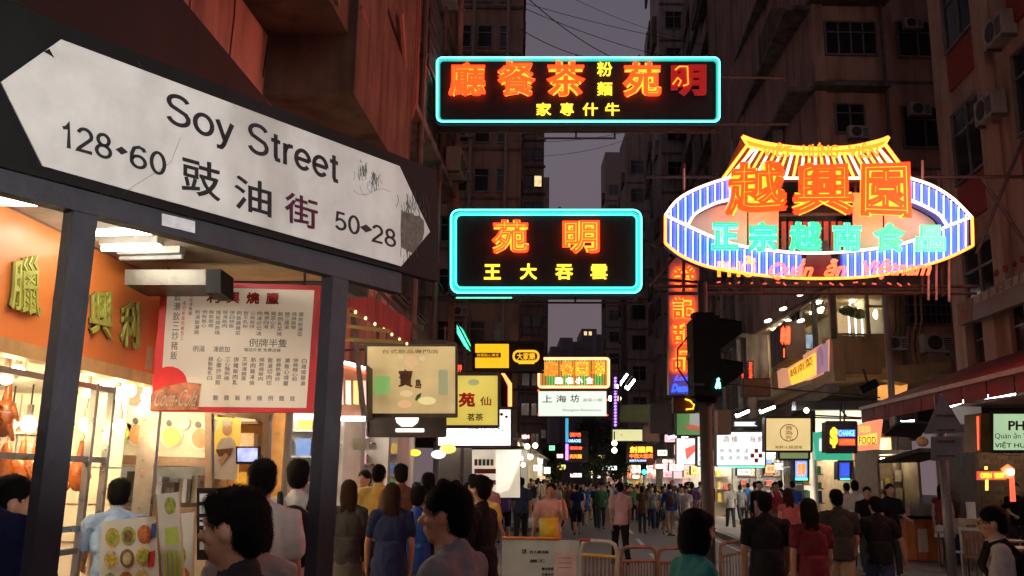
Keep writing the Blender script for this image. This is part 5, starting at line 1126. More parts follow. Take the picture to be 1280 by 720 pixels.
for i, (y0, y1, lm_) in enumerate(((36.5, 43, lamp_cool), (43.4, 52, lamp_warm), (52.4, 64, lamp_cool), (64.4, 80, lamp_warm))):
    shopbox('shop', lab_l[i], FTs, y0, y1, 3.2, 3.2, 3, None, lm_, seed=40+i, rows=4, sideg=False)
t = thing('added_showcase', 'glowing showcase added to brighten the side of the corner pharmacy, boxes on its shelves', 'showcase', (FCs[0]-FCs[1]*(-27.6)))  # glowing showcase added to brighten the dark side of the pharmacy
Fw = (FR(P(1020, 600, 26).x-SL*26)); MB().fbox(Fw, -29.2, -26.2, .6, 2.9, .05, .10).obj('glow_panel', emi('showcase_cream', (1, .82, .6), .75, (.6, .5, .4), .35, 2.5), t)
goods(t, Fw, -29.1, -26.3, .75, 2.8, .26, 4, 12, 91, pal); MB().fbox(Fw, -29.25, -26.15, 2.9, 3.05, .02, .5).obj('hood', panelm, t); MB().fbox(Fw, -29.25, -26.15, .14, .6, .02, .4).obj('plinth', framem, t)
# bright shop fascia boards hanging along both rows, far away
random.seed(21)
fcols = [(1, .92, .8), (.8, 1, .9), (1, .5, .2), (1, .15, .1), (.3, .5, 1), (1, .8, .2), (1, .45, .5), (.3, .9, .5)]
names = ['white', 'mint', 'orange', 'red', 'blue', 'yellow', 'pink', 'green']
spots = [(842, 585, 26, 12, 60, 6), (818, 580, 14, 8, 72, 0), (796, 588, 18, 6, 86, 3), (782, 592, 12, 5, 95, 1), (856, 572, 18, 10, 47, 0), (862, 592, 14, 8, 39, 2), (832, 572, 10, 6, 66, 3), (806, 570, 8, 5, 80, 5), (720, 594, 14, 5, 85, 0), (702, 584, 10, 6, 70, 5), (684, 588, 8, 8, 52, 1), (700, 570, 8, 5, 62, 3), (745, 596, 12, 3, 100, 0), (640, 574, 12, 6, 42, 5), (930, 560, 6, 4, 30, 0), (884, 592, 10, 9, 31, 6), (828, 566, 12, 7, 55, 0), (838, 548, 14, 9, 45, 6), (826, 583, 16, 6, 60, 3), (850, 562, 14, 12, 42, 6), (811, 588, 10, 5, 70, 1), (762, 585, 18, 5, 75, 1), (846, 584, 18, 9, 40, 0), (836, 594, 14, 5, 50, 6), (740, 590, 8, 4, 90, 5), (651, 590, 12, 8, 45, 0), (657, 546, 10, 5, 50, 3), (672, 585, 11, 8, 48, 0), (678, 597, 7, 3, 60, 2), (690, 560, 7, 6, 60, 7), (866, 560, 10, 7, 34, 0), (930, 590, 16, 8, 31, 0), (963, 586, 12, 10, 28, 2), (975, 583, 14, 8, 29, 0), (730, 569, 8, 4, 80, 4), (752, 571, 7, 5, 85, 5), (795, 596, 10, 4, 85, 3), (868, 588, 8, 10, 33, 5)]
wd_ = '電器 藥房 金行 髮廊 酒樓 粥店 餐廳 茶餐 服裝 手機 鞋店 書局'.split()
for i, (x, y, w_, h_, d, c) in enumerate(spots):
    lab = 'small glowing %s sign lettered %s, far %s row, %s' % (names[c], wd_[i % len(wd_)], 'left' if x < 735 else 'right', ['just above the heads', 'second line up', 'high up'][0 if y > 582 else 1 if y > 562 else 2])
    t, fr = lightbox('shop_sign', lab, d, (x-w_/2, y-h_/2, x+w_/2, y+h_/2), emi('far_face_'+names[c], fcols[c], 1.3), border=.5, frame=False, group='small glowing signs far down the street')
    word(fr, wd_[i % len(wd_)], (x-w_*.35, y-h_*.3, x+w_*.35, y+h_*.3), inkred if c in (0, 1, 5) else lamp_cool if c in (3, 4) else ink, t, .03)
t, fr = lightbox('banner', 'white banner with a slanting red stripe on the right row under the green advertisement', 32, (846, 548, 873, 580), emi('banner_white', (1, .92, .9), .95), border=.4, frame=False, cat='banner'); MB().poly(fr, [(856, 561), (870, 555), (873, 560), (858, 575)], .02).obj('red_stripe', emi('banner_red', (1, .12, .08), .9), t)
t, fr = lightbox('banner', 'pinkish lit shop facade panel behind the far right pavement crowd', 44, (842, 575, 868, 598), emi('banner_pink', (1, .6, .6), .8), border=.3, frame=False, cat='banner')
tag(MB().disc(PF(44), 813, 577, 5, 5, 0, .04).obj('road_sign', mat('roadsign_red', (.25, .03, .04), .5)), 'round dark red road sign far down the street', 'road sign')
# distant green signal
t = thing('traffic_light', 'distant traffic light showing green above the far crowd', 'traffic light', P(805, 605, 60)); c = P(805, 590, 60); MB().box((c.x-.18, 60, c.z-.2), (c.x+.18, 60.3, c.z+.75)).obj('housing', blackb, t); MB().ell((c.x, 59.95, c.z), (.15, .06, .15), 12, 8).obj('green_lens', emi('signal_green', (.05, 1, .6), 3), t); MB().cyl((c.x, 60.2, 0), (c.x, 60.2, c.z), .05, 8).obj('pole', steel, t)
# --- dark trees at the far end
leafm = mat('leaf', (.035, .05, .02), .6, 0, .4, 4, 0)
barkm = mat('bark', (.06, .045, .035), .9, 0, .3, 6)
def tree(px, py_top, d, rpx, label, seed):
    random.seed(seed); base = P(px, 640, d); top = zz(px, py_top, d); r = rpx*d/FPX; t = thing('tree', label, 'tree', (base.x, d, 0), 'trees in the street')
    tr = MB(); h0 = max(1.8, top*.35); tr.tube([(base.x, d, 0), (base.x+.1, d, h0), (base.x, d, top*.75)], [.2, .14, .05], 8)
    for i in range(6):
        a = i*1.05; tr.tube([(base.x, d, h0+i*.3), (base.x+r*.6*math.cos(a), d+r*.6*math.sin(a), h0+1+i*.4)], [.07, .02], 5)
    tr.obj('trunk', barkm, t)
    cr_ = MB(); cz = (h0+top)/2+.3; hz = (top-h0)/2+.2
    cl = [(base.x+random.uniform(-.7, .7)*r, d+random.uniform(-.7, .7)*r, cz+random.uniform(-.8, .8)*hz) for i in range(26)]
    for i in range(2600):
        c = random.choice(cl); q = Vector((random.gauss(0, .22)*r+c[0], random.gauss(0, .22)*r+c[1], random.gauss(0, .2)*hz+c[2])); s_ = random.uniform(.08, .17)
        a = Vector((random.uniform(-1, 1), random.uniform(-1, 1), random.uniform(-1, 1))).normalized(); b = a.orthogonal().normalized()
        cr_.add([q-a*s_, q+b*s_*.5, q+a*s_, q-b*s_*.5], [(0, 1, 2, 3)])
    tag(cr_.obj('crown', leafm, t), kind='stuff')
tree(742, 528, 62, 26, 'dark leafy street tree in the middle of the far street', 2); tree(690, 566, 70, 16, 'smaller dark tree left of the far neon sign', 3); tree(774, 560, 80, 14, 'dark tree behind the globe lamps', 4)

# --- glazed bay of the first floor restaurant
bayw = mat('bay_panel', (.45, .30, .14), .55, 0, .12, 2, .1, .4, .3)
BD = 25.2; FB = FF(BD); bx0, bx1 = P(1040, 420, BD).x, P(1109, 420, BD).x
by = zz(1075, 468, BD); bz1 = zz(1075, 441, BD); bz0 = zz(1075, 420, BD); bzt = zz(1075, 366, BD)
BX = bx0-SL*BD; FBs = FR(BX)
bay = thing('glazed_bay', 'lit glazed bay of an upstairs restaurant with ceiling lamps beneath the oval neon sign', 'bay window', ((bx0+bx1)/2, BD+1, by))
MB().fbox(FB, bx0, bx1, by, bz0, -.8, 0).obj('front_panel', bayw, bay)
for u0, u1, z0, z1 in ((.03, .33, .05, .62), (.36, .97, .05, .62)): MB().fbox(FB, bx0+(bx1-bx0)*u0, bx0+(bx1-bx0)*u1, by+(bz0-by)*z0, by+(bz0-by)*z1, .001, .03).obj('panel', bayw, bay)
MB().fbox(FB, bx0, bx1, bzt, bzt+.15, -.8, .05).obj('top_rail', bayw, bay)
for x in (1040, 1044, 1085, 1107): a = P(x, 400, BD).x; MB().fbox(FB, a-.05, a+.05, bz0, bzt, -.1, .02).obj('mullion', bayw, bay)
MB().fbox(FB, bx0+.06, bx1-.06, bz0+.02, bz0+.07, -.1, .03).obj('sill', bayw, bay); MB().fbox(FB, P(1085, 400, BD).x, bx1-.06, bzt-.4, bzt-.35, -.08, .02).obj('transom', bayw, bay)
MB().fbox(FB, bx0, bx1, bz0, bzt, -.05, -.04).obj('glass_pane', glassmat(), bay)
# side run of the bay, along the street
ys = 33.5
MB().fbox(FBs, -ys, -BD-.05, by-.2, bz0-.1, -.3, 0).obj('side_panel', bayw, bay)
MB().fbox(FBs, -ys, -BD-.05, bz0-.1, bzt+.2, -.03, -.02).obj('glass_pane', glassmat('glass2', (.7, .72, .7), .3), bay)
for k in range(5): u = -BD-.1-k*(ys-BD-.2)/4; MB().fbox(FBs, u-.05, u+.05, bz0-.1, bzt+.2, -.12, .02).obj('mullion', framem, bay)
MB().fbox(FBs, -ys, -BD-.05, bzt+.2, bzt+.35, -.3, .05).obj('top_rail', framem, bay)
# printed banner strip on the side run
t = thing('banner', 'slanting yellow and purple printed banner along the side of the glazed bay', 'banner', P(1006, 470, 28)); fr = PWR(BX); 
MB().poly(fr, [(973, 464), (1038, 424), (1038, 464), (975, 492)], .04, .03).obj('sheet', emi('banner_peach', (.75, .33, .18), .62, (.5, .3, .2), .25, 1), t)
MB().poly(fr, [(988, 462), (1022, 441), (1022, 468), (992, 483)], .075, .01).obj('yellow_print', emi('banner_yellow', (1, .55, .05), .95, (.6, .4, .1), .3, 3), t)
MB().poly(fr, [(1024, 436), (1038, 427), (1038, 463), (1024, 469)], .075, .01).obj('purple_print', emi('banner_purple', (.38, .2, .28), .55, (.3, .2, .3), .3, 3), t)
b = MB(); put(b, fr, '越南菜', [(990, 463), (1020, 444), (1020, 456), (992, 472)], .09); b.obj('lettering', mat('print_orange', (.6, .2, .02), .5), t)
# interior of the restaurant
inn_ = mat('restaurant_wall', (.55, .42, .27), .6, 0, .15, 2)
ix0, ix1 = bx0+.1, bx1-.05
MB().box((bx0+.2, BD+.8, by), (bx1+4, BD+9, by+.15)).obj('floor', inn_, bay); MB().box((bx0+.2, BD+.2, bzt+.16), (bx1+4, BD+9, bzt+.26)).obj('ceiling', inn_, bay)
MB().box((bx1+.01, BD+.1, by), (bx1+.12, BD+9, bzt+.2)).obj('partition', inn_, bay); MB().box((bx0+.6, BD+8.5, by), (bx1+4, BD+8.6, bzt+.2)).obj('back_wall', inn_, bay)
dlm = emi('downlight', (1, .84, .6), 130); random.seed(8)
for i in range(12): x, y = random.uniform(bx0+.3, bx1-.2), BD+random.uniform(.4, 7.5); MB().cyl((x, y, bzt+.10), (x, y, bzt+.155), .07, 10).obj('downlight', dlm, bay)
c = P(1096, 393, BD+.7); tag(MB().ell(c, (.11, .11, .15), 12, 8).obj('wall_or_added_lamp', emi('lamp_glow', (1, .75, .3), 7), smooth=True), 'glowing wall lamp inside the right pane of the glazed bay', 'lamp')
for i, x in enumerate((1060, 1068, 1076)):
    a = P(x, 380, BD+1.2); MB().tube([(a.x, a.y, bz0+.05), (a.x, a.y, bzt-.45)], .02, 6).obj('window_tube', emi('tube_cool', (.8, .95, 1), 4), bay)
    tag(MB().ell((a.x-.1, a.y-.1, bzt-.3-i*.05), (.22, .12, .16), 8, 5).obj('hanging_plant', leafm), 'dark hanging plant %s of the three behind the bay window' % ['leftmost', 'middle one', 'rightmost'][i], 'plant')
for i in range(10): x = P(1062+i*2.5, 375, BD+2).x; MB().ell((x, BD+2, bzt+.05-.12*(i % 3)), (.03, .03, .03), 6, 4).obj('fairy_light', emi('fairy', (1, .8, .5), 6), bay)
t = thing('television', 'bright television screen seen through the side glass of the bay', 'television', P(1007, 436, 28.5)); fr = PF(29.5); MB().rect(fr, 991, 417, 1023, 437, 0, .08).obj('casing', blackb, t); MB().rect(fr, 992.5, 418.5, 1021.5, 435.5, .01).obj('screen', emi('tv_sky', (.35, .55, .8), 1.0, (.2, .2, .3), .6, 3), t)
MB().poly(fr, [(998, 435), (999, 424), (1004, 422), (1006, 435)], .02).obj('picture', emi('tv_brown', (.3, .16, .1), .6), t); MB().poly(fr, [(1012, 435), (1016, 425), (1021, 427), (1021, 435)], .02).obj('picture', emi('tv_navy', (.05, .1, .2), .6), t)
fr = PF(26.2); t = thing('neon_sign', 'red neon squiggle sign seen on the left of the bay glass', 'neon sign', P(979, 450, 26.2)); script(fr, '串燒', (974, 408, 986, 432), T_RED, parent=t, bev=.05, sl=1); MB().line(fr, [(979, 436), (979, 447)], .02, .08).obj('tube', T_RED, t)
for i, (x, y) in enumerate(((1001, 368), (979, 386), (960, 401), (1026, 386), (1001, 401))):
    c = P(x, y, 24.8); t = thing('spotlight', ['outside spotlight over the bay, top one', 'outside spotlight over the bay, middle of the left slope', 'outside spotlight over the bay, lowest at the left', 'spotlight near the bay corner mullion', 'small spotlight in the middle of the side glass'][i], 'lamp', c, 'white spotlights round the glazed bay')
    MB().ell(c, (.11, .06, .045), 10, 6, Matrix.Rotation(math.radians(-18), 3, 'Y')).obj('lens', emi('spot_lens', (1, .95, .85), 6), t, smooth=True); MB().cyl(c+Vector((.05, .02, .03)), c+Vector((.3, .6, .35)), .02, 6).obj('arm', steel, t)
# red light box and balcony bits left of the bay
for x0, y0, x1, y1, d, c, lab in ((935, 452, 941, 474, 33, 'red', 'small upright red neon on the street face left of the bay'), (926, 462, 930, 480, 34, 'red', 'faint red neon left of the small upright one')):
    t, fr = lightbox('neon_sign', lab, d, (x0, y0, x1, y1), mat('soot_red', (.12, .015, .01), .4), cat='neon sign', frame=False); word(fr, '足\n浴', (x0+.8, y0+1, x1-.8, y1-1), T_RED, t, .03)
t, fr = lightbox('balcony_box', 'brown shuttered balcony box on the street face left of the bay', 31, (930, 474, 962, 494), mat('shutter_brown', (.2, .1, .07), .6), cat='balcony', frame=False)
for i in range(4): MB().line(fr, [(930, 477+i*4.5), (962, 477+i*4.5)], .02, .02).obj('slat', mat('shutter_brown', (.2, .1, .07), .6), t)
# canopies of corrugated sheet below the bay
corr = mat('corrugated', (.16, .12, .10), .5, .3, .4, 3)
for (a, b, c, d, dd, lab) in (((905, 548), (1035, 478), (1040, 490), (918, 553), 26, 'slanting corrugated canopy running down to the left under the bay'), ((918, 530), (1010, 500), (1012, 506), (920, 537), 29, 'long thin canopy edge behind the traffic light pole')):
    f1 = PF(dd); q = [PF(dd+3)(*a), f1(*b), f1(*c), PF(dd+3)(*d)]; t = thing('sheet_canopy', lab, 'canopy', q[1]); n = 14
    for i in range(n):
        s0, s1 = i/n, (i+.86)/n; MB().prism([q[0].lerp(q[1], s0), q[0].lerp(q[1], s1), q[3].lerp(q[2], s1), q[3].lerp(q[2], s0)], Vector((.15, -.3, .05))).obj('sheet', corr, t)
for a, b, lab in (((950, 515), (968, 508), 'bright strip lamp under the slanting canopy left of the cream seal sign'), ((920, 520), (936, 513), 'dimmer strip lamp beside the traffic light pole'), ((835, 547), (850, 543), 'strip lamp above the red striped banner, left'), ((852, 546), (866, 543), 'strip lamp above the red striped banner, right')): flood(25 if a[0] > 900 else 33, a, b, lab, .12)
tag(MB().rect(PF(23.6), 995, 501, 1098, 512, 0, .35).obj('canopy_board', mat('dark_board', (.06, .055, .055), .4)), 'long dark canopy board between the bay and the red awning', 'canopy')
for a, b, d, lab in (((905, 480), (1100, 497), 25, 'thin cable from the traffic light across to the red awning'), ((1012, 519), (1120, 524), 23, 'bar over the dollar sign')): tag(MB().bar(P(*a, d), P(*b, d), .035).obj('steel_bar', steel), lab, 'steel bar')
p = P(1008, 513, 23.4); tag(MB().ell(p, (.07, .07, .07), 10, 6).obj('round_lamp', emi('globe_white', (1, .85, .6), 5)), 'round lamp at the left end of the dark canopy board', 'lamp')
c = P(1086, 484, 23.8); t = thing('floodlight', 'small black floodlight under the glazed bay', 'lamp', c); MB().bar(c+Vector((-.25, 0, -.1)), c+Vector((.2, 0, .12)), .22, .2).obj('housing', blackb, t); MB().cyl(c, c+Vector((0, .3, .5)), .03, 6).obj('arm', steel, t)
tag(MB().poly(PF(25.6), [(1098, 482), (1135, 478), (1132, 500), (1098, 500)], 0, .05).obj('lit_panel', emi('orange_panel', (.8, .33, .08), .8, (.5, .3, .1), .3, 2)), 'orange lit panel between the bay and the red awning', 'panel')
# air conditioner, satellite dish and pipes right of the bay
p = P(1174, 440, 24.6); o = ac(FF(24.9), p.x, p.z, 'large air conditioner outdoor unit right of the glazed bay', 1.0)
p = P(1125, 436, 25); ac(FF(25.4), p.x, p.z, 'smaller air conditioner half hidden by the lamp column', .75)
c = P(1201, 446, 23.5); t = thing('satellite_dish', 'grey satellite dish on a bracket right of the air conditioner', 'satellite dish', c)
R_ = Matrix.Rotation(math.radians(60), 3, 'X')
m = MB(); m.lathe((0, 0, 0), [(0, 0), (.12, .01), (.24, .05), (.33, .11), (.34, .115), (.24, .06), (.12, .02), (0, .01)], 20); m.v = [tuple(c+R_@Vector(v)) for v in m.v]; m.obj('dish', mat('dish_grey', (.22, .2, .21), .5, .2), t, smooth=True)
MB().tube([c+Vector((0, .1, 0)), c+Vector((.05, .3, -.35)), c+Vector((.05, .6, -.5))], .025, 6).obj('bracket', steel, t); MB().cyl(c, c+Vector((0, -.3, .18)), .012, 6).obj('arm', steel, t)
tag(MB().poly(PF(24.8), [(1110, 458), (1190, 452), (1185, 462), (1135, 480), (1108, 474)], 0, .5).obj('soffit', bayw), 'curved cream soffit below the air conditioners', 'soffit')
for i, (x, lab) in enumerate(((1143, 'thin pipe beside the large air conditioner, left'), (1150, 'thin pipe beside the large air conditioner, right'))): tag(MB().tube([P(x, 362, 25.5), P(x+2, 400, 25.5), P(x-4, 432, 25.5), P(x, 455, 25.5)], .03, 6).obj('wall_pipe', bayw), lab, 'pipe')
for i in range(5): tag(MB().tube([P(1118+i*7, 366, 25.6), P(1120+i*6, 410, 25.6), P(1112+i*8, 440, 25.6)], .012, 5).obj('wall_cable', cabm), 'loose wall cable among the pipes left of the large air conditioner', 'cable', 'loose wall cables')
# --- red awning on the right
t = thing('awning', 'big red fabric awning with pale batten over the right hand restaurant', 'awning', P(1180, 510, 17)); 
f1 = PWR(5.75); e0, e1 = f1(1077, 510), f1(1232, 472)
dirn = (e1-e0); e2 = e0+dirn*2.6
bk = PWR(8.3); b0 = bk(1115, 497); b1 = bk(1280, 443)
b0 = e0+Vector((2.55, 0, 1.0)); b1 = b0+(e2-e0)
redaw = mat('awning_bright_red', (.22, .02, .018), .65, 0, .25, 2.5, .2, .3, .45)
n = 9
for i in range(n):
    s0, s1 = i/n, (i+1)/n-.004; MB().prism([e0.lerp(e2, s0), e0.lerp(e2, s1), b0.lerp(b1, s1), b0.lerp(b1, s0)], Vector((0, 0, -.03))).obj('fabric_panel', redaw, t)
for i in range(18):
    s0, s1 = i/18, (i+.94)/18; a, b = e0.lerp(e2, s0), e0.lerp(e2, s1); MB().prism([a, b, b-Vector((0, 0, .30)), a-Vector((0, 0, .30))], Vector((-.015, 0, 0))).obj('valance', redaw, t)
MB().bar(e0+Vector((-.03, 0, -.02)), e2+Vector((-.03, 0, -.02)), .07).obj('batten', mat('batten_pale', (.42, .32, .26), .5), t)
for s_ in (0, .3, .6, .9): MB().bar(e0.lerp(e2, s_)+Vector((0, 0, -.06)), b0.lerp(b1, s_)+Vector((0, 0, -.2)), .05).obj('arm', steel, t)
sh = MB()
tag(MB().prism([P(1098, 579, 22), P(1150, 565, 19), P(1200, 566, 19), P(1150, 578, 22)], Vector((0, 0, .08))).obj('canopy', mat('dark_cloth', (.03, .025, .025), .8)), 'small black canopy sloping over the food counter', 'canopy')
tag(MB().prism([P(1105, 545, 21), P(1122, 530, 20), P(1160, 530, 20), P(1150, 548, 21)], Vector((0, 0, .05))).obj('canopy', mat('dark_cloth', (.03, .025, .025), .8)), 'folded dark canopy under the end of the red awning', 'canopy')
flood(18, (1186, 507), (1216, 497), 'long bright strip lamp beneath the right awning', .1); flood(16, (1222, 497), (1268, 491), 'strip lamp in the shade of the awning nearest the frame edge', .1); flood(21.5, (1127, 528), (1142, 526), 'short strip lamp under the awning tip', .1)
# --- near right shop front
MB().box((P(1187, 540, 19.2).x, 19.2, 3.05), (P(1229, 540, 19.2).x, 19.5, zz(1200, 508, 19.2))).obj('wall_panel', mat('cream_wall', (.6, .52, .46), .6, 0, .1, 2), nb)
RB = FF(19.6); rx0 = P(1224, 600, 19.6).x
rest = shopbox('restaurant', 'open fronted Vietnamese restaurant with brick wall and red neon at the right edge', RB, rx0, rx0+6, 3.2, 1.8, 2, mat('brick_mortar', (.16, .12, .10), .8), lamp_warm, seed=31, rows=0)
bm_ = [mat('wall_brick%d' % i, c, .8, 0, .2, 8) for i, c in enumerate([(.12, .075, .055), (.15, .10, .075), (.10, .065, .05)])]
bb = [MB().box((-.135, -.03, -.045), (.135, 0, .045)).mesh('brick', m_) for m_ in bm_]
for r_ in range(16):
    for c_ in range(11):
        o = bpy.data.objects.new('brick', random.choice(bb)); COL.objects.link(o); o.parent = rest
        o.location = Vector((rx0+.2+c_*.28+(.14 if r_ % 2 else 0), 21.38, 1.35+r_*.1))-wloc(rest)
MB().box((rx0+.8, 20.5, .14), (rx0+5, 20.9, 1.15)).obj('bar_counter', bayw, rest)
t, fr = lightbox('lightbox_sign', 'pale green lightbox lettered PHỞ with a brown side at the right edge', 15, (1241, 517, 1330, 563), emi('pale_green_face', (.42, .62, .36), .75, (.5, .6, .5), .12, 1.5), dep=.6)
MB().rect(fr, 1227, 516, 1239, 564, -.03, .55).obj('side_panel', mat('side_brown', (.25, .16, .06), .5), t)
MB().line(fr, [(1226, 520), (1227, 562)], .015, -.1).obj('red_tube', T_RED, t)
word(fr, 'PHỞ', (1260, 522, 1294, 538), inkbrown, t, plump=.03); word(fr, 'Quán ăn Việt Nam', (1240+3, 541, 1315, 550), inkblue, t); word(fr, 'VIỆT HƯNG VIÊN', (1243, 552, 1320, 561), inkgrey, t, plump=.02)
fr = PF(18.5); t = thing('neon_sign', 'glowing red OPEN LED sign with a lantern shape in the right hand restaurant', 'neon sign', P(1245, 600, 18.5))
MB().rect(fr, 1222, 589, 1258, 600, 0, .05).obj('board', emi('led_redboard', (.6, .03, .01), 1.0), t); word(fr, 'OPEN', (1225, 591, 1239, 598), emi('led_amber', (1, .5, .02), 1.8), t, .02, plump=.06); word(fr, '營業', (1242, 591, 1255, 598), emi('led_amber', (1, .5, .02), 1.8), t, .02, plump=.05)
MB().poly(fr, [(1250, 586), (1259, 580), (1268, 586), (1267, 598), (1256, 598)], .02).obj('lantern', emi('lantern_red', (1, .08, .03), 1.4), t); c = fr(1260, 590, .1); MB().ell(c, (.07, .05, .07), 12, 8).obj('bulb', emi('heat_bulb2', (1, .6, .2), 8), t)
MB().poly(fr, [(1263, 598), (1268, 598), (1270, 627), (1264, 627)], .0, .04).obj('red_panel', emi('lantern_red', (1, .08, .03), 1.4), t)
for i, (x, y, h) in enumerate(((1233, 585, 4), (1234, 606, 14))): MB().rect(fr, x-1.5, y-h/2, x+1.5, y+h/2, 0, .03).obj('yellow_tube', emi('amber_tube', (1, .55, .08), 2), t)
# grey sign board on the near right building
fr = PWR(7.75); t = thing('sign_board', 'grey board with raised pale characters for a toy shop on the right building', 'sign', fr(1240, 390))
pts = [(1197, 378), (1216, 371), (1300, 328), (1300, 372), (1214, 402), (1199, 406)]
MB().poly(fr, [(1216, 371), (1310, 323), (1310, 366), (1216, 401)], 0, .15).obj('panel', mat('board_grey', (.22, .20, .20), .6, 0, .15, 3), t); MB().poly(fr, [(1196, 380), (1215.5, 371.5), (1215.5, 401), (1198, 407)], 0, .15).obj('end_panel', mat('board_brown', (.16, .08, .06), .6), t)
chm = mat('raised_letters', (.50, .42, .40), .5)
for i, s in enumerate('電腦網上玩具店'):
    x = 1219+i*9.6; y = 371-(x-1219)*.50; h = 10.5+i*.55
    b = MB(); put(b, fr, s, [(x, y), (x+8, y-4), (x+8, y-4+h), (x, y+h)], .02); put(b, fr, s, [(x, y), (x+8, y-4), (x+8, y-4+h), (x, y+h)], .02, 'tube', .03); b.obj('character', chm, t)
b = MB(); put(b, fr, 'TOYS ONLINE', [(1232, 382), (1262, 369), (1262, 373), (1232, 386)], .02); b.obj('lettering', mat('gold_letters', (.35, .22, .1), .5), t)
b = MB(); put(b, fr, '玩', [(1201, 388), (1210, 384), (1210, 398), (1202, 401)], .02); b.obj('character', inkred, t)
for i in range(4): c = fr(1253+i*11, 348-i*5.6, .1); MB().ell(c+Vector((0, 0, .1)), (.05, .05, .07), 8, 6).obj('board_lamp', mat('red_lamp', (.25, .03, .03), .4), t)
for u in (-19.8, -18.4, -16.6, -14.9): MB().fbox(RN, u, u+.55, 3.52, 5.4, .001, .3).obj('pier', creamw, nb)
for u in (-19.2, -17.7, -15.9): window(RN, u, 3.75, .8, 1.5, nb, 1, 'bar', off=.05)

# --- food counter and outdoor tables
CT = FF(21.0); cx0, cx1 = P(1131, 640, 21).x, P(1170, 640, 21).x
t = thing('food_counter', 'orange red wooden counter of a takeaway kiosk beside the lamp column', 'counter', ((cx0+cx1)/2, 21.4, PZ))
om = mat('counter_orange', (.50, .16, .05), .45, 0, .3, 3, .1)
for i in range(3): w_ = (cx1-cx0)/3; MB().box((cx0+i*w_, 21, PZ+.03), (cx0+(i+1)*w_-.015, 21.6, 1.05)).obj('panel', om, t)
MB().box((cx0-.05, 20.95, 1.055), (cx1+.05, 21.7, 1.12)).obj('top', blackb, t); MB().box((cx0+.25, 20.97, .35), (cx0+.45, 20.995, .85)).obj('notice', mat('board_white', (.6, .56, .46), .45), t)
shopbox('food_kiosk', 'small lit takeaway kiosk behind the orange counter', FF(22.0), cx0-.1, cx1+.1, 2.5, 1.4, 1, mat('kiosk_wall', (.35, .28, .2), .5), emi('kiosk_tube', (1, .85, .6), 22), seed=77, rows=4, sideg=False)
for i in range(4): c = (cx0+.2+i*.3, 21.3, 1.12); tag(MB().lathe(c, [(0, 0), (.07, 0), (.08, .12), (.05, .2), (.04, .26)], 12).obj('condiment_jar', random.choice(pal)), 'jar %s on the orange counter top' % ['at the left end', 'second from the left', 'third from the left', 'at the right end'][i], 'jar', 'jars on the orange counter')
tag(MB().box((cx0+.35, 21.05, 1.121), (cx0+.95, 21.5, 1.4)).obj('glass_case', mat('case_grey', (.32, .33, .33), .3, .3)), 'pale food warmer box on the orange counter', 'food warmer')
def table(x, y, label, wd=.7):
    t = thing('folding_table', label, 'table', (x, y, PZ), 'tables on the right pavement'); MB().box((x-wd/2, y-.35, .85), (x+wd/2, y+.35, .88)).obj('table_top', mat('table_top', (.28, .22, .17), .35), t)
    for sx_ in (-1, 1):
        for sy_ in (-1, 1): MB().cyl((x+sx_*(wd/2-.05), y+sy_*.3, PZ), (x+sx_*(wd/2-.05), y+sy_*.3, .85), .016, 8).obj('leg', steel, t)
def chair(x, y, rz, label, m_):
    t = thing('chair', label, 'chair', (x, y, PZ), 'chairs on the right pavement', rz); MB().box((-.2, -.2, .43), (.2, .2, .46)).obj('seat', m_, t, True)
    b = MB(); 
    for i in range(5): b = MB().box((-.19+i*.08, .18, .48), (-.13+i*.08, .2, .84)); b.obj('slat', m_, t, True)
    MB().box((-.2, .175, .84), (.2, .205, .9)).obj('top_rail', m_, t, True)
    for sx_ in (-1, 1):
        for sy_ in (-1, 1): MB().cyl((sx_*.18, sy_*.18, 0), (sx_*.18, sy_*.18, .43), .014, 8).obj('leg', m_, t, True)
whp = mat('white_plastic', (.55, .55, .56), .4); brn = mat('brown_wood_seat', (.2, .1, .05), .5)
for x, y, l_ in ((P(1205, 650, 19).x, 19, 'table behind the triangular sign pole'), (P(1245, 650, 16.5).x, 16.5, 'table where the dark suited diner sits'), (P(1275, 650, 14.5).x, 14.5, 'table at the right frame edge')): table(x, y, l_, .9)
for x, y, rz, l_, m_ in ((P(1207, 650, 17.6).x, 17.6, 3.0, 'white plastic chair by the triangular sign pole', whp), (P(1222, 650, 16.2).x, 16.2, 2.2, 'brown chair facing the tables', brn), (P(1228, 650, 18.6).x, 18.6, .3, 'chair half hidden behind the tables', brn)): chair(x, y, rz, l_, m_)
c = P(1210, 642, 19); tag(MB().box((c.x-.3, 18.8, .885), (c.x+.35, 19.1, 1.15)).obj('box', mat('carton', (.42, .33, .22), .7)), 'pale carton standing on the table behind the triangular sign pole', 'box')
for x, h, l_ in ((1211, .32, 'white menu card standing on the pale carton table'), (1200, .2, 'small white bottle on the first outdoor table')): c = P(x, 636, 19.05); tag(MB().box((c.x-.09, 18.95, 1.155 if x > 1205 else .885), (c.x+.09, 18.98, (1.155 if x > 1205 else .885)+h)).obj('table_card', mat('plate_white', (.62, .62, .56), .4)), l_, 'card')
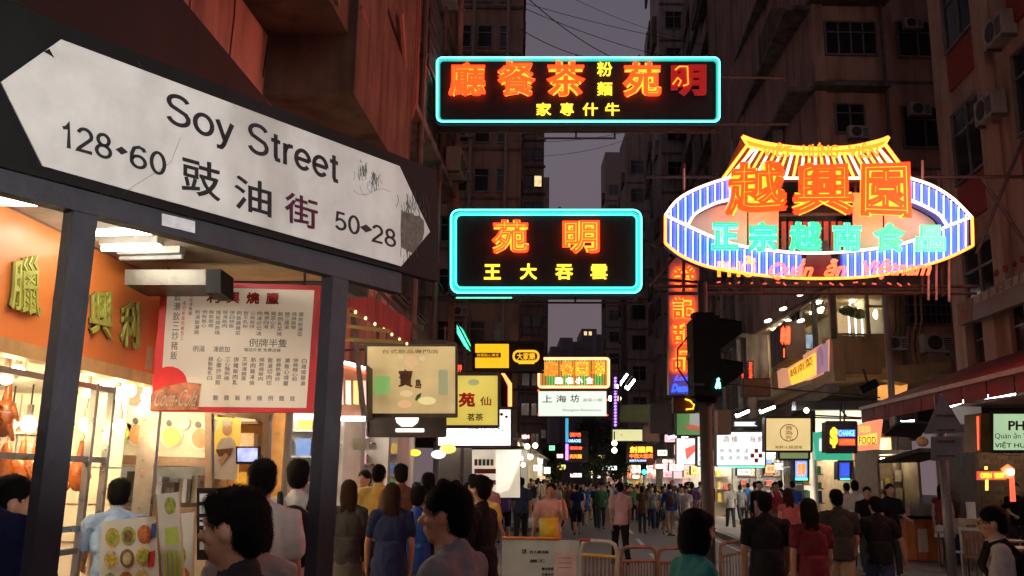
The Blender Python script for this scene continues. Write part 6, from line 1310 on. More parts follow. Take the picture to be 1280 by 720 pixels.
# lamp column
b = G(1128, 694, PZ); t = thing('lamp_column', 'thick pale lamp column standing on the right pavement', 'lamp post', b); pz = mat('column_paint', (.36, .28, .24), .5, .2, .2, 5, .15, .4, .6)
MB().cyl((b.x, b.y, PZ), (b.x, b.y, 9.5), .092, 16, .07).obj('column', pz, t, smooth=True); MB().cyl((b.x, b.y, PZ), (b.x, b.y, PZ+.12), .14, 16).obj('base', pz, t)
for z in (1.9, 3.1): MB().cyl((b.x, b.y, z), (b.x, b.y, z+.05), .11, 16).obj('band', steel, t)
for i in range(3): MB().rect(PF(b.y-.12), 1119+i, 588+i*22, 1127+i, 602+i*22, 0, .004).obj('sticker', random.choice(pal), t)
MB().tube([(b.x, b.y, 9.4), (b.x-.4, b.y, 10), (b.x-1.6, b.y, 10.2)], .05, 8).obj('arm', pz, t); MB().box((b.x-2.2, b.y-.12, 10.13), (b.x-1.5, b.y+.12, 10.28)).obj('lantern', pz, t)
# triangular sign from behind
TG = PF(9.0); b = TG(1190, 740); t = thing('warning_sign', 'back of a grey triangular road sign and plate on a thin pole at the right', 'road sign', (TG(1184, 620).x, 9, 0)); gs = mat('sign_back', (.15, .145, .16), .5, .4, .2, 6, .05, .4, .3)
px_ = TG(1181, 600).x
MB().cyl((px_, 9.0, 0), (px_, 9.0, TG(1176, 496).z+.03), .044, 14).obj('pole', mat('pole_grey', (.12, .115, .12), .45, .5), t, smooth=True)
MB().poly(TG, [(1175, 492), (1204, 541), (1152, 543)], .05, .006).obj('triangle_plate', gs, t); MB().rect(TG, 1161, 546, 1199, 576, .05, .006).obj('lower_plate', gs, t)
for y in (520, 538, 552, 570): MB().rect(TG, 1168, y-1.2, 1190, y+1.2, .06, .01).obj('clip', steel, t)
tag(MB().ell(TG(1153, 552), (.06, .05, .05), 10, 6).obj('lamp_cover', mat('lamp_amber_cover', (.5, .32, .16), .4)), 'pale round lamp cover left of the lower grey plate', 'lamp')

# ================================================================ PEDESTRIAN SIGNAL
TL = PF(9.6); bx = P(889, 640, 9.6).x
t = thing('traffic_light', 'black pedestrian signal on a pole seen from the side with its green man lit', 'traffic light', (bx, 9.7, 0))
polem = mat('pole_dark', (.045, .040, .036), .6, .1, .3, 6, .2, .4, .5)
MB().cyl((bx, 9.75, 0), (bx, 9.75, zz(888, 500, 9.7)), .066, 16).obj('pole', polem, t, smooth=True)
MB().cyl((bx, 9.75, zz(888, 500, 9.7)), (bx, 9.75, zz(888, 352, 9.7)), .05, 14).obj('upper_pole', polem, t, smooth=True)
blk = mat('signal_black', (.008, .008, .008), .6, 0, .2, 8, .05, .06)
zt2, zm, zb2 = zz(880, 397, 9.6), zz(880, 447, 9.6), zz(880, 496, 9.6)
hx0, hx1 = P(861, 450, 9.6).x, P(897, 450, 9.6).x
b = MB(); b.prism([(hx0+.02, 9.45, zt2-.04), (hx0+.06, 9.45, zt2), (hx1, 9.45, zt2), (hx1, 9.45, zb2), (hx0+.02, 9.45, zb2+.0)], Vector((0, .34, 0))); b.obj('housing', blk, t)
MB().box((hx0-.01, 9.5, zm-.01), (hx0+.05, 9.72, zm+.03)).obj('bracket', steel, t); MB().box((hx0+.01, 9.42, zb2+.1), (hx0+.12, 9.45, zb2+.12)).obj('bracket', steel, t)
for k, (z1, z0) in enumerate(((zt2-.03, zm+.03), (zm-.03, zb2+.03))):
    h = z1-z0; zc = (z0+z1)/2; x1 = P(924, 450, 9.6).x
    v = MB()
    v.prism([(hx1, 9.44, z1), (x1, 9.44, z1-.03), (x1, 9.44, z1-h*.42), (hx1, 9.44, z0+h*.12)], Vector((0, .012, 0)))
    v.prism([(hx1, 9.79, z1), (x1, 9.79, z1-.03), (x1, 9.79, z1-h*.42), (hx1, 9.79, z0+h*.12)], Vector((0, .012, 0)))
    v.prism([(hx1, 9.44, z1), (x1, 9.44, z1-.03), (x1, 9.44, z1-.045), (hx1, 9.44, z1-.015)], Vector((0, .36, 0)))
    v.obj('visor', blk, t)
    ln = MB().box((hx1, 9.49, z0+.04), (hx1+.012, 9.75, z1-.04)).obj('lens', mat('lens_dark', (.02, .02, .02), .15) if k == 0 else emi('lens_green_dim', (.0, .25, .16), .25, (.02, .1, .06)), t)
gm = MB(); ge = emi('green_man', (.15, 1, .75), 5.0); fr = PF(9.43)
for q in ([(896, 474), (898.5, 472), (900, 475), (897, 476)], [(894, 484), (896.5, 476), (899.5, 476), (898.5, 481), (896, 486)], [(898.5, 480), (900.5, 478), (901, 485), (899.2, 486)]): gm.poly(fr, q, .0, .012)
gm.obj('green_man', ge, t)
MB().tube([(hx0-.0, 9.6, zt2-.2), (hx0-.12, 9.6, zt2-.35), (hx0-.12, 9.6, zb2+.3), (hx0+.02, 9.6, zb2+.08)], .01, 6).obj('cable', cabm, t)
for z in (zt2+.05, zb2-.03): MB().box((bx-.12, 9.66, z-.02), (bx+.1, 9.84, z+.02)).obj('clamp', blk, t)
bxm = mat('box_brownish', (.16, .12, .09), .6)
tag(MB().rect(PF(10.2), 897, 512, 914, 543, 0, .15).obj('back_of_sign', bxm), 'brownish box on the signal pole below the heads', 'box')
# yellow handlebar like neon is separate; barriers in the foreground
# ================================================================ BARRIERS
barm = mat('barrier_rust', (.26, .17, .11), .55, .5, .4, 8, .2, .4, .5); orm = mat('barrier_orange', (.65, .22, .05), .4, 0, .3, 8); whm = mat('barrier_white', (.5, .48, .42), .4, .1, .3, 6, .1, .4, .4); yem = mat('barrier_yellow', (.6, .38, .04), .4, 0, .25, 6)
def barrier(name, label, x0p, x1p, ytp, d0, d1, top=orm, mid=None, n=9, curve=True):
    a = P(x0p, ytp, d0); b = P(x1p, ytp, d1); zt = a.z; b.z = zt; t = thing(name, label, 'barrier', (a.x, a.y, 0), 'crowd barriers at the kerb')
    dv = (b-a); L = dv.length; dv.normalize(); r = .10
    A0 = Vector((a.x, a.y, 0)); B0 = Vector((b.x, b.y, 0))
    pts = [A0, a-Vector((0, 0, r)), a+dv*r*.3-Vector((0, 0, r*.3)), a+dv*r, b-dv*r, b-dv*r*.3-Vector((0, 0, r*.3)), b-Vector((0, 0, r)), B0]
    MB().tube(pts, .024, 8).obj('frame', top, t, smooth=True)
    m1, m2 = Vector((a.x, a.y, zt-.17)), Vector((b.x, b.y, zt-.17)); MB().tube([m1, m2], .02, 8).obj('upper_rail', mid or top, t); MB().tube([m1-Vector((0, 0, .62)), m2-Vector((0, 0, .62))], .02, 8).obj('lower_rail', mid or top, t)
    for i in range(n):
        p = m1.lerp(m2, (i+1)/(n+1)); MB().cyl((p.x, p.y, zt-.17), (p.x, p.y, zt-.79), .009, 6).obj('bar', barm, t)
    for c in (A0, B0): MB().box((c.x-.22, c.y-.04, 0), (c.x+.22, c.y+.04, .04)).obj('foot', barm, t)
    return t
barrier('crowd_barrier', 'barrier with white curved top rail and yellow middle rail beside the blue board', 727, 771, 675, 11.5, 11.2, whm, yem, 8)
barrier('crowd_barrier', 'rusty barrier in the middle behind the curved white one', 775, 820, 684, 12.0, 12.2, barm, None, 11)
barrier('crowd_barrier', 'rusty barrier in front of the woman in teal', 822, 868, 686, 12.2, 12.6, barm, None, 11)
barrier('crowd_barrier', 'rusty barrier leading off behind the black tee shirt man', 900, 940, 680, 13, 14.5, barm, None, 10)
fr = PF(11.1); t = thing('notice_board', 'pale blue notice board with black writing and a white sheet, on the barrier', 'notice board', fr(680, 760))
MB().poly(fr, [(628, 672), (724, 676), (726, 790), (626, 790)], 0, .03).obj('panel', mat('board_blue', (.46, .58, .56), .45, 0, .15, 3, .05, .4, .3), t)
MB().poly(fr, [(694, 690), (720, 691), (720, 730), (692, 730)], .008, .003).obj('white_sheet', mat('sheet_pinkwhite', (.60, .50, .46), .5), t); MB().line(fr, [(628, 672), (700, 673.5)], .018, .01).obj('top_rail', orm, t); MB().line(fr, [(725, 675), (738, 675)], .018, .01).obj('red_rail', mat('rail_red', (.5, .06, .04), .4), t)
for s, r in (('注意', (652, 686, 658, 692)), ('行人專用區', (662, 688, 686, 692)), ('施工', (662, 699, 681, 703)), ('請勿停車', (677, 709, 692, 713)), ('多謝合作', (677, 716, 692, 720))): word(fr, s, r, ink, t, plump=.03)
for i in range(3): MB().rect(fr, 698, 697+i*6, 714, 698+i*6, .014, .001).obj('print_line', inkgrey, t)
# roll of rubbish bin by the left posts

# glowing panels added out of view to redden the walls and warm the street
t = thing('neon_sign', 'large red glowing panel added outside the frame at right to redden the walls', 'neon sign', (8.6, 9.5, 8))
MB().box((8.25, 7.6, 5.0), (8.6, 11.4, 7.4)).obj('cabinet', panelm, t); MB().box((8.21, 7.7, 5.1), (8.24, 11.3, 7.3)).obj('red_face', emi('big_red_face', (1, .30, .21), 13, (.5, .05, .02)), t)
t = thing('neon_sign', 'giant warm glowing panel added unseen far behind the viewer to light the street', 'neon sign', (-2, -40, 12))
MB().box((-9, -40.5, 10), (7, -40, 17)).obj('cabinet', panelm, t); MB().box((-8.8, -39.99, 10.2), (6.8, -39.96, 16.8)).obj('neon_face', emi('giant_neon_face', (1, .70, .58), 4.5, (.5, .2, .1)), t)
for x in (-8, 6): MB().tube([(x, -40.2, 0), (x, -40.2, 10)], .15, 8).obj('support', steel, t)
# frontal shops at the foot of the buildings where the street bends
lw2 = emi('lamp_far', (1, .9, .78), 110.0); lw3 = emi('lamp_far_warm', (1, .72, .42), 100.0); lw4 = emi('lamp_far_pink', (1, .6, .62), 100.0)
for i, (d, x0, x1, lm_, lab) in enumerate(((36, 548, 596, lw2, 'white lit shop at the foot of the tan tower, left one'), (36, 598, 649, lw3, 'warm lit shop at the foot of the tan tower, right one'), (62, 640, 678, lw2, 'lit shop at the foot of the tower with one lit window'), (100, 660, 686, lw3, 'tiny lit shop at the foot of the far left tower'),
        (46, 894, 930, lw2, 'white lit shop at the foot of the dark right tower'), (62, 829, 862, lw4, 'pink lit shop at the foot of the tall right slab'), (62, 863, 900, lw2, 'white lit shop beside the pink one'), (86, 784, 806, lw3, 'warm far shop under the mid height right block'), (86, 807, 832, lw2, 'white far shop under the mid height right block'), (120, 758, 783, lw4, 'farthest pinkish shop in the right row'))):
    shopbox('shop', lab, FF(d), P(x0, 600, d).x, P(x1, 600, d).x, 3.25, 2.6, 3, None, lm_, seed=60+i, rows=3, sideg=False)
# ================================================================ PEOPLE
skinm = mat('skin', (.36, .19, .12), .5, 0, .12, 9, .05, .4); skin2 = mat('skin_pale', (.46, .28, .19), .5, 0, .12, 9, .05, .4); hairm = mat('hair_black', (.007, .006, .006), .7, 0, .4, 70, .9, .12); hairb = mat('hair_brown', (.035, .016, .010), .65, 0, .4, 70, .9, .15)
shoem = mat('shoe', (.05, .045, .045), .5); eyem = mat('eye_white', (.5, .48, .45), .25)
def cloth(key, c, rough=.85): return mat('cloth_'+key, c, rough, 0, .22, 5, .35, .2)
def rotv(v, ax, deg): return Matrix.Rotation(math.radians(deg), 3, ax) @ Vector(v)
def remesh(mb, vox, sm=4, disp=0.0):
    me = mb.mesh('tmp', None); o = bpy.data.objects.new('tmp', me)
    r = o.modifiers.new('r', 'REMESH'); r.mode = 'VOXEL'; r.voxel_size = vox; r.use_smooth_shade = True
    s = o.modifiers.new('s', 'SMOOTH'); s.factor = .5; s.iterations = sm
    if disp:
        t = bpy.data.textures.get('folds') or bpy.data.textures.new('folds', 'CLOUDS'); t.noise_scale = .11; t.noise_depth = 3
        d = o.modifiers.new('d', 'DISPLACE'); d.texture = t; d.strength = disp; d.mid_level = .36
    m2 = evalmesh(o); bpy.data.objects.remove(o); bpy.data.meshes.remove(me)
    return m2
def limb(J, a, b): return Vector(J[a]), Vector(J[b])
def figure(pose, sex='m', top='tee', bottom='trousers', hair='short', head_turn=0, head_nod=0, build=1.0, vox=.012, face=True, hands=True):
    """all in metres for a 1.70 m person facing +Y; returns dict of meshes"""
    J = {}
    w_ = .175*build if sex == 'm' else .155*build; hw = .088 if sex == 'm' else .092
    lean = pose.get('lean', 0)
    def L(v): return rotv(Vector(v)-Vector((0, 0, .92)), 'X', -lean)+Vector((0, 0, .92))
    for s, sd in ((-1, 'l'), (1, 'r')):
        th, kn = pose['leg'][0 if s < 0 else 1]
        hip = Vector((s*hw, 0, .90)); k = hip+rotv((0, 0, -.43), 'X', th); a = k+rotv((0, 0, -.41), 'X', th-kn); J['hip'+sd] = hip; J['kn'+sd] = k; J['an'+sd] = a; J['toe'+sd] = a+rotv((s*.02, .15, -.045), 'X', min(0, (th-kn)*.6))
        sh = L((s*w_, 0, 1.368)); fw, out, el = pose['arm'][0 if s < 0 else 1][:3]
        d1 = rotv(rotv((0, 0, -.28), 'X', fw), 'Y', -s*out); e = sh+d1; d2 = rotv(rotv((0, 0, -.25), 'X', fw+el), 'Y', -s*(out*.6-pose.get('inward', 6))); h = e+d2; J['sh'+sd] = sh; J['el'+sd] = e; J['wr'+sd] = h; J['hd'+sd] = d2.normalized()
    low = min(J['anl'].z, J['anr'].z)-.075
    skin = MB(); b = build
    nk0, nk1 = L((0, -.005, 1.36)), L((0, .015, 1.50)); hc = L((0, .025, 1.585))
    # head and face
    hd = MB(); hd.ell((0, 0, .005), (.073, .092, .112), 18, 14).ell((0, .018, -.05), (.057, .068, .066), 14, 10).ell((0, -.03, .02), (.070, .075, .085), 14, 10).ell((0, .055, -.088), (.026, .026, .022), 10, 8)
    if face:
        hd.cap((0, .080, .012), (0, .106, -.022), .011, .015, 8).ell((0, .096, -.028), (.019, .014, .010), 8, 6)
        hd.ell((0, .083, -.055), (.024, .014, .008), 10, 6).ell((0, .081, -.067), (.021, .013, .009), 10, 6).ell((0, .078, .027), (.052, .018, .013), 12, 6)
        for s in (-1, 1): hd.ell((s*.043, .058, -.025), (.022, .022, .02), 8, 6)
    for s in (-1, 1): hd.ell((s*.077, -.004, -.008), (.011, .021, .032), 8, 8)
    Rh = Matrix.Rotation(math.radians(head_turn), 3, 'Z') @ Matrix.Rotation(math.radians(-head_nod), 3, 'X')
    def ph(v): return tuple(hc+Rh@Vector(v))
    skin.add([ph(v) for v in hd.v], hd.f)
    skin.cap(nk0, nk1, .060 if sex == 'm' else .050, .054 if sex == 'm' else .045, 12)
    skin.ell(L((0, 0, 1.22)), (.14*b, .085, .20), 14, 10).ell(L((0, 0, 1.02)), (.12*b, .08, .16), 12, 8).ell((0, 0, .90), (.14, .09, .12), 12, 8).cap(J['shl'], J['shr'], .048, .048, 10)
    for sd, s in (('l', -1), ('r', 1)):
        skin.cap(J['sh'+sd], J['el'+sd], .045*b, .034*b, 10).cap(J['el'+sd], J['wr'+sd], .036*b, .024*b, 10)
        skin.cap(J['hip'+sd], J['kn'+sd], .078, .050, 10).cap(J['kn'+sd], J['kn'+sd].lerp(J['an'+sd], .35), .050, .052, 10).cap(J['kn'+sd].lerp(J['an'+sd], .35), J['an'+sd], .052, .034, 10).cap(J['an'+sd], J['toe'+sd], .033, .024, 8)
        d = J['hd'+sd]; wr = J['wr'+sd]; side = d.cross(Vector((s, 0, 0))).normalized(); side = side if side.length > .1 else Vector((0, 1, 0)); inw = Vector((-s, 0, 0))-d*Vector((-s, 0, 0)).dot(d); inw.normalize()
        pc = wr+d*.05
        skin.cap(wr+d*.01, pc+side*.014, .022, .022, 8).cap(wr+d*.01, pc-side*.014, .022, .022, 8)
        if hands:
            for i, (o_, ln) in enumerate(((.028, .072), (.010, .080), (-.009, .074), (-.027, .058))):
                k0 = wr+d*.078+side*o_; k1 = k0+d*ln*.5+inw*.010; k2 = k1+d*ln*.38+inw*.024
                skin.cap(k0, k1, .0095, .009, 6).cap(k1, k2, .009, .0075, 6)
            t0 = wr+d*.03+side*.028; t1 = t0+d*.035+side*.022+inw*.012; skin.cap(t0, t1, .011, .010, 6).cap(t1, t1+d*.03+inw*.006, .010, .008, 6)
        else: skin.cap(pc, wr+d*.14+inw*.02, .024, .014, 8)
    out = {'skin': remesh(skin, vox*.85 if face else vox, 3)}
    T = MB()
    T.ell(L((0, .0, 1.22)), (.163*b, .112, .215), 16, 12).ell(L((0, .008, 1.05)), (.146*b, .108, .17), 14, 10).cap(L((-w_+.02, 0, 1.365)), L((w_-.02, 0, 1.365)), .064, .064, 12).cap(L((0, -.012, 1.425)), L((-w_+.02, -.004, 1.378)), .050, .046, 10).cap(L((0, -.012, 1.425)), L((w_-.02, -.004, 1.378)), .050, .046, 10).ell((0, 0, .93), (.158*b, .115, .10), 14, 8)
    if sex == 'f': T.ell(L((-.07, .07, 1.23)), (.06, .055, .06), 10, 8).ell(L((.07, .07, 1.23)), (.06, .055, .06), 10, 8)
    T.tube([(0, 0, .84 if top != 'tunic' else .70), (0, 0, 1.0), L((0, 0, 1.1))], [.165*b if top != 'tunic' else .185, .15*b, .135*b], 16)
    fr_ = {'tee': .62, 'long': 1.9, 'tank': .02, 'tunic': .6, 'dress': .5}[top]
    for sd in 'lr':
        a, e, h = J['sh'+sd], J['el'+sd], J['wr'+sd]
        if fr_ <= 1: T.cap(a, a.lerp(e, max(.06, fr_)), .062 if fr_ > .1 else .052, .058 if fr_ > .1 else .052, 10)
        else: T.cap(a, e, .061, .050, 10).cap(e, e.lerp(h, .9), .05, .038, 10)
    T.cap(L((0, -.01, 1.38)), L((0, .0, 1.44)), .075, .062, 12)
    if top == 'dress': T.tube([(0, 0, .48), (0, 0, .75), (0, 0, 1.0)], [.20, .19, .14], 18)
    out['top'] = remesh(T, vox, 3, .042 if vox < .02 else 0)
    if bottom != 'none':
        B = MB(); B.ell((0, 0, .93), (.152*b, .108, .10), 14, 8)
        if bottom == 'skirt': B.tube([(0, 0, .60), (0, 0, .80), (0, 0, 1.0)], [.205, .175, .14], 18)
        else:
            for sd in 'lr':
                h, k, a = J['hip'+sd], J['kn'+sd], J['an'+sd]
                if bottom == 'trousers': B.cap(h, k, .094*b, .070, 12).cap(k, a.lerp(k, .06), .070, .055, 12).tube([a.lerp(k, .1), a.lerp(k, -.02)], [.056, .058], 12)
                else: B.cap(h, h.lerp(k, .95), .096*b, .082, 12)
        out['bottom'] = remesh(B, vox, 4, .02 if vox < .02 else 0)
    S_ = MB()
    for sd in 'lr': S_.cap(J['an'+sd]+Vector((0, -.03, -.03)), J['toe'+sd]+Vector((0, .02, 0)), .040, .034, 10)
    out['shoe'] = remesh(S_, max(vox, .012), 2)
    H = MB()
    def he(c, r): H.ell((0, 0, 0), r, 16, 12); n = 16*11+2; H.v[-n:] = [ph(Vector(v)+Vector(c)) for v in H.v[-n:]]
    he((0, -.014, .040), (.082, .095, .088)); he((0, -.045, .0), (.078, .066, .088))
    if hair == 'messy':
        rs = random.Random(3)
        for i in range(16): a = rs.uniform(0, 6.28); he((.055*math.cos(a), -.012+.065*math.sin(a), .085+rs.uniform(-.02, .02)), (.022, .024, .020))
        he((0, .045, .075), (.066, .045, .042))
    if hair == 'long': he((0, -.062, -.07), (.085, .048, .14)); he((0, -.075, -.19), (.08, .036, .15)); he((-.07, -.01, -.04), (.022, .05, .12)); he((.07, -.01, -.04), (.022, .05, .12))
    if hair == 'bob': he((0, -.04, -.045), (.090, .07, .10)); he((-.07, .0, -.04), (.024, .05, .085)); he((.07, .0, -.04), (.024, .05, .085)); he((0, .045, .06), (.07, .045, .045))
    if hair == 'bun': he((0, -.115, .04), (.04, .04, .04))
    out['hair'] = remesh(H, vox, 3, .012 if vox < .02 else 0)
    return out, low, (hc, Rh, J)
def strands(me, hc, Rh, n, ln, seed=1, wd=.0022):
    """tufts of real hair laid over the hair mass"""
    rs = random.Random(seed); nv = len(me.vertices); vs = [v.co.copy() for v in me.vertices]; nr = [v.normal.copy() for v in me.vertices]; add = MB(); down = Rh@Vector((0, -.35, -1)).normalized()
    for i in range(n):
        k = rs.randrange(nv); p = vs[k]; q = nr[k]; d = (down-q*down.dot(q)); 
        if d.length < .05: d = Vector((rs.uniform(-1, 1), rs.uniform(-1, 1), 0))
        d.normalize(); d = (d+Vector((rs.uniform(-.25, .25), rs.uniform(-.25, .25), rs.uniform(-.2, .2)))+q*rs.uniform(.0, .16)).normalized(); s_ = d.cross(q)
        if s_.length < .01: continue
        s_.normalize(); L_ = ln*rs.uniform(.5, 1.3); w = wd*rs.uniform(.6, 1.6); a = p-q*.003; b = p+d*L_*.55+q*.004; c = p+d*L_-q*.004
        add.add([a-s_*w, a+s_*w, b+s_*w*.8, b-s_*w*.8, c], [(0, 1, 2, 3), (3, 2, 4)])
    base = MB(); base.v = [tuple(v) for v in vs]; base.f = [tuple(p.vertices) for p in me.polygons]; base.add(add.v, add.f); return base.mesh('hair', None)
HMAT = {'skin': None}
WALK = [dict(leg=((18, 4), (-16, 22)), arm=((-18, 6, 12), (20, 6, 22))), dict(leg=((-14, 26), (20, 5)), arm=((22, 7, 24), (-16, 7, 10))), dict(leg=((6, 2), (-5, 10)), arm=((-6, 7, 14), (8, 8, 20))), dict(leg=((3, 3), (-2, 3)), arm=((2, 8, 10), (4, 9, 14)))]
def person(px, ytop, d, face_deg, label, topc, botc, pose=3, sex='m', top='tee', bottom='trousers', hair='short', haircol=None, turn=0, nod=0, build=1.0, vox=.014, sk=None, ground=0.0, group=None, extra=None, height=None, fine=False):
    p = pose if isinstance(pose, dict) else WALK[pose]
    ms, low, (hc, Rh, J) = figure(p, sex, top, bottom, hair, turn, nod, build, vox, True, True)
    zt = P(px, ytop, d).z; h = height or max(1.45, min(1.9, zt-ground)); k = h/(1.715-low)
    c = P(px, ytop, d); r_ = thing('person', label, 'person', (c.x, d, ground-low*k), group, math.radians(face_deg)); r_.scale = (k, k, k)
    mm = {'skin': sk or skinm, 'top': topc, 'bottom': botc, 'shoe': shoem, 'hair': haircol or hairm}; nm = {'skin': 'body', 'top': {'tee': 'shirt', 'long': 'shirt', 'tank': 'vest', 'tunic': 'tunic', 'dress': 'dress'}[top], 'bottom': {'skirt': 'skirt', 'trousers': 'trousers', 'shorts': 'shorts'}.get(bottom, 'x'), 'shoe': 'shoes', 'hair': 'hair'}
    if d < 30: ms['hair'] = strands(ms['hair'], hc, Rh, 5200 if fine else 1500 if d < 13 else 400, .030, int(px), .0012 if fine else .002)
    for key, me in ms.items():
        me.materials.clear(); me.materials.append(mm[key]); me.polygons.foreach_set('use_smooth', [True]*len(me.polygons)); o = bpy.data.objects.new(nm[key], me); COL.objects.link(o); o.parent = r_
        if key == 'skin' and fine:
            for s in (-1, 1):
                e = MB().ell((0, 0, 0), (.012, .009, .009), 10, 8); e.v = [tuple(hc+Rh@(Vector(v)+Vector((s*.031, .077, .002)))) for v in e.v]; e.obj('eye', eyem, o, True, True)
                e = MB().ell((0, 0, 0), (.005, .003, .005), 8, 6); e.v = [tuple(hc+Rh@(Vector(v)+Vector((s*.031, .0855, .002)))) for v in e.v]; e.obj('pupil', hairm, o, True, True)
                e = MB().ell((0, 0, 0), (.017, .006, .004), 8, 6); e.v = [tuple(hc+Rh@(Vector(v)+Vector((s*.031, .090, .026)))) for v in e.v]; e.obj('eyebrow', hairm, o, True, True)
    r_['_'] = 0; del r_['_']
    return r_, (hc, Rh, J, k)
def held(name, label, cat, mbl, m, root, extra=(), cloth_=False):
    """a bag or pack carried by root, built in the person's own frame, but a thing of its own"""
    Mw = Matrix.LocRotScale(root.location, root.rotation_euler, root.scale)
    t = thing(name, label, cat, Mw@Vector((0, 0, 1.0)))
    mbl.v = [tuple(Mw@Vector(v)) for v in mbl.v]; mbl.obj('body', m, t, smooth=True)
    for nm, mb2, m2 in extra: mb2.v = [tuple(Mw@Vector(v)) for v in mb2.v]; mb2.obj(nm, m2, t)
    return t
def backpack(root, label, m, m2=None, w_=.15, trim=None):
    b = MB().ell((0, -.185, 1.18), (w_, .10, .21), 14, 10).ell((0, -.19, 1.08), (w_+.01, .10, .14), 14, 8)
    ex = []
    for s in (-1, 1):
        st = MB().tube([(s*.10, -.13, 1.36), (s*.115, -.04, 1.46), (s*.12, .07, 1.42), (s*.13, .125, 1.27), (s*.16, .06, 1.12), (s*.13, -.1, 1.04)], .022, 8); ex.append(('strap', st, m2 or m))
    ex.append(('pocket', MB().ell((0, -.27, 1.08), (w_*.7, .04, .10), 12, 8), trim or m))
    return held('backpack', label, 'backpack', b, m, root, ex)
def handbag(root, label, m, J, sd='r', size=(.13, .05, .12), name='bag', drop=.32):
    w = J['wr'+sd]+J['hd'+sd]*.09; c = w-Vector((0, 0, drop)); b = MB().cbox(c, (size[1]*2, size[0]*2, size[2]*2))
    h = MB().tube([c+Vector((0, -size[0]*.5, size[2])), w+Vector((0, -.02, 0)), w+Vector((0, .02, 0)), c+Vector((0, size[0]*.5, size[2]))], .008, 6)
    return held(name, label, 'bag', b, m, root, [('handle', h, m)])
black = cloth('black', (.007, .007, .009)); navy = cloth('navy', (.012, .02, .07)); white = cloth('white', (.55, .52, .48)); grey = cloth('grey', (.16, .155, .16)); lgrey = cloth('light_grey', (.30, .28, .28)); yellow = cloth('yellow', (.62, .45, .12)); bluec = cloth('blue', (.02, .07, .30)); teal = cloth('teal', (.02, .16, .17)); maroon = cloth('maroon', (.10, .012, .02)); khaki = cloth('khaki', (.26, .20, .13)); jean = cloth('denim', (.03, .045, .09)); pink = cloth('pink', (.50, .24, .24)); hotpink = cloth('hot_pink', (.45, .05, .12)); purple = cloth('purple', (.14, .09, .28)); lblue = cloth('pale_blue', (.25, .36, .52)); darkg = cloth('dark_grey', (.035, .035, .04)); brown = cloth('brown', (.10, .05, .03)); rosec = cloth('rose', (.35, .12, .12)); greyskirt = cloth('skirt_grey', (.085, .08, .075)); green_ = cloth('green', (.05, .14, .06))
A_ = lambda l, r, leg=((3, 3), (-2, 3)), **k: dict(leg=leg, arm=(l, r), **k)
# --- nearest figures
r1, i1 = person(306, 607, 2.95, 82, 'dark haired man in profile facing left in the left foreground, in shadow', darkg, darkg, A_((4, 6, 12), (6, 6, 14)), hair='messy', nod=3, vox=.009, fine=True)
r2, i2 = person(580, 601, 3.75, 70, 'older man in a grey shirt in the centre foreground looking left', cloth('old_grey', (.17, .17, .19)), darkg, A_((6, 6, 14), (4, 7, 12), lean=4), build=1.12, vox=.010, turn=8, nod=2, fine=True, top='tee')
r3, i3 = person(866, 635, 5.1, -75, 'woman in a teal top in front of the signal pole facing right', teal, jean, WALK[2], 'f', 'tee', hair='bob', vox=.010, fine=True, nod=4)
r4, i4 = person(1243, 632, 6.9, 68, 'man in glasses and a light grey tee shirt with a backpack at the lower right', lgrey, jean, A_((10, 8, 30), (14, 8, 40)), vox=.011, fine=True, nod=6)
backpack(r4, 'black and red backpack worn by the man in glasses', black, black, .15, cloth('red_trim', (.3, .015, .02)))
hc, Rh, J, k = i4
g = MB()
for s in (-1, 1): g.tube([tuple(hc+Rh@Vector((s*.031+.02*math.cos(a/10*6.283), .10, .002+.016*math.sin(a/10*6.283)))) for a in range(10)], .0025, 5, True); g.tube([tuple(hc+Rh@Vector((s*.052, .098, .004))), tuple(hc+Rh@Vector((s*.08, .0, .004)))], .0022, 5)
held('glasses', 'thin dark glasses of the man in the light grey tee shirt', 'glasses', g, hairm, r4)
r5, i5 = person(-52, 535, 2.35, 10, 'dark haired figure in navy cut by the left frame edge', navy, darkg, 3, hair='messy', vox=.012, ground=PZ, height=1.80)
r6, i6 = person(14, 592, 3.9, -60, 'person in a hot pink top near the left frame edge', hotpink, darkg, A_((10, 6, 30), (5, 6, 20)), 'f', 'long', vox=.012, ground=PZ)
r7, i7 = person(152, 594, 6.6, 25, 'cook in a pale blue shirt bent at the counter of the roast shop', lblue, darkg, A_((25, 6, 45), (25, 6, 45), lean=12), vox=.013, ground=PZ, turn=0)
r8, i8 = person(374, 573, 6.9, 8, 'man in a white shirt with a black backpack just left of the second post', white, darkg, 2, vox=.013, ground=PZ, build=1.1)
backpack(r8, 'black backpack slung on the man in the white shirt', black)
r9, i9 = person(330, 572, 5.4, 12, 'dark haired person behind the profile man, hair only clearly seen', white, darkg, 3, vox=.014, ground=PZ)
person(322, 584, 4.2, 20, 'person with thick black hair right behind the profile man', cloth('off_white', (.35, .33, .3)), darkg, 3, 'f', hair='bob', vox=.014, height=1.66)
person(437, 599, 9.3, 5, 'young woman with very long brown hair and grey skirt right of the second post', darkg, greyskirt, 2, 'f', 'long', 'skirt', 'long', hairb, ground=PZ, vox=.013)
person(474, 580, 11.6, -8, 'man in a yellow shirt with his back to us on the left pavement', yellow, darkg, 3, ground=PZ, build=1.12)
person(457, 587, 12.3, 160, 'man in a pale shirt facing us left of the yellow shirt', cloth('cream', (.5, .42, .3)), khaki, 3, ground=PZ, sk=skin2)
r10, i10 = person(491, 603, 9.0, 4, 'woman in a navy tunic with brown hair from behind', navy, jean, A_((3, 12, 12), (2, 9, 10)), 'f', 'tunic', hair='long', haircol=hairb, ground=PZ, build=1.12)
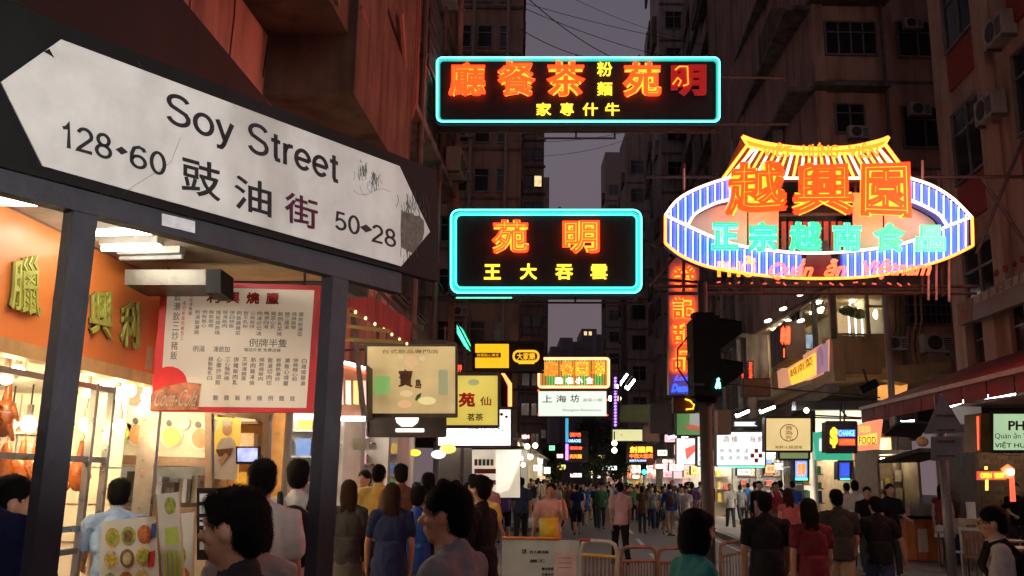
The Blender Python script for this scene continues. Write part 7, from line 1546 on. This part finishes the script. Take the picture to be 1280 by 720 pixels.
handbag(r10, 'black handbag hanging from the woman in the navy tunic', black, i10[2], 'l')
person(502, 580, 11.0, 15, 'tall man with dark hair behind the woman in the navy tunic', brown, darkg, 3, ground=PZ, height=1.78)
person(523, 606, 9.6, -6, 'boy in a royal blue tee shirt and khaki shorts', bluec, khaki, 2, bottom='shorts', ground=0.0)
person(536, 590, 11.2, 10, 'man in black seen from behind over the boy in blue', black, darkg, 3, ground=0.12)
person(602, 593, 8.2, 62, 'man in black facing left behind the older man in grey', black, black, 3, hair='messy', ground=0.05)
person(555, 598, 12.5, 30, 'person in dark grey between the boy in blue and the older man', darkg, darkg, 2, ground=0.05)
# --- middle distance
person(631, 596, 26.5, 8, 'man in a purple shirt and black shorts walking away', purple, black, 0, bottom='shorts', vox=.016)
person(652, 590, 25.0, -4, 'tall man in a dark blue shirt beside the purple shirt', cloth('slate', (.03, .05, .09)), darkg, 1, vox=.016, height=1.83, build=1.1)
r11, i11 = person(689, 603, 15.0, 172, 'man in a pink shirt facing us with a phone at his ear', cloth('pale_pink', (.52, .30, .26)), khaki, dict(leg=((3, 3), (-3, 5)), arm=((40, 14, 118), (8, 12, 30)), inward=2), vox=.013, build=1.08)
m = MB(); m.tube([(0, .235, .78), (0, .235, 1.12)], [.14, .14], 4); m = MB(); m.prism([(-.15, .17, .74), (.15, .17, .74), (.16, .17, 1.16), (-.13, .17, 1.18)], Vector((0, .09, 0)))
held('bag', 'bright yellow bag held in front by the man in the pink shirt', 'bag', m, mat('bag_yellow', (.62, .45, .02), .4, 0, .2, 12, .3), r11, [('handle', MB().tube([(-.06, .2, 1.16), (-.05, .2, 1.26), (.05, .2, 1.26), (.06, .2, 1.16)], .01, 6), mat('bag_yellow', (.62, .45, .02), .4))])
r12, i12 = person(775, 602, 20.5, 4, 'man in a pale pink shirt and black trousers walking away at centre right', cloth('pale_rose', (.52, .36, .34)), black, 0, vox=.014, build=1.05)
person(955, 614, 9.9, -6, 'broad man in a black tee shirt walking away right of the signal pole', black, darkg, 2, vox=.012, build=1.15)
person(985, 610, 16.5, 4, 'woman with long hair in a bare backed rose top', rosec, jean, 2, 'f', 'tank', hair='long', haircol=hairb, sk=skin2)
r13, i13 = person(1011, 622, 9.6, 3, 'woman with long hair in a maroon dress between the two black shirts', maroon, black, 2, 'f', 'dress', 'none', 'long', vox=.013, build=1.12)
handbag(r13, 'dark bag hanging beside the maroon dress', black, i13[2], 'r')
person(1045, 611, 12.0, -4, 'man in a dark grey tee shirt and khaki shorts on the right', cloth('charcoal', (.022, .026, .022)), khaki, 2, bottom='shorts', vox=.013, build=1.12)
person(1094, 620, 12.2, 5, 'man in a black shirt and jeans with arms held away from his sides', black, jean, A_((8, 26, 18), (-10, 26, 16), ((14, 6), (-12, 18))), vox=.013, build=1.1)
person(1068, 600, 18.8, -20, 'man in a white shirt near the corner shops', white, darkg, 2, ground=PZ)
person(1083, 608, 17.5, 170, 'staff member in a black tee shirt handing out leaflets', black, darkg, A_((30, 10, 50), (25, 8, 40)), ground=PZ, sk=skin2)
r14, i14 = person(1111, 604, 17.2, 185, 'staff member in a black printed tee shirt beside the lamp column', black, darkg, A_((15, 10, 60), (20, 8, 50)), ground=PZ, sk=skin2)
person(1176, 605, 19.8, -25, 'woman in a white skirt and dark red top standing by the counter', cloth('darkred', (.16, .03, .03)), white, 3, 'f', 'tank', 'skirt', 'long', ground=PZ, sk=skin2)
person(1185, 612, 20.6, -40, 'person in jeans behind the woman in the white skirt', brown, jean, 3, ground=PZ)
SEAT = dict(leg=((82, 85), (80, 84)), arm=((20, 8, 55), (22, 8, 60)))
def sitter(px, ytop, d, deg, label, c1, **k):
    r_, i_ = person(px, ytop, d, deg, label, c1, darkg, SEAT, ground=PZ, height=1.30, **k); return r_
def stool(x, y, label): t = thing('stool', label, 'stool', (x, y, PZ), 'stools on the right pavement'); MB().cyl((x, y, PZ+.41), (x, y, PZ+.45), .17, 14).obj('seat', brn, t); [MB().cyl((x+.12*a, y+.12*b_, PZ), (x+.1*a, y+.1*b_, PZ+.41), .014, 6).obj('leg', steel, t) for a in (-1, 1) for b_ in (-1, 1)]; return t
for px, d, deg, lab, c in ((1241, 15.2, 20, 'diner in a dark suit seated at an outdoor table', black), (1272, 17.0, 170, 'diner in black facing us at the right edge', black), (1200, 20.3, 60, 'seated woman in a brown top near the pale carton', brown)):
    s = sitter(px, 0, d, deg, lab, c); 
    stool(s.location.x, d, 'stool under the %s' % lab.replace(' seated', '')[:44])
person(1268, 603, 20.0, 175, 'waiter in black standing inside the right hand restaurant', black, darkg, A_((20, 8, 60), (20, 8, 55)), ground=PZ, sk=skin2)
person(912, 604, 36, 175, 'man in a white shirt facing us far along the right kerb', white, darkg, 0, vox=.02); person(925, 606, 38, 10, 'person in grey beside the white shirt at the right kerb', grey, darkg, 1, vox=.02); person(935, 603, 40, 5, 'man in a bright blue shirt before the checked lightbox shop', cloth('brightblue', (.03, .15, .5)), darkg, 2, vox=.02)
person(946, 603, 41, 15, 'person in pale pink beside the bright blue shirt', pink, darkg, 1, 'f', vox=.02); person(865, 603, 33, -10, 'man in a dark purple shirt walking away left of the signal pole', cloth('plum', (.05, .02, .06)), darkg, 2, vox=.018, build=1.1)
person(975, 600, 27, 8, 'person in black far behind the rose top', black, darkg, 1, vox=.02, ground=PZ); person(1058, 603, 23, 0, 'customer at the pharmacy front', lgrey, darkg, 2, vox=.02, ground=PZ)
# --- the crowd: copies of a few walkers
cm = [('black', black), ('white', white), ('grey', grey), ('navy', navy), ('pink', pink), ('blue', bluec), ('maroon', maroon), ('cream', cloth('cream', (.5, .42, .3))), ('brown', brown), ('green', green_), ('yellow', yellow), ('red', cloth('red', (.32, .03, .03)))]
bm2 = [darkg, jean, khaki, black, brown]
protos = []
for i, (pz_, sx_, tp_, bt_, hr_) in enumerate(((0, 'm', 'tee', 'trousers', 'short'), (1, 'm', 'tee', 'shorts', 'short'), (2, 'f', 'tee', 'trousers', 'long'), (0, 'f', 'tank', 'skirt', 'bun'), (1, 'm', 'long', 'trousers', 'messy'), (2, 'f', 'tunic', 'trousers', 'bob'))):
    ms, low, _i = figure(WALK[pz_], sx_, tp_, bt_, hr_, 0, 0, 1.0, .026, False, False)
    for me in ms.values(): me.materials.clear(); me.materials.append(black); me.polygons.foreach_set('use_smooth', [True]*len(me.polygons))
    protos.append((ms, low, sx_, tp_, bt_, hr_))
random.seed(77); ncr = [0]
taken = []
def crowdman(x, y, deg, zone, g=0.0):
    ms, low, sx_, tp_, bt_, hr_ = random.choice(protos); cn, cmat = random.choice(cm); k = random.uniform(.93, 1.04)*(.95 if sx_ == 'f' else 1.0)
    lab = '%s in %s %s walking %s in the %s' % ('woman' if sx_ == 'f' else 'man', cn, {'tee': 'tee shirt', 'tank': 'vest and skirt', 'long': 'long sleeved shirt', 'tunic': 'tunic'}[tp_], 'away' if abs(deg) < 90 else 'towards us', zone)
    r_ = thing('person', lab, 'person', (x, y, g-low*k), 'crowd far down the street', math.radians(deg)); r_.scale = (k, k, k)
    for key, me in ms.items():
        o = bpy.data.objects.new({'skin': 'body', 'top': 'shirt', 'bottom': 'skirt' if bt_ == 'skirt' else bt_, 'shoe': 'shoes', 'hair': 'hair'}[key], me); COL.objects.link(o); o.parent = r_
        o.material_slots[0].link = 'OBJECT'; o.material_slots[0].material = {'skin': random.choice([skinm, skin2]), 'top': cmat, 'bottom': random.choice(bm2), 'shoe': shoem, 'hair': random.choice([hairm, hairm, hairb])}[key]
    crowdbag(r_, y)
def crowdbag(rt, y):
    # a shoulder bag or pack for some walkers
    ncr[0] += 1
    if ncr[0] % 4: return
    back = ncr[0] % 8 == 0
    b = MB().ell((0, -.19, 1.17) if back else (.24, -.02, .86), (.14, .10, .2) if back else (.06, .15, .14), 10, 7); st = MB()
    if back:
        for s_ in (-1, 1): st.tube([(s_*.11, -.14, 1.34), (s_*.12, 0, 1.45), (s_*.13, .12, 1.3)], .02, 5)
    else: st.tube([(.22, -.1, .96), (.0, -.12, 1.40), (-.10, 0, 1.455), (.02, .13, 1.3), (.22, .06, .96)], .014, 5)
    cn_, c = random.choice([('black', black), ('brown', brown), ('pink', hotpink), ('blue', bluec), ('white', white), ('maroon', maroon), ('yellow', yellow)])
    held('backpack' if back else 'shoulder_bag', 'small %s %s carried by a walker in the far crowd' % (cn_, 'backpack' if back else 'shoulder bag'), 'backpack' if back else 'bag', b, c, rt, [('strap', st, c)])['group'] = 'bags carried in the crowd'
n = 0; tries = 0
while n < 175 and tries < 4000:
    tries += 1; y = random.choice([random.uniform(31, 60), random.uniform(42, 100)]); px = random.uniform(655, 905) if y > 38 else random.choice([random.uniform(692, 755), random.uniform(800, 860), random.uniform(560, 610)])
    x = P(px, 600, y).x
    if y < 60 and 742 < px < 800 and random.random() < .7: continue
    if any((x-a)**2+(y-b)**2 < .36 for a, b in taken): continue
    if x > stx(KR, y)+1.5 or x < stx(KL, y)-1.5: continue
    taken.append((x, y)); gz = PZ if (x > stx(KR+.13, y) or (x < stx(KL-.13, y) and y > 33)) else 0.0
    zone = ('left' if px < 715 else 'middle' if px < 800 else 'right')+(' of the nearer crowd' if y < 48 else ' of the far crowd' if y < 75 else ' of the farthest crowd')
    crowdman(x, y, random.choice([random.uniform(-25, 25), random.uniform(155, 205)]), zone, gz); n += 1
for i in range(16):
    y = random.uniform(23, 44); px = random.uniform(930, 1010); x = P(px, 600, y).x
    if any((x-a)**2+(y-b)**2 < .4 for a, b in taken) or x > stx(RX-.3, y): continue
    taken.append((x, y)); crowdman(x, y, random.choice([random.uniform(-20, 20), random.uniform(160, 200)]), 'crowd below the seal sign', PZ if x > stx(KR+.13, y) else 0)
for i in range(9):
    y = random.uniform(12.5, 21); px = random.uniform(505, 620); x = P(px, 600, y).x
    if any((x-a)**2+(y-b)**2 < .4 for a, b in taken): continue
    taken.append((x, y)); crowdman(x, y, random.uniform(-30, 30), 'crowd before the left shops', PZ if x < stx(KL-.13, y) and y < 24 else 0)

bpy.data.scenes.remove(TS)
